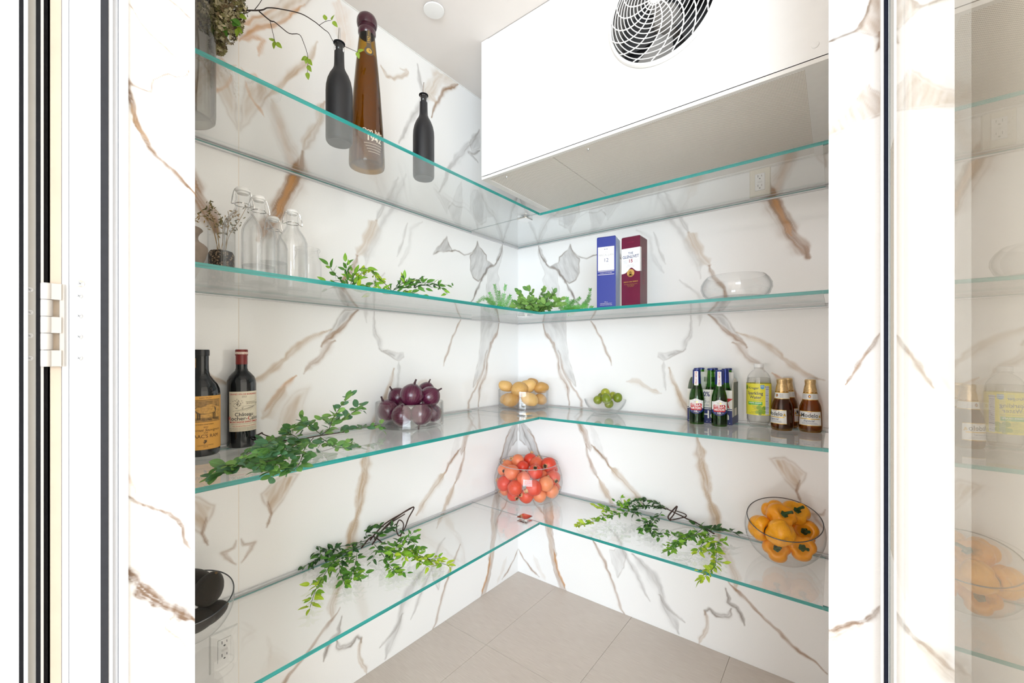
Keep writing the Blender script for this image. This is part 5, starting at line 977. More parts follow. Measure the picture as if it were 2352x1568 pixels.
# amber beer bottles with gold foil
MP = [(0.0001, 0.004), (0.025, 0.003), (0.0310, 0.0), (0.0340, 0.005), (0.0352, 0.014), (0.0352, 0.030), (0.0345, 0.050), (0.0335, 0.068), (0.0328, 0.080), (0.0316, 0.090), (0.0292, 0.099), (0.0258, 0.107), (0.0236, 0.113), (0.0224, 0.124), (0.0212, 0.135), (0.0196, 0.147), (0.0172, 0.160), (0.0150, 0.170), (0.0140, 0.176)]
GFOIL = mat('gold_neck_foil', (0.80, 0.56, 0.28), 0.32, 0.8, var=0.2, scale=120, bump=0.5, bscale=260)
def modelo(x, y, label, deg):
    t = thing('beer_bottle', (x, y, Z3), label, 'bottle', 'amber beer bottles')
    MB().lathe(MP, 44).build('body', GLASS_BEER, t)
    MB().lathe([(0.0001, 0.008), (0.030, 0.008), (0.0325, 0.016), (0.0325, 0.030), (0.0305, 0.078), (0.0265, 0.099), (0.021, 0.112), (0.0195, 0.128), (0.0001, 0.1285)], 32).build('beer', glass('amber_beer', (0.78, 0.52, 0.10), (0.42, 0.20, 0.02), 0.02), t)
    MB().lathe([(0.0206, 0.1385), (0.0200, 0.147), (0.0177, 0.160), (0.0156, 0.1695), (0.0166, 0.1715), (0.0162, 0.1755), (0.0168, 0.1775), (0.0166, 0.1835), (0.0148, 0.1862), (0.0001, 0.1868)], 36, wob=lambda a, z: 1 + 0.012 * math.sin(9 * a + 300 * z)).build('neck_foil', GFOIL, t)
    M1 = wrap(MP[2:], face_cam(x, y, deg), 0.034, 0.0005); M2 = wrap(MP[2:], face_cam(x, y, deg), 0.034, 0.0009); M3 = wrap(MP[2:], face_cam(x, y, deg), 0.034, 0.0013)
    nk = MB().strip(M1, -PI * 0.034, PI * 0.034, 40, 0.1155, 0.1365, nb=2).build('neck_label', PAPER, t)
    MB().strip(M2, -PI * 0.034, PI * 0.034, 40, 0.1140, 0.1158).strip(M2, -PI * 0.034, PI * 0.034, 40, 0.1362, 0.1382).build('neck_gold_line', PRINT_GOLD, nk)
    q = MB().oval(M2, -0.002, 0.1265, 0.0058, 0.0052, 0, 16).oval(M3, -0.0015, 0.1262, 0.0030, 0.0030, 1, 10)
    for i in range(6): q.strip(M2, 0.012, 0.030 - 0.002 * (i % 2), 3, 0.1185 + i * 0.0026, 0.1193 + i * 0.0026, 2).strip(M2, -0.034, -0.014, 3, 0.1185 + i * 0.0026, 0.1193 + i * 0.0026, 2)
    q.build('neck_print', [mat('maroon_ink', (0.22, 0.02, 0.04), 0.4), PRINT_GOLD, PRINT_GREY], nk)
    lb = MB().strip(M1, -0.037, 0.037, 20, 0.025, 0.0745, nb=2).build('label', PAPER, t)
    q = MB().strip(M2, -0.037, 0.037, 16, 0.0735, 0.0752, 1).strip(M2, -0.037, 0.037, 16, 0.0242, 0.0262, 1).strip(M2, -0.032, 0.030, 14, 0.0470, 0.0500, 1)
    q.text(M3, 'Modelo', 0.0205, -0.002, 0.0600, 0, bold=0.006, squeeze=0.84).text(M3, 'Especial', 0.0098, -0.002, 0.0415, 2, shear=0.3).text(M3, 'CERVEZA IMPORTADA DE MEXICO', 0.0028, -0.001, 0.0345, 2).text(M3, 'BREWED AND BOTTLED IN MEXICO', 0.0028, 0, 0.0310, 2).text(M3, 'CERVEZA', 0.0034, 0, 0.0710, 3)
    for s_ in (-1, 1): q.oval(M3, s_ * 0.0315 - 0.001, 0.0590, 0.0022, 0.0042, 1, 10).oval(M3, s_ * 0.0290 - 0.001, 0.0560, 0.0018, 0.0026, 1, 8).oval(M3, s_ * 0.0335 - 0.001, 0.0545, 0.0018, 0.0026, 1, 8)
    q.build('label_print', [PRINT_BLACK, PRINT_GOLD, PRINT_NAVY, PRINT_RED], lb)
modelo(1.3055, -0.118, 'amber beer bottle with gold foil next to the water bottle, label turned left', -38)
modelo(1.3165, -0.041, 'amber beer bottle with gold foil, rearmost one against the wall', 100)
modelo(1.3895, -0.100, 'amber beer bottle with gold foil at the right end of the shelf', -2)

# ------------------------------------------------------------------ bowls
def bowl_cyl(x, y, z, r, h, label):
    t = thing('glass_bowl', (x, y, z), label, 'bowl')
    MB().lathe([(0.0001, 0.0), (r - 0.004, 0.0), (r, 0.004), (r, h - 0.001), (r - 0.001, h)], 64).build('outer_wall', GLASS_CLEAR, t)
    MB().lathe([(r - 0.001, h), (r - 0.0045, h - 0.001), (r - 0.005, 0.012), (r - 0.009, 0.008), (0.0001, 0.008)], 64).build('inner_wall', GLASS_CLEAR, t)
    return t
bowl_cyl(0.144, -0.893, Z3, 0.130, 0.092, 'clear straight-sided glass bowl holding red onions')
bowl_cyl(0.163, -0.170, Z3, 0.132, 0.092, 'clear straight-sided glass bowl of potatoes in the corner')
t = thing('glass_bowl', (0.600, -0.110, Z3), 'small flared clear glass bowl holding green limes', 'bowl')
MB().lathe([(0.0001, 0.004), (0.046, 0.003), (0.050, 0.0), (0.054, 0.003), (0.063, 0.010), (0.077, 0.024), (0.088, 0.040), (0.0945, 0.056), (0.0955, 0.064), (0.0935, 0.064), (0.0915, 0.055), (0.085, 0.040), (0.074, 0.026), (0.060, 0.013), (0.0001, 0.009)], 56, wob=lambda a, z: 1 + 0.03 * math.cos(2 * a)).build('bowl_wall', GLASS_CLEAR, t)
t = thing('glass_bowl', (0.21, -0.19, Z4), 'large rounded clear glass bowl full of pomegranates', 'bowl')
MB().lathe([(0.0001, 0.004), (0.090, 0.003), (0.110, 0.0), (0.130, 0.008), (0.155, 0.030), (0.172, 0.062), (0.177, 0.090), (0.174, 0.122), (0.165, 0.154), (0.153, 0.184), (0.151, 0.188), (0.1485, 0.188)], 72).build('bowl_wall', GLASS_CLEAR, t)
MB().tube([(0.150 * math.cos(2 * PI * k / 72), 0.150 * math.sin(2 * PI * k / 72), 0.188) for k in range(72)], 0.0016, 6, closed=True).build('rim', mat('glass_rim', (0.38, 0.38, 0.42), 0.1, var=0.1, spec=0.8), t)
t = thing('glass_bowl', (1.182, -0.285, Z2), 'empty low round clear glass bowl on the second shelf', 'bowl')
MB().lathe([(0.0001, 0.003), (0.060, 0.002), (0.070, 0.0), (0.090, 0.008), (0.105, 0.022), (0.113, 0.042), (0.112, 0.058), (0.104, 0.074), (0.093, 0.086), (0.091, 0.086), (0.101, 0.073), (0.1085, 0.057), (0.109, 0.042), (0.101, 0.024), (0.088, 0.012), (0.0001, 0.007)], 64).build('bowl_wall', GLASS_CLEAR, t)
def slant_bowl(x, y, z, R, off, tilt, az, label, flat=0.9):
    """round bowl whose mouth is cut on a slant towards azimuth az"""
    t = thing('glass_bowl', (x, y, z), label, 'bowl')
    cz_ = R * flat; nrm = Vector((math.sin(tilt) * math.cos(az), math.sin(tilt) * math.sin(az), math.cos(tilt)))
    e1 = nrm.orthogonal().normalized(); e2 = nrm.cross(e1); n, mrg = 72, 16
    q = MB(); vs = []
    ph0 = math.acos(off / R)
    for j in range(mrg + 1):
        ph = ph0 + (PI - ph0) * j / mrg
        for k in range(n):
            a = 2 * PI * k / n; d = nrm * math.cos(ph) + (e1 * math.cos(a) + e2 * math.sin(a)) * math.sin(ph)
            p_ = d * R + Vector((0, 0, cz_)); p_.z = max(p_.z, 0.0); vs.append(p_)
    q.add(vs, [(j * n + k, j * n + (k + 1) % n, (j + 1) * n + (k + 1) % n, (j + 1) * n + k) for j in range(mrg) for k in range(n)])
    q.build('bowl_wall', GLASS_CLEAR, t)
    rr_ = R * math.sin(ph0)
    MB().tube([nrm * off + Vector((0, 0, cz_)) + (e1 * math.cos(2 * PI * k / n) + e2 * math.sin(2 * PI * k / n)) * rr_ for k in range(n)], 0.0017, 6, closed=True).build('rim', mat('dark_glass_rim', (0.07, 0.075, 0.085), 0.1, var=0.1, spec=0.8), t)
slant_bowl(1.3136, -0.145, Z4, 0.124, 0.048, math.radians(21), face_cam(1.3136, -0.145), 'round clear glass bowl with slanted mouth holding yellow peppers')
slant_bowl(0.112, -1.590, Z4, 0.100, 0.022, math.radians(16), face_cam(0.112, -1.590), 'round clear glass bowl of avocados by the left reveal', flat=0.78)

# ------------------------------------------------------------------ fruit and vegetables
def streak_mat(name, c1, c2, rough=0.25, n=26, coat=0.3):
    m = bpy.data.materials.new(name); m.use_nodes = True; nt = m.node_tree; b = nt.nodes['Principled BSDF']; N = nt.nodes.new; Lk = nt.links.new
    tc = N('ShaderNodeTexCoord'); gr = N('ShaderNodeTexGradient'); gr.gradient_type = 'RADIAL'; Lk(tc.outputs['Object'], gr.inputs[0])
    nz = N('ShaderNodeTexNoise'); nz.inputs['Scale'].default_value = 18
    Lk(tc.outputs['Object'], nz.inputs['Vector'])
    ad = N('ShaderNodeMath'); ad.operation = 'MULTIPLY_ADD'; ad.inputs[1].default_value = n * 2 * PI; Lk(gr.outputs[0], ad.inputs[0])
    mu = N('ShaderNodeMath'); mu.operation = 'MULTIPLY'; mu.inputs[1].default_value = 7.0; Lk(nz.outputs['Fac'], mu.inputs[0]); Lk(mu.outputs[0], ad.inputs[2])
    sn = N('ShaderNodeMath'); sn.operation = 'SINE'; Lk(ad.outputs[0], sn.inputs[0])
    mr = N('ShaderNodeMapRange'); mr.inputs[1].default_value = -1; mr.inputs[2].default_value = 1; Lk(sn.outputs[0], mr.inputs[0])
    mx = N('ShaderNodeMix'); mx.data_type = 'RGBA'; mx.inputs[6].default_value = (*c1, 1); mx.inputs[7].default_value = (*c2, 1)
    Lk(mr.outputs[0], mx.inputs[0]); Lk(mx.outputs[2], b.inputs['Base Color']); b.inputs['Roughness'].default_value = rough; b.inputs['Coat Weight'].default_value = coat
    bp = N('ShaderNodeBump'); bp.inputs['Strength'].default_value = 0.25; bp.inputs['Distance'].default_value = 0.0008; Lk(mr.outputs[0], bp.inputs['Height']); Lk(bp.outputs[0], b.inputs['Normal'])
    return m
def speckle_mat(name, c1, c2, dark, rough=0.5, scale=30, sp=150, th=0.16, rnd=True, bump=0.12):
    m = bpy.data.materials.new(name); m.use_nodes = True; nt = m.node_tree; b = nt.nodes['Principled BSDF']; N = nt.nodes.new; Lk = nt.links.new
    tc = N('ShaderNodeTexCoord'); oi = N('ShaderNodeObjectInfo')
    nz = N('ShaderNodeTexNoise'); nz.inputs['Scale'].default_value = scale; nz.inputs['Detail'].default_value = 4
    vm = N('ShaderNodeVectorMath'); vm.operation = 'ADD'; Lk(tc.outputs['Object'], vm.inputs[0]); Lk(oi.outputs['Location'], vm.inputs[1]); Lk(vm.outputs[0], nz.inputs['Vector'])
    ad = N('ShaderNodeMath'); ad.operation = 'MULTIPLY_ADD'; ad.inputs[1].default_value = 0.75 if rnd else 0.0; ad.inputs[2].default_value = -0.36 if rnd else 0; Lk(oi.outputs['Random'], ad.inputs[0])
    s = N('ShaderNodeMath'); s.operation = 'ADD'; Lk(nz.outputs['Fac'], s.inputs[0]); Lk(ad.outputs[0], s.inputs[1])
    mr = N('ShaderNodeMapRange'); mr.inputs[1].default_value = 0.3; mr.inputs[2].default_value = 0.75; Lk(s.outputs[0], mr.inputs[0])
    mx = N('ShaderNodeMix'); mx.data_type = 'RGBA'; mx.inputs[6].default_value = (*c1, 1); mx.inputs[7].default_value = (*c2, 1); Lk(mr.outputs[0], mx.inputs[0])
    vo = N('ShaderNodeTexVoronoi'); vo.inputs['Scale'].default_value = sp; Lk(vm.outputs[0], vo.inputs['Vector'])
    lt = N('ShaderNodeMath'); lt.operation = 'LESS_THAN'; lt.inputs[1].default_value = th; Lk(vo.outputs['Distance'], lt.inputs[0])
    m2 = N('ShaderNodeMix'); m2.data_type = 'RGBA'; m2.inputs[7].default_value = (*dark, 1); Lk(lt.outputs[0], m2.inputs[0]); Lk(mx.outputs[2], m2.inputs[6])
    Lk(m2.outputs[2], b.inputs['Base Color']); b.inputs['Roughness'].default_value = rough
    bp = N('ShaderNodeBump'); bp.inputs['Strength'].default_value = bump; bp.inputs['Distance'].default_value = 0.001; Lk(nz.outputs['Fac'], bp.inputs['Height']); Lk(bp.outputs[0], b.inputs['Normal'])
    return m
def orient(o, axis):
    o.rotation_mode = 'QUATERNION'; o.rotation_quaternion = Vector((0, 0, 1)).rotation_difference(Vector(axis).normalized())
CF = Vector((-math.sin(0.6638), math.cos(0.6638), 0)); CR = Vector((math.cos(0.6638), math.sin(0.6638), 0)); UP = Vector((0, 0, 1))
def vdir(r, u, tow): return CR * r + UP * u - CF * tow       # right, up, towards the viewer

ONION = streak_mat('red_onion_skin', (0.060, 0.007, 0.024), (0.090, 0.012, 0.038), 0.2)
OSTEM = mat('onion_stem', (0.045, 0.012, 0.018), 0.6, var=0.3)
om = MB().ball(lambda d: (d[0] * 1.0, d[1] * 1.0, d[2] * 0.93 + (0.10 * max(0, d[2]) ** 6) - (0.05 * max(0, -d[2]) ** 8)), 28, 18).mesh('onion', ONION)
osm = MB().tube([(0, 0, 0.93), (0.01, 0, 1.10), (0.03, 0.01, 1.28), (0.06, 0.02, 1.42)], [0.16, 0.10, 0.075, 0.085], 8).mesh('stem', OSTEM)
olab = ['topmost front red onion in the bowl, stem upward', 'red onion at upper left, behind the topmost one', 'red onion at upper right with stem pointing up and right', 'red onion at the very back of the heap', 'red onion at the left of the bowl with upright stem', 'red onion low in front, left of centre', 'red onion low in front with stem pointing down', 'red onion at the lower right behind the glass', 'red onion at the lower left, mostly hidden']
odir = [vdir(.15, .9, -.3), vdir(-.4, .6, .3), vdir(.8, .6, .1), vdir(.2, .8, -.3), vdir(-.45, .85, .1), vdir(.9, -.1, -.3), vdir(-.1, -.85, .5), vdir(.4, .2, -.8), vdir(.2, .2, -.8)]
for (x, y, z, r), lb_, d in zip(FRUIT['onion'], olab, odir):
    r *= 1.10; x = max(x + 0.016, r + 0.02); dx, dy = x - 0.144, y + 0.893; L_ = math.hypot(dx, dy); lim = 0.124 - r
    if L_ > lim and z < Z3 + 0.085: x, y = 0.144 + dx * lim / L_, -0.893 + dy * lim / L_
    o = bpy.data.objects.new('red_onion', om); col.objects.link(o); o.location = (x, y, max(z, Z3 + r + 0.008)); o.scale = (r,) * 3; orient(o, d); tag(o, lb_, 'onion', 'red onions in the bowl')
    c = bpy.data.objects.new('stem', osm); col.objects.link(c); c.parent = o

POTATO = speckle_mat('potato_skin', (0.55, 0.30, 0.085), (0.72, 0.45, 0.16), (0.10, 0.06, 0.03), 0.5, 14, 60, 0.10)
pms = []
for k in range(3):
    ph = k * 2.1
    pms.append(MB().ball(lambda d: (d[0] * 1.18 + 0.05 * math.sin(3 * d[1] + ph), d[1] * 0.92 + 0.05 * math.sin(3 * d[2] + 2 * ph), d[2] * 0.86 + 0.05 * math.sin(4 * d[0] + ph)), 24, 14).mesh('potato', POTATO))
plab = ['potato at the upper left of the corner bowl', 'large potato at the top front of the corner bowl', 'potato behind the large top one, right of it', 'small potato at the back of the heap', 'potato at the upper right of the corner bowl', 'potato low in front at the left of the corner bowl', 'potato low in front at the centre of the corner bowl', 'potato low at the right of the corner bowl', 'potato low at the far left of the corner bowl']
for i, ((x, y, z, r), lb_) in enumerate(zip(FRUIT['potato'], plab)):
    r *= 1.08; dx, dy = x - 0.163, y + 0.170; L_ = math.hypot(dx, dy); lim = 0.124 - r * 1.05
    if L_ > lim and z < Z3 + 0.10: x, y = 0.163 + dx * lim / L_, -0.170 + dy * lim / L_
    o = bpy.data.objects.new('potato', pms[i % 3]); col.objects.link(o); o.location = (x, y, max(z, Z3 + r * .9 + 0.008)); o.scale = (r,) * 3; o.rotation_euler = (0.5 * math.sin(i * 3), 0.4 * math.cos(i * 2), 0.66 + 0.9 * math.sin(i * 1.7)); tag(o, lb_, 'potato', 'potatoes in the bowl')

LIME = speckle_mat('lime_skin', (0.16, 0.22, 0.012), (0.34, 0.36, 0.03), (0.09, 0.17, 0.012), 0.35, 8, 220, 0.10)
lm = MB().ball(lambda d: (d[0] * 0.97, d[1] * 0.97, d[2] * 1.05 + 0.09 * abs(d[2]) ** 9 * (1 if d[2] > 0 else -1)), 22, 14).mesh('lime', LIME)
lms = MB().lathe([(0.0001, 1.10), (0.09, 1.09), (0.11, 1.02)], 8).mesh('stem_scar', mat('lime_scar', (0.12, 0.10, 0.03), 0.7))
llab = ['topmost lime in the flared bowl', 'lime in front, below the topmost one', 'lime at the right of the flared bowl', 'lime at the left of the flared bowl', 'lime at the back right of the flared bowl', 'lime at the bottom, seen through the flared bowl', 'small lime at the back left of the flared bowl']
for i, ((x, y, z, r), lb_) in enumerate(zip(FRUIT['lime'], llab)):
    o = bpy.data.objects.new('lime', lm); col.objects.link(o); o.location = (x - 0.003, min(y - 0.038, -r - 0.03), max(z, Z3 + r + 0.011)); o.scale = (r,) * 3; o.rotation_euler = (1.2 + i, 0.4 * i, 0.9 * i); tag(o, lb_, 'lime', 'limes in the bowl')
    c = bpy.data.objects.new('stem_scar', lms); col.objects.link(c); c.parent = o

POME = speckle_mat('pomegranate_rind', (0.66, 0.050, 0.022), (0.80, 0.27, 0.12), (0.14, 0.02, 0.015), 0.42, 20, 42, 0.055)
pom = MB().ball(lambda d: tuple(v * (1 + 0.025 * math.cos(5 * math.atan2(d[1], d[0])) * (1 - d[2] ** 2)) for v in d), 26, 16).mesh('pomegranate', POME)
CROWN = mat('pomegranate_crown', (0.66, 0.36, 0.16), 0.6, var=0.35, scale=6)
b = MB(); n = 24
prof = [(0.30, 0.94), (0.23, 1.06), (0.22, 1.16), (0.27, 1.30)]
vs = []
for (r, z) in prof:
    for k in range(n):
        a = 2 * PI * k / n; zz = z + (0.10 * math.cos(6 * a) if z > 1.2 else 0); vs.append((r * math.cos(a), r * math.sin(a), zz))
b.add(vs, [(i * n + k, i * n + (k + 1) % n, (i + 1) * n + (k + 1) % n, (i + 1) * n + k) for i in range(3) for k in range(n)])
pcm = b.mesh('crown', CROWN)
pim = MB().lathe([(0.0001, 1.12), (0.17, 1.12), (0.20, 1.17)], 16).mesh('stamens', mat('pomegranate_stamens', (0.05, 0.03, 0.02), 0.8, var=0.5, scale=20))
rows = ['at the top back left, crown turned left', 'at the top back, bright red', 'at the top centre, behind the front layer', 'at the top right with crown turned to the viewer', 'at the top far right, half hidden', 'at the top far left behind the rim', 'at the upper left edge with a dark crown', 'in the upper left front, deep red', 'at the top, left of centre with crown facing down', 'at the upper centre with crown on top', 'in the middle, pale, left of centre', 'at the left edge, middle height', 'in the middle layer, left front, plain red', 'at the very front centre of the bowl', 'in the middle layer, right front, plain red', 'pale with crown turned right, at the right', 'at the right edge, middle height', 'at the lower right front', 'at the right edge low down', 'at the bottom front, left of centre', 'at the bottom front, right of centre', 'at the bottom left with crown facing down', 'at the far lower left', 'in the middle, small, behind the front ones', 'at the upper right edge behind the glass']
pdir = [vdir(-.9, .4, .3), vdir(.2, .8, -.6), vdir(.3, .6, -.7), vdir(-.5, .1, .9), vdir(.3, -.2, .9), vdir(-.6, .6, -.5), vdir(.1, .1, 1), vdir(.55, -.75, .45), vdir(.05, -.5, .9), vdir(-.05, .65, .7), vdir(.5, .3, -.8), vdir(-.7, .2, -.5), vdir(.2, -.2, -1), vdir(-.9, -.25, .35), vdir(.3, .5, -.8), vdir(.25, -.15, .95), vdir(.7, .3, -.6), vdir(.4, -.5, -.7), vdir(.8, -.2, -.4), vdir(-.75, .35, .6), vdir(.5, .2, -.8), vdir(.45, -.25, .85), vdir(-.8, -.3, -.3), vdir(.3, .3, -.9), vdir(.6, .5, -.5)]
bcx, bcy = 0.21, -0.19
for i, ((x, y, z, r), d) in enumerate(zip(FRUIT['pome'], pdir)):
    r *= 1.12
    # keep each fruit inside the glass
    h_ = min(max((z - Z4) / 0.188, 0), 1); rin = 0.170 * math.sin(min(PI, max(0.15, PI * (0.18 + 0.62 * h_)))) ** 0.45
    dx, dy = x - bcx, y - bcy; L_ = math.hypot(dx, dy); lim = max(0.02, rin - r)
    if L_ > lim: x, y = bcx + dx * lim / L_, bcy + dy * lim / L_
    o = bpy.data.objects.new('pomegranate', pom); col.objects.link(o); o.location = (x, y, max(z, Z4 + r + 0.004)); o.scale = (r,) * 3; orient(o, d); tag(o, 'orange-red pomegranate ' + rows[i], 'pomegranate', 'pomegranates in the bowl')
    c = bpy.data.objects.new('crown', pcm); col.objects.link(c); c.parent = o
    c2_ = bpy.data.objects.new('stamens', pim); col.objects.link(c2_); c2_.parent = c

PEPPER = speckle_mat('yellow_pepper_skin', (0.80, 0.30, 0.006), (0.90, 0.42, 0.012), (0.66, 0.22, 0.01), 0.30, 10, 30, 0.02, bump=0.06)
def pepf(d):
    a = math.atan2(d[1], d[0]); s = math.sqrt(max(0, 1 - d[2] ** 2)); lob = 1.06 - 0.30 * (1 - abs(math.sin(1.5 * a + 0.4))) ** 1.8 * (0.30 + 0.70 * s) + 0.03 * math.cos(2 * a)
    dimp = 0.52 * math.exp(-(s / 0.46) ** 2); zz = d[2] * (0.98 - dimp if d[2] > 0 else 0.98 - 0.20 * math.exp(-(s / 0.3) ** 2)); w_ = 1.04 if d[2] > 0 else 0.96
    rr = s ** (0.80 if d[2] > 0 else 0.92) * w_ * lob
    return (rr * math.cos(a), rr * math.sin(a), zz)
pem = MB().ball(pepf, 36, 24).mesh('pepper', PEPPER)
PSTEM = mat('pepper_stem', (0.016, 0.075, 0.022), 0.55, var=0.3)
psm = MB().tube(smooth_path([(0, 0, 0.46), (0.02, 0, 0.72), (0.09, 0.02, 0.98), (0.22, 0.04, 1.22)], 3), [0.20, 0.17, 0.15, 0.13, 0.12, 0.11, 0.105, 0.11, 0.125, 0.13], 10).mesh('stem', PSTEM)
pcal = MB().lathe([(0.0001, 0.60), (0.14, 0.59), (0.24, 0.56), (0.30, 0.50)], 24, wob=lambda a, z: 1 + 0.16 * math.cos(5 * a)).mesh('calyx', PSTEM)
elab = ['yellow pepper at the back left, stem turned left', 'yellow pepper at the top centre with upright stem', 'yellow pepper at the back right with upright stem', 'yellow pepper at the left with stem turned right', 'yellow pepper in front showing its plain blossom end', 'yellow pepper at the right with stem turned left', 'yellow pepper at the bottom left, behind the glass', 'yellow pepper at the bottom right, stem turned to the viewer', 'yellow pepper deep in the bowl, mostly hidden']
edir = [vdir(-.9, .35, .5), vdir(.1, .7, .75), vdir(-.1, .75, .65), vdir(.35, -.05, .95), vdir(.05, .3, -1), vdir(-.45, .35, .85), vdir(-.4, .5, .7), vdir(-.35, .3, .9), vdir(.2, .4, -.8)]
bcx, bcy = 1.3136, -0.145
for (x, y, z, r), lb_, d in zip(FRUIT['pepper'], elab, edir):
    r *= 1.20
    p_ = Vector((x - bcx, y - bcy, z - Z4 - 0.112)); lim = 0.121 - r * 0.90
    if p_.length > lim: p_ *= lim / p_.length
    zz = max(p_.z + Z4 + 0.112, Z4 + r * 0.82 + 0.003)
    o = bpy.data.objects.new('bell_pepper', pem); col.objects.link(o); o.location = (bcx + p_.x, bcy + p_.y, zz); o.scale = (r, r, r); orient(o, d); tag(o, lb_, 'pepper', 'yellow peppers in the bowl')
    for nm, me in (('stem', psm), ('calyx', pcal)):
        c = bpy.data.objects.new(nm, me); col.objects.link(c); c.parent = o

AVO = mat('avocado_skin', (0.020, 0.020, 0.014), 0.45, var=0.5, scale=30, c2=(0.045, 0.030, 0.022), bump=0.9, bscale=60)
am = MB().ball(lambda d: (d[0] * (0.92 - 0.20 * d[2]), d[1] * (0.92 - 0.20 * d[2]), d[2] * 1.32), 26, 18).mesh('avocado', AVO)
ast_ = MB().lathe([(0.10, 1.28), (0.09, 1.36), (0.0001, 1.37)], 10).mesh('stem_button', mat('avocado_stem', (0.16, 0.10, 0.05), 0.8))
alab = ['black avocado on top, right of the other', 'black avocado at the upper left against the reveal', 'dark avocado at the bottom right seen through the bowl', 'dark avocado at the bottom front seen through the bowl']
adir = [vdir(.45, .85, .1), vdir(-.5, .6, .3), vdir(.8, .3, -.4), vdir(.5, -.2, -.8)]
for (x, y, z, r), lb_, d in zip(FRUIT['avocado'], alab, adir):
    top = z > Z4 + 0.10; r = 0.036 if top else 0.031; p_ = Vector((x - 0.112, y + 1.590, z - Z4 - 0.078)); lim = 0.097 - r * 1.25
    if p_.length > lim and not top: p_ *= lim / p_.length
    if top: p_.x = max(p_.x, -0.055)
    o = bpy.data.objects.new('avocado', am); col.objects.link(o); o.location = (0.112 + p_.x, -1.590 + p_.y, max(Z4 + 0.078 + p_.z, Z4 + r + 0.006)); o.scale = (r,) * 3; orient(o, d); tag(o, lb_, 'avocado', 'avocados in the bowl')
    c = bpy.data.objects.new('stem_button', ast_); col.objects.link(c); c.parent = o

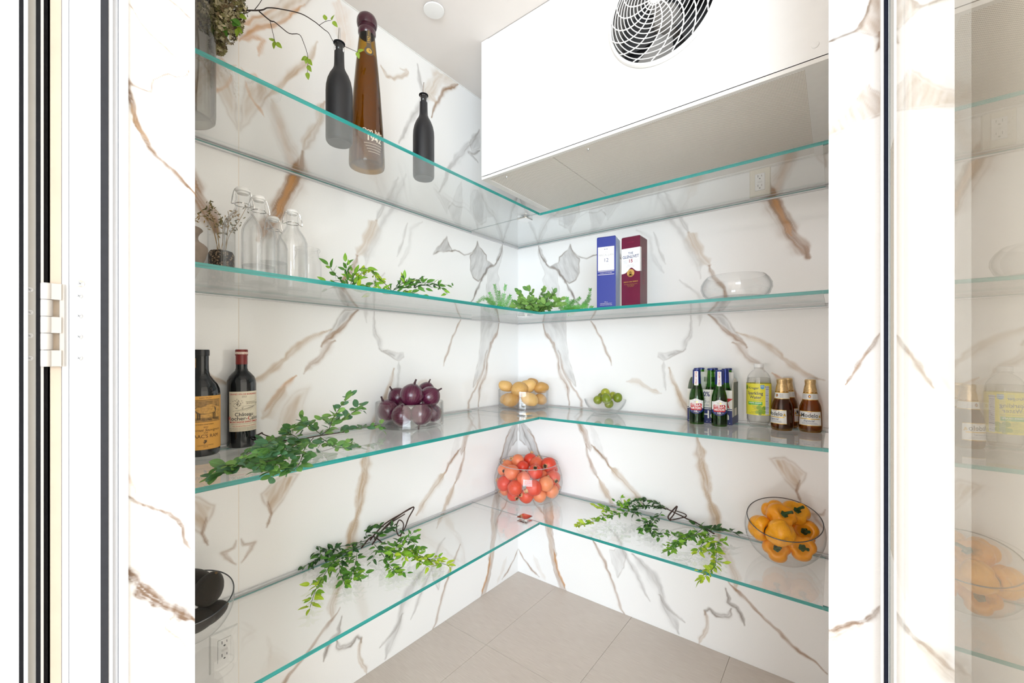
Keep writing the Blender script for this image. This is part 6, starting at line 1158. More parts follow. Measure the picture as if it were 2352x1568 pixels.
# stems of the greenery (m)
GARL = {
    "rose": [[[-0.043, -1.3827, 0.9972], [0.0369, -1.392, 0.9972], [0.1226, -1.371, 0.9992], [0.1885, -1.3363, 1.0072], [0.2071, -1.2855, 1.0122], [0.1857, -1.1941, 1.0072]], [[0.0809, -1.4038, 1.0072], [-0.0134, -1.3884, 1.0072], [-0.0274, -1.3756, 1.0122], [0.0489, -1.3765, 1.0072], [0.1349, -1.3635, 1.0022]], [[0.1331, -1.3628, 0.9992], [0.2994, -1.4765, 1.0072], [0.3927, -1.55, 1.0122], [0.4154, -1.5923, 1.0072], [0.4086, -1.621, 0.9992]], [[0.158, -1.3857, 1.0022], [0.2633, -1.4462, 1.0222], [0.3755, -1.511, 1.0372], [0.3996, -1.5342, 1.0172]], [[0.1989, -1.3282, 1.0072], [0.3967, -1.4544, 1.0172], [0.4482, -1.5066, 1.0122], [0.4673, -1.5507, 1.0022]], [[0.2016, -1.3424, 1.0072], [0.2768, -1.3952, 1.0372], [0.3076, -1.426, 1.0572], [0.2671, -1.3729, 1.0672]], [[0.2071, -1.2855, 1.0122], [0.2545, -1.283, 1.0372], [0.3097, -1.2993, 1.0772], [0.3452, -1.2926, 1.1172], [0.3392, -1.2661, 1.1372]], [[0.2468, -1.265, 1.0472], [0.3044, -1.2484, 1.0772], [0.2579, -1.1788, 1.0972]], [[0.1849, -1.2238, 1.0072], [0.2081, -1.1763, 1.0172], [0.2106, -1.1215, 1.0172], [0.2085, -1.0671, 1.0172]], [[0.2023, -1.2831, 1.0072], [0.3317, -1.3178, 1.0072], [0.4025, -1.3189, 1.0072], [0.3902, -1.2789, 1.0022]], [[0.2249, -1.3147, 1.0122], [0.3736, -1.4113, 1.0172], [0.46, -1.4626, 1.0072], [0.4949, -1.4934, 0.9992]], [[0.2614, -1.358, 1.0172], [0.4462, -1.4962, 1.0372], [0.4897, -1.5435, 1.0472]], [[0.2377, -1.2945, 1.0172], [0.2182, -1.3114, 1.0372], [0.2022, -1.3298, 1.0472]], [[0.3379, -1.4392, 1.0172], [0.4528, -1.5179, 1.0222], [0.4317, -1.5724, 1.0172], [0.388, -1.5919, 1.0122]]],
    "vineL": [[[0.0731, -1.0142, 0.541], [0.0482, -0.9489, 0.571], [0.0535, -0.8909, 0.601], [0.0599, -0.8078, 0.621], [0.0792, -0.8499, 0.591], [0.106, -0.888, 0.571], [0.1289, -0.9323, 0.561], [0.0786, -0.9094, 0.571], [0.0646, -0.8842, 0.591], [0.094, -0.8852, 0.581], [0.1203, -0.9197, 0.551]], [[0.0336, -0.9979, 0.541], [0.0288, -0.9252, 0.581], [0.0647, -0.823, 0.621]], [[0.06, -0.9961, 0.551], [0.0494, -0.9255, 0.581], [0.051, -0.8458, 0.601]], [[0.0565, -1.0497, 0.536], [0.0331, -0.9879, 0.551], [0.0899, -0.9778, 0.536]], [[0.0269, -1.0031, 0.541], [0.0283, -1.0862, 0.551], [-0.0128, -1.1317, 0.551], [-0.0507, -1.1779, 0.541], [-0.0269, -1.2436, 0.531]], [[0.0503, -1.0087, 0.541], [0.0698, -1.1106, 0.551], [0.1021, -1.186, 0.551], [0.1426, -1.2379, 0.541], [0.1986, -1.2949, 0.536], [0.2649, -1.3447, 0.531]], [[0.0698, -1.1106, 0.551], [0.1289, -1.1773, 0.541], [0.2399, -1.2224, 0.536]], [[0.0906, -1.0886, 0.541], [0.1699, -1.1453, 0.541], [0.2207, -1.1916, 0.533]], [[0.0988, -1.0219, 0.551], [0.1974, -1.0523, 0.551], [0.2634, -1.0721, 0.541], [0.3129, -1.0785, 0.533]], [[0.0959, -1.0012, 0.551], [0.1873, -0.9895, 0.561], [0.2501, -0.9696, 0.551], [0.3337, -0.9598, 0.541], [0.4077, -0.9318, 0.533]], [[0.1503, -0.9817, 0.551], [0.1956, -0.9567, 0.571], [0.2243, -0.9249, 0.571]], [[0.2356, -0.968, 0.551], [0.3035, -0.9834, 0.541], [0.3634, -0.9814, 0.533]], [[0.03, -1.0051, 0.551], [-0.017, -1.0, 0.571], [-0.0441, -0.9712, 0.581]], [[0.05, -0.9894, 0.551], [0.0928, -0.9798, 0.581], [0.0944, -0.9373, 0.591]], [[-0.0221, -1.1434, 0.551], [-0.0569, -1.1716, 0.561], [-0.0722, -1.1914, 0.551]], [[0.1271, -1.0223, 0.551], [0.2379, -1.0267, 0.561], [0.2902, -0.9919, 0.551], [0.3518, -0.9456, 0.541]]],
    "vineR": [[[1.0716, -0.096, 0.536], [0.9654, -0.0098, 0.536], [0.9127, -0.0186, 0.551], [0.8607, -0.0348, 0.571], [0.8033, -0.0388, 0.571]], [[0.9021, -0.1071, 0.551], [0.8958, -0.1163, 0.571], [0.9145, -0.0566, 0.601], [0.9155, -0.1032, 0.581], [0.9071, -0.1233, 0.561], [0.9245, -0.0594, 0.551], [0.9412, -0.0215, 0.551], [0.9371, -0.0198, 0.561], [0.898, -0.0323, 0.571]], [[0.8684, -0.0288, 0.571], [0.7895, 0.0007, 0.581], [0.7371, -0.0255, 0.581], [0.7157, -0.128, 0.571]], [[0.7679, -0.0525, 0.561], [0.7154, -0.1273, 0.551], [0.6641, -0.1993, 0.541], [0.632, -0.3045, 0.541], [0.5975, -0.3649, 0.533]], [[0.7311, -0.1154, 0.561], [0.7112, -0.1661, 0.581], [0.7162, -0.1291, 0.601]], [[0.695, -0.176, 0.551], [0.6497, -0.2133, 0.571], [0.6248, -0.2404, 0.581]], [[0.8486, -0.0568, 0.561], [0.8506, -0.1474, 0.551], [0.8589, -0.2239, 0.541], [0.9087, -0.2658, 0.533]], [[0.8349, -0.1295, 0.551], [0.8215, -0.1972, 0.541], [0.8278, -0.224, 0.533]], [[0.9688, -0.023, 0.541], [1.0249, -0.1081, 0.551], [1.0757, -0.115, 0.561], [1.1456, -0.067, 0.551]], [[1.031, -0.1196, 0.551], [1.0156, -0.2341, 0.551], [0.9924, -0.2951, 0.541], [0.9712, -0.357, 0.533]], [[1.0252, -0.1767, 0.551], [1.0153, -0.2921, 0.571], [0.9865, -0.3554, 0.561]], [[1.0474, -0.1334, 0.551], [1.0907, -0.1995, 0.551], [1.1177, -0.2774, 0.546], [1.1347, -0.3718, 0.541], [1.1312, -0.4246, 0.536], [1.1097, -0.4491, 0.513]], [[1.0661, -0.1447, 0.551], [1.0651, -0.2431, 0.551], [1.065, -0.318, 0.541]], [[0.8641, -0.0455, 0.571], [0.8111, -0.0327, 0.571], [0.7521, -0.0648, 0.561], [0.7487, -0.134, 0.551]]],
    "vineA": [[[0.25, -1.2164, 1.474], [0.25, -1.2456, 1.4972], [0.25, -1.2667, 1.5141], [0.25, -1.2778, 1.5322]], [[0.25, -1.2164, 1.474], [0.25, -1.2223, 1.5143], [0.25, -1.2253, 1.5494]], [[0.25, -1.212, 1.4745], [0.25, -1.1939, 1.5187], [0.25, -1.1629, 1.5433], [0.25, -1.1307, 1.5399], [0.25, -1.1175, 1.5158], [0.25, -1.1258, 1.4827], [0.25, -1.1388, 1.4609]], [[0.25, -1.2015, 1.4731], [0.25, -1.2311, 1.4721], [0.25, -1.2667, 1.4742]], [[0.25, -1.1862, 1.4751], [0.25, -1.1739, 1.5048], [0.25, -1.1517, 1.528]], [[0.25, -1.209, 1.4722], [0.25, -1.1707, 1.4657], [0.25, -1.1258, 1.4798]], [[0.25, -1.2164, 1.474], [0.25, -1.2456, 1.4675], [0.25, -1.2847, 1.481]], [[0.25, -1.1984, 1.4832], [0.25, -1.1832, 1.5133], [0.25, -1.1581, 1.5355]], [[0.25, -1.1939, 1.4741], [0.25, -1.1549, 1.489], [0.25, -1.1091, 1.5024]], [[0.25, -1.209, 1.4749], [0.25, -1.1984, 1.4971], [0.25, -1.2045, 1.524]]],
    "vineB": [[[0.36, -1.133, 1.4627], [0.36, -1.0828, 1.4872], [0.36, -1.0295, 1.5015], [0.36, -0.9529, 1.509], [0.36, -0.8952, 1.4807]], [[0.36, -1.133, 1.4627], [0.36, -1.1571, 1.4814], [0.36, -1.1835, 1.4964]], [[0.36, -1.1083, 1.4657], [0.36, -1.0828, 1.4942], [0.36, -1.0897, 1.513]], [[0.36, -1.0828, 1.4688], [0.36, -1.0295, 1.4636], [0.36, -0.9824, 1.4571]], [[0.36, -1.0476, 1.4846], [0.36, -0.9727, 1.5063], [0.36, -0.9286, 1.4999]], [[0.36, -1.133, 1.4599], [0.36, -1.0914, 1.4509], [0.36, -1.0386, 1.451]], [[0.36, -1.1249, 1.4692], [0.36, -1.0741, 1.5025], [0.36, -1.0202, 1.5116]], [[0.36, -1.0999, 1.4723], [0.36, -1.0565, 1.4907], [0.36, -1.0015, 1.4876]], [[0.36, -1.1491, 1.4607], [0.36, -1.1727, 1.4525], [0.36, -1.1865, 1.4614]]],
    "fernL": [[[0.1503, -0.3417, 1.4583], [0.1482, -0.356, 1.5197], [0.1525, -0.3908, 1.6007]], [[0.1537, -0.339, 1.4583], [0.1669, -0.3414, 1.5304], [0.1816, -0.3426, 1.604]], [[0.1537, -0.339, 1.4583], [0.1913, -0.3477, 1.5065], [0.225, -0.3595, 1.549]], [[0.1503, -0.3417, 1.4583], [0.1258, -0.4117, 1.5371], [0.1064, -0.4776, 1.5066]], [[0.1503, -0.3417, 1.4583], [0.1588, -0.4112, 1.5028], [0.1556, -0.4518, 1.5281]], [[0.1554, -0.3377, 1.4583], [0.2217, -0.362, 1.4819], [0.2472, -0.3675, 1.5212]], [[0.1503, -0.3417, 1.4583], [0.1204, -0.3397, 1.5016], [0.0863, -0.3537, 1.5752]], [[0.1503, -0.3417, 1.4583], [0.1686, -0.4289, 1.4672], [0.1592, -0.4743, 1.4804]], [[0.1503, -0.3417, 1.4583], [0.1248, -0.3108, 1.515], [0.1051, -0.3009, 1.5886]]],
    "fernR": [[[0.4879, -0.2807, 1.4528], [0.5526, -0.2556, 1.4784], [0.5806, -0.2463, 1.5067], [0.5945, -0.2481, 1.5561]], [[0.4879, -0.2807, 1.4528], [0.5546, -0.2794, 1.4761], [0.6176, -0.2681, 1.4707]], [[0.4879, -0.2807, 1.4528], [0.5014, -0.2448, 1.4931], [0.5235, -0.2148, 1.5267]], [[0.4879, -0.2807, 1.4528], [0.491, -0.2783, 1.4807], [0.4926, -0.2771, 1.5226]], [[0.4879, -0.2807, 1.4528], [0.5373, -0.2802, 1.4674], [0.5776, -0.2613, 1.4858]], [[0.4879, -0.2807, 1.4528], [0.4722, -0.293, 1.4807], [0.4628, -0.3004, 1.5067]], [[0.4879, -0.2807, 1.4528], [0.5319, -0.3098, 1.4613], [0.5741, -0.3149, 1.4581]], [[0.4879, -0.2807, 1.4528], [0.4884, -0.2422, 1.4984], [0.4912, -0.2147, 1.5172]]],
    "bush": [[[0.3697, -0.3478, 1.4528], [0.3544, -0.3851, 1.5007], [0.3275, -0.4189, 1.541]], [[0.3697, -0.3478, 1.4528], [0.3691, -0.361, 1.512], [0.356, -0.3839, 1.5545]], [[0.3729, -0.3453, 1.4528], [0.3912, -0.3437, 1.512], [0.4007, -0.3363, 1.5581]], [[0.3761, -0.3428, 1.4528], [0.4219, -0.3323, 1.5106], [0.4477, -0.3249, 1.543]], [[0.3697, -0.3478, 1.4528], [0.3614, -0.4051, 1.4784], [0.3393, -0.4477, 1.4917]], [[0.3761, -0.3428, 1.4528], [0.447, -0.3636, 1.4858], [0.5057, -0.3557, 1.5052]], [[0.3729, -0.3453, 1.4528], [0.4101, -0.3924, 1.4858], [0.415, -0.4267, 1.5014]], [[0.3729, -0.3453, 1.4528], [0.4295, -0.3899, 1.4749], [0.4568, -0.4066, 1.481]], [[0.3729, -0.3453, 1.4528], [0.3506, -0.4136, 1.4685], [0.3301, -0.4549, 1.478]], [[0.3729, -0.3453, 1.4528], [0.45, -0.3611, 1.4741], [0.4936, -0.3652, 1.4784]], [[0.3729, -0.3453, 1.4528], [0.3943, -0.4174, 1.4846], [0.3936, -0.4561, 1.4963]], [[0.3761, -0.3428, 1.4528], [0.3849, -0.2979, 1.5254], [0.3901, -0.2684, 1.5405]]],
    "twig": [[[0.0603, -1.542, 2.1878], [0.0989, -1.5118, 2.2246], [0.1328, -1.4853, 2.232], [0.1653, -1.4472, 2.2403], [0.1799, -1.4357, 2.2427], [0.1789, -1.4239, 2.2561], [0.1929, -1.4002, 2.2619], [0.2119, -1.3472, 2.2728], [0.2126, -1.3086, 2.275], [0.2164, -1.293, 2.2697], [0.2192, -1.278, 2.2642], [0.2202, -1.2646, 2.2613], [0.2245, -1.2485, 2.239], [0.2388, -1.2247, 2.2355], [0.2643, -1.192, 2.2236]], [[0.1702, -1.4434, 2.2378], [0.1838, -1.42, 2.2199], [0.1936, -1.4123, 2.2161], [0.1978, -1.3963, 2.209], [0.2073, -1.3763, 2.1979], [0.2191, -1.3543, 2.2031], [0.219, -1.3417, 2.1876], [0.2242, -1.3313, 2.1486], [0.2182, -1.3297, 2.1054]], [[0.1838, -1.42, 2.2199], [0.1887, -1.4162, 2.1936], [0.1956, -1.4108, 2.1562]], [[0.1604, -1.451, 2.2427], [0.1712, -1.4426, 2.2601], [0.1868, -1.4304, 2.2923]], [[0.2164, -1.293, 2.2697], [0.2321, -1.2807, 2.2817], [0.2447, -1.2708, 2.2844]], [[0.1183, -1.4967, 2.2221], [0.1473, -1.474, 2.2234], [0.1591, -1.4583, 2.2361]]],
    "twleaf": [[[0.2321, -1.2807, 2.2844], [-0.1575, -0.1232, 1.0]], [[0.2468, -1.2692, 2.2844], [0.2363, 0.1848, 1.0]], [[0.2489, -1.2675, 2.2817], [0.6301, 0.4929, -0.9]], [[0.1956, -1.4108, 2.1599], [-0.2363, -0.1848, -1.0]], [[0.1976, -1.4093, 2.1562], [0.7089, 0.5545, -0.8]], [[0.1936, -1.4123, 2.1587], [-0.4726, -0.3697, 0.5]], [[0.2232, -1.3321, 2.146], [-0.7877, -0.6161, -0.3]], [[0.2242, -1.3313, 2.1408], [0.5514, 0.4313, -1.0]], [[0.2222, -1.3329, 2.1486], [-0.1575, -0.1232, -1.0]], [[0.2202, -1.3306, 2.1248], [0.4726, 0.3697, -1.0]], [[0.2182, -1.3297, 2.1054], [0.0788, 0.0616, -1.0]], [[0.2622, -1.1937, 2.225], [0.2363, 0.1848, -1.0]], [[0.2643, -1.192, 2.2236], [0.7877, 0.6161, 0.6]], [[0.1376, -1.4815, 2.2197], [0.7089, 0.5545, -0.5]], [[0.1357, -1.483, 2.2246], [0.3938, 0.3081, 1.0]], [[0.1328, -1.4853, 2.1853], [0.6301, 0.4929, -1.0]], [[0.1347, -1.4838, 2.1804], [-0.2363, -0.1848, -1.0]], [[0.1965, -1.4228, 2.2774], [0.1575, 0.1232, 1.0]], [[0.1106, -1.5154, 2.1981], [0.4726, 0.3697, -0.8]], [[0.125, -1.5041, 2.192], [0.7089, 0.5545, -0.3]], [[0.101, -1.5229, 2.2042], [-0.2363, -0.1848, -1.0]], [[0.1346, -1.4966, 2.2017], [0.7089, 0.5545, -0.8]], [[0.127, -1.5152, 2.1719], [0.1575, 0.1232, -1.0]], [[0.108, -1.5301, 2.1743], [0.3151, 0.2464, -0.9]]],
    "heads": [[[0.0893, -1.5193, 2.2246], 0.05], [[0.1135, -1.5004, 2.2467], 0.046], [[0.1, -1.5173, 2.1765], 0.038], [[0.0919, -1.5427, 2.196], 0.042], [[0.0658, -1.5123, 2.1437], 0.02], [[0.0723, -1.5454, 2.2468], 0.05], [[0.1068, -1.493, 2.2056], 0.03]],
}

# ------------------------------------------------------------------ greenery
def leaf_mesh(name, m, ln=1.0, wd=0.5, point=1.0, fold=0.12, curl=0.18):
    """folded leaf blade along +x, 24 triangles"""
    n = 6; vs = []
    for i in range(n + 1):
        t = i / n; w_ = wd * 0.5 * math.sin(PI * min(1, t ** (0.75 if point > 0.7 else 1.0))) ** (0.8 if point > 0.7 else 0.6); z = -curl * t * t
        if i in (0, n): w_ = 0.012
        vs += [(ln * t, -w_, z + fold * w_), (ln * t, 0, z), (ln * t, w_, z + fold * w_)]
    b = MB(); b.add(vs, [(i * 3 + j, i * 3 + 3 + j, i * 3 + 4 + j, i * 3 + 1 + j) for i in range(n) for j in range(2)])
    return b.mesh(name, m)
def leaf_mat(name, c, c2):
    m = bpy.data.materials.new(name); m.use_nodes = True; nt = m.node_tree; b = nt.nodes['Principled BSDF']; N = nt.nodes.new; Lk = nt.links.new
    tc = N('ShaderNodeTexCoord'); nz = N('ShaderNodeTexNoise'); nz.inputs['Scale'].default_value = 5; Lk(tc.outputs['Object'], nz.inputs['Vector'])
    sx = N('ShaderNodeSeparateXYZ'); Lk(tc.outputs['Object'], sx.inputs[0])
    ab = N('ShaderNodeMath'); ab.operation = 'ABSOLUTE'; Lk(sx.outputs[1], ab.inputs[0])
    lt = N('ShaderNodeMath'); lt.operation = 'LESS_THAN'; lt.inputs[1].default_value = 0.018; Lk(ab.outputs[0], lt.inputs[0])
    mx = N('ShaderNodeMix'); mx.data_type = 'RGBA'; mx.inputs[6].default_value = (*c, 1); mx.inputs[7].default_value = (*c2, 1); Lk(nz.outputs['Fac'], mx.inputs[0])
    m2 = N('ShaderNodeMix'); m2.data_type = 'RGBA'; m2.inputs[7].default_value = (*[min(1, v * 1.6 + 0.01) for v in c], 1); Lk(lt.outputs[0], m2.inputs[0]); Lk(mx.outputs[2], m2.inputs[6])
    Lk(m2.outputs[2], b.inputs['Base Color']); b.inputs['Roughness'].default_value = 0.42
    tl = N('ShaderNodeBsdfTranslucent'); Lk(m2.outputs[2], tl.inputs['Color']); ms = N('ShaderNodeMixShader'); ms.inputs['Fac'].default_value = 0.25
    out = nt.nodes['Material Output']; Lk(b.outputs[0], ms.inputs[1]); Lk(tl.outputs[0], ms.inputs[2]); Lk(ms.outputs[0], out.inputs['Surface'])
    return m
LM = [leaf_mat('leaf_dark', (0.018, 0.075, 0.016), (0.040, 0.120, 0.022)), leaf_mat('leaf_mid', (0.055, 0.190, 0.020), (0.110, 0.270, 0.030)), leaf_mat('leaf_fresh', (0.150, 0.340, 0.020), (0.230, 0.420, 0.030)), leaf_mat('leaf_lime', (0.330, 0.480, 0.020), (0.440, 0.560, 0.040))]
LR = [leaf_mat('rose_leaf_dark', (0.050, 0.150, 0.038), (0.085, 0.205, 0.060)), leaf_mat('rose_leaf_mid', (0.095, 0.240, 0.055), (0.150, 0.310, 0.080)), leaf_mat('rose_leaf_pale', (0.170, 0.350, 0.070), (0.250, 0.430, 0.110)), leaf_mat('rose_leaf_blue', (0.070, 0.190, 0.090), (0.110, 0.250, 0.120))]
VL = [[leaf_mesh('leaf', m, 1, 0.44, 1.0, 0.15, c) for c in (0.10, 0.28)] for m in LM]
RL = [[leaf_mesh('leaf', m, 1, 0.62, 0.5, 0.10, c) for c in (0.06, 0.20)] for m in LR]
VSTEM = mat('vine_stem_green', (0.030, 0.085, 0.018), 0.55, var=0.3); BARK = mat('brown_twig', (0.055, 0.026, 0.018), 0.7, var=0.4, scale=120, bump=0.4); RSTEM = mat('rose_stem', (0.075, 0.090, 0.030), 0.6, var=0.4, scale=60)
def put_leaf(parent, me, p, d, nrm, s, zmin=None, xmin=0.006, ymax=-0.006):
    d = Vector(d).normalized(); nrm = Vector(nrm); nrm = (nrm - d * nrm.dot(d))
    nrm = nrm.normalized() if nrm.length > 1e-5 else d.orthogonal().normalized()
    tip = Vector(p) + d * s
    if zmin is not None and tip.z < zmin: d.z += (zmin - tip.z) / s; d.normalize(); nrm = (nrm - d * nrm.dot(d)).normalized()
    tip = Vector(p) + d * s
    if tip.x < xmin + 0.3 * s: d.x = abs(d.x) + 0.2; d.normalize(); nrm = (nrm - d * nrm.dot(d)).normalized()
    if tip.y > ymax - 0.3 * s: d.y = -abs(d.y) - 0.2; d.normalize(); nrm = (nrm - d * nrm.dot(d)).normalized()
    M = Matrix((d, nrm.cross(d), nrm)).transposed().to_4x4() @ Matrix.Diagonal((s, s, s, 1)); M.translation = Vector(p) - parent.location
    o = bpy.data.objects.new('leaf', me); col.objects.link(o); o.parent = parent; o.matrix_local = M
    return o
def greenery(name, base, label, cat, stems, woody, leaves, tone, size, step, zmin, stem_m, group=None, jit=0.8, xmin=0.006, ymax=-0.006, face=0.0, edge=None, twigs=2, wr=0.0034):
    t = thing(name, base, label, cat, group); B = Vector(base)
    def floor_at(p): return None if (edge is not None and p.y < edge) else zmin
    def clampp(p):
        z0 = floor_at(p); return Vector((max(p.x, xmin), min(p.y, ymax), p.z if z0 is None else max(p.z, z0 + 0.002)))
    def leaf_run(pts, si, u0, u1, stp, sz):
        n = len(pts); L = sum((pts[i + 1] - pts[i]).length for i in range(n - 1)); k = max(2, int(L / stp)); side = 1
        for q in range(k + 1):
            v = 0.10 + 0.90 * q / k; u = u0 + (u1 - u0) * v; f = v * (n - 1); i = min(int(f), n - 2); p = pts[i].lerp(pts[i + 1], f - i); d = (pts[i + 1] - pts[i]).normalized()
            up = Vector((random.uniform(-.8, .8), random.uniform(-.8, .8), 1)); lat = d.cross(Vector((0, 0, 1))); lat = lat.normalized() if lat.length > 0.1 else d.orthogonal().normalized()
            sides = (1, -1) if random.random() < 0.45 else (side,); side = -side
            if q == k: sides = (0,)
            for s_ in sides:
                dd = d * random.uniform(0.3, 1.1) + lat * s_ * random.uniform(0.4, 1.2) + Vector((random.uniform(-jit, jit), random.uniform(-jit, jit), random.uniform(-jit * .4, jit))) * 0.75
                nn = up * (1 - face) + lat * random.uniform(-.9, .9) - CF * (0.5 + face) + CR * random.uniform(-.5, .5)
                pp = p + dd.normalized() * 0.004
                put_leaf(t, random.choice(leaves[tone(si, u)]), pp, dd, nn, sz * random.uniform(0.62, 1.12), floor_at(p), xmin, ymax)
    for si, st in enumerate(stems):
        pts = [clampp(p) for p in smooth_path(st, 6)]; wood = si in woody; n = len(pts)
        MB().tube([p - B for p in pts], [(wr if wood else 0.0012) * (1 - 0.40 * i / n) for i in range(n)], 6).build('woody_stem' if wood else 'stem', BARK if wood else stem_m, t)
        if wood: continue
        leaf_run(pts, si, 0, 1, step, size)
        for k in range(twigs):                                      # short side shoots
            i = int(n * (0.15 + 0.70 * (k + random.random()) / twigs)); i = min(i, n - 2); d = (pts[i + 1] - pts[i]).normalized()
            lat = d.cross(Vector((0, 0, 1))); lat = lat.normalized() if lat.length > 0.1 else d.orthogonal().normalized()
            ln = random.uniform(0.9, 2.0) * size; dd = (d * 0.7 + lat * random.choice((-1, 1)) * random.uniform(0.5, 1.1) + Vector((0, 0, random.uniform(-0.1, 0.8)))).normalized()
            q = [clampp(pts[i] + dd * ln * v + Vector((0, 0, -0.012 * v * v))) for v in (0, 0.35, 0.7, 1.0)]
            MB().tube([p - B for p in q], [0.0009, 0.0008, 0.0007, 0.0006], 5).build('side_shoot', stem_m, t)
            u = i / n; leaf_run(q, si, u, min(1, u + 0.25), step * 1.15, size * 0.9)
    return t
def gt(seq):
    """tone picker: per stem (start tone, end tone), blended along it with a little scatter"""
    def f(si, u):
        a, b = seq[si] if si < len(seq) else seq[-1]
        return int(max(0, min(3, round(a + (b - a) * u + random.uniform(-0.6, 0.6)))))
    return f
random.seed(21)
greenery('leaf_garland', GARL['rose'][0][0][:2] + [Z3], 'green garland of rounded leaves trailing beside the wine bottles', 'garland', GARL['rose'], (0, 1), RL,
         lambda si, u: random.choice((0, 1, 1, 3, 2) if si not in (6, 7) else (1, 2, 3, 2)), 0.030, 0.0128, Z3 + 0.001, RSTEM, 'leafy garlands', xmin=0.014, wr=0.0026)
greenery('leaf_garland', GARL['vineL'][0][0][:2] + [Z4], 'lime-tipped vine garland with looped brown twigs on the lowest left shelf', 'garland', GARL['vineL'], (0, 1, 2, 3), VL,
         gt([(0, 0)] * 4 + [(0, 0), (0, 3.2), (0, 1.2), (0.5, 1.5), (0.5, 1.8), (0.8, 3.3), (0.5, 1.2), (1, 3), (0, 0), (0, 0), (0, 0.4), (1, 3.3)]), 0.030, 0.0118, Z4 + 0.001, VSTEM, 'leafy garlands', xmin=0.014, twigs=3)
greenery('leaf_garland', GARL['vineR'][0][0][:2] + [Z4], 'lime-tipped vine garland with bent brown twig beside the pepper bowl', 'garland', GARL['vineR'], (0, 1), VL,
         gt([(0, 0), (0, 0), (0, 0.2), (0.3, 3), (0.3, 2.6), (1, 3.4), (0, 1), (0, 0.8), (0, 0.2), (0.8, 2), (0.8, 2), (1, 3.4), (1, 3), (0, 0.5)]), 0.029, 0.0112, Z4 + 0.001, VSTEM, 'leafy garlands', ymax=-0.014, edge=-0.395, twigs=3)
greenery('leaf_sprig', GARL['vineA'][0][0][:2] + [Z2], 'curling vine sprig with bright leaves next to the swing-top bottles', 'garland', GARL['vineA'], (), VL, gt([(1, 1.5), (1, 1.5), (1.5, 3), (1, 1.3), (2, 3), (1, 3), (0.5, 1), (2, 3), (1, 2.5), (1, 2)]), 0.029, 0.0150, Z2 + 0.001, VSTEM, 'leafy garlands', jit=1.0, face=0.4, twigs=1)
greenery('leaf_sprig', GARL['vineB'][0][0][:2] + [Z2], 'vine sprig spilling over the shelf edge right of the curling one', 'garland', GARL['vineB'], (), VL, gt([(0.3, 1.8), (1, 3), (1.5, 3.3), (0.5, 3), (0, 1.2), (1.5, 3.3), (0, 0.8), (0, 1), (1, 1.6)]), 0.027, 0.0150, Z2 + 0.001, VSTEM, 'leafy garlands', jit=1.0, face=0.4, twigs=1)
greenery('leafy_sprig', [0.30, -0.30, Z2], 'round-leaved green sprig in the middle of the corner on the second shelf', 'greenery', GARL['bush'], (), RL, lambda si, u: random.choice((1, 2, 2, 1, 2)), 0.031, 0.0110, Z2 + 0.001, RSTEM, 'corner greenery', jit=1.0, face=0.6, twigs=1)
o = MB().tube([(0.20, -0.24, Z2 + 0.03), (0.185, -0.225, Z2 + 0.05)], 0.006, 8).build('cut_stem', BARK); o.parent = bpy.data.objects['leafy_sprig']; o.location = -Vector((0.30, -0.30, Z2))
FERN = leaf_mat('fern_green', (0.085, 0.300, 0.045), (0.160, 0.420, 0.075))
def fern(base, label, fronds):
    t = thing('fern_sprig', base, label, 'greenery', 'corner greenery'); B = Vector(base)
    for fr_ in fronds:
        pts = smooth_path(fr_, 12); pts = [Vector((max(p.x, 0.02), min(p.y, -0.02), max(p.z, Z2 + 0.002))) - B for p in pts]; n = len(pts)
        q = MB().tube(pts, 0.0007, 4)
        for i in range(3, n):
            if random.random() < 0.12: continue
            u = i / n; d = (pts[i] - pts[i - 1]).normalized(); ln = 0.024 * (1 - 0.75 * u) * random.uniform(0.75, 1.2) + 0.003
            view = CF; lat = d.cross(view).normalized()
            for s_ in (1, -1):
                dd = (lat * s_ + d * random.uniform(0.5, 1.3) + CF * random.uniform(-.8, .8)).normalized(); side_ = d.cross(dd).normalized().cross(dd)
                a0 = pts[i]
                for j in range(4):                                  # feathery leaflets along each pinna
                    c0 = a0 + dd * ln * (j / 4.0); l2 = ln * 0.58 * (1 - j / 6)
                    for s2 in (1, -1):
                        e = (dd * random.uniform(0.6, 1.6) + side_ * s2 + CF * random.uniform(-.6, .6)).normalized() * l2 * random.uniform(0.7, 1.3); w_ = dd * 0.0014
                        q.add([c0 - w_, c0 + e, c0 + w_], [(0, 1, 2)])
                q.add([a0 - d * 0.0006, a0 + dd * ln, a0 + d * 0.0006], [(0, 1, 2)])
        q.build('frond', FERN, t, smooth=False)
fern([GARL['fernL'][0][0][0], GARL['fernL'][0][0][1], Z2], 'feathery green fern sprig on the second shelf, left of the corner', GARL['fernL'])
fern([GARL['fernR'][0][0][0], GARL['fernR'][0][0][1], Z2], 'feathery fern sprig on the second shelf beside the blue whisky box', GARL['fernR'])

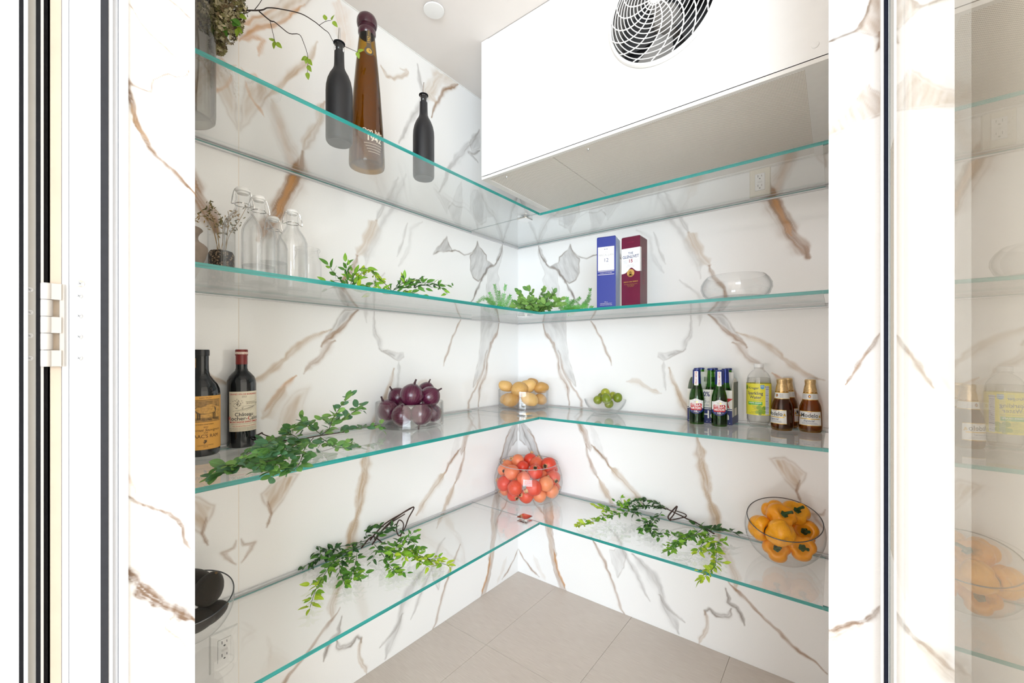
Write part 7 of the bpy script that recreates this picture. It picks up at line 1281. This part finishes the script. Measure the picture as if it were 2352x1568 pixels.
# ------------------------------------------------------------------ vase of dried hydrangea on the top shelf
vx, vy = 0.100, -1.602
t = thing('glass_vase', (vx, vy, Z1), 'tall smoky glass cylinder vase at the left end of the top shelf', 'vase')
MB().lathe([(0.0001, 0.010), (0.030, 0.012), (0.058, 0.004), (0.066, 0.0), (0.0715, 0.005), (0.073, 0.016), (0.073, 0.300), (0.071, 0.318), (0.064, 0.334), (0.055, 0.345), (0.052, 0.352), (0.055, 0.358)], 64).build('glass_wall', GLASS_SMOKE, t)
MB().lathe([(0.0001, 0.022), (0.050, 0.020), (0.066, 0.026), (0.069, 0.036), (0.069, 0.300)], 48).build('inner_wall', GLASS_CLEAR, t)
B = Vector((vx, vy, Z1 + 0.03))
t = thing('dried_bouquet', B, 'dried hydrangea heads with green leaves and a long bare twig in the vase', 'bouquet')
random.seed(9)
for k in range(8):
    a = 2 * PI * k / 8; MB().tube(smooth_path([(0.03 * math.cos(a), 0.03 * math.sin(a), 0.0), (0.035 * math.cos(a + .6), 0.035 * math.sin(a + .6), 0.15), (0.03 * math.cos(a + 1), 0.03 * math.sin(a + 1), 0.29)], 4), 0.0022, 5).build('stem', mat('grey_brown_stem', (0.14, 0.11, 0.075), 0.8, var=0.3), t)
HY = [mat('hydrangea_olive', (0.20, 0.18, 0.065), 0.8, var=0.4, scale=60), mat('hydrangea_cream', (0.50, 0.44, 0.27), 0.8, var=0.3, scale=60), mat('hydrangea_brown', (0.16, 0.11, 0.05), 0.85, var=0.4, scale=60)]
for c, r_ in GARL['heads']:
    p0 = Vector(c); q = MB()
    for j in range(330):
        d = Vector((random.gauss(0, 1), random.gauss(0, 1), random.gauss(0, 1))).normalized(); p = p0 + d * r_ * random.uniform(0.72, 1.05)
        if p.x < 0.012: p.x = 0.012 + random.uniform(0, .004)
        nn = (d + Vector((random.uniform(-.7, .7), random.uniform(-.7, .7), random.uniform(-.7, .7)))).normalized(); e1 = nn.orthogonal().normalized(); e2 = nn.cross(e1); s_ = random.uniform(0.004, 0.0068); a0 = random.uniform(0, PI)
        cen = len(q.v); mi = random.choice((0, 0, 1, 1, 2))
        for kk in range(4):
            aa = a0 + kk * PI / 2; u1 = (e1 * math.cos(aa) + e2 * math.sin(aa)) * s_; u2 = (e1 * math.cos(aa + .7) + e2 * math.sin(aa + .7)) * s_ * .8; u3 = (e1 * math.cos(aa - .7) + e2 * math.sin(aa - .7)) * s_ * .8
            q.add([p - B, p + u3 - B, p + u1 + nn * 0.001 - B, p + u2 - B], [(0, 1, 2, 3)], mi)
    o = q.build('flower_head', HY, t, smooth=False)
DT = mat('dark_bare_twig', (0.030, 0.018, 0.014), 0.7, var=0.4, scale=150, bump=0.4)
for si, st in enumerate(GARL['twig']):
    pts = smooth_path(st, 4); n = len(pts); r0 = (0.0026, 0.0019, 0.0009, 0.0011, 0.0008, 0.0012)[si]; r1 = (0.0007, 0.0006, 0.0007, 0.0007, 0.0006, 0.0008)[si]
    MB().tube([Vector((max(p.x, 0.01), p.y, p.z)) - B for p in pts], [r0 + (r1 - r0) * (i / n) ** 0.8 for i in range(n)], 6).build('twig', DT, t)
TL = leaf_mesh('leaf', leaf_mat('twig_leaf', (0.20, 0.33, 0.020), (0.30, 0.42, 0.040)), 1, 0.62, 1.0, 0.25, 0.15); TD = leaf_mesh('leaf', LM[1], 1, 0.6, 1.0, 0.25, 0.15)
for k, (p, d) in enumerate(GARL['twleaf']):
    nn = -CF + CR * random.uniform(-.5, .5) + UP * random.uniform(-.4, .6)
    put_leaf(t, TL if k < 18 else TD, p, d, nn, 0.021 if k < 18 else 0.028)
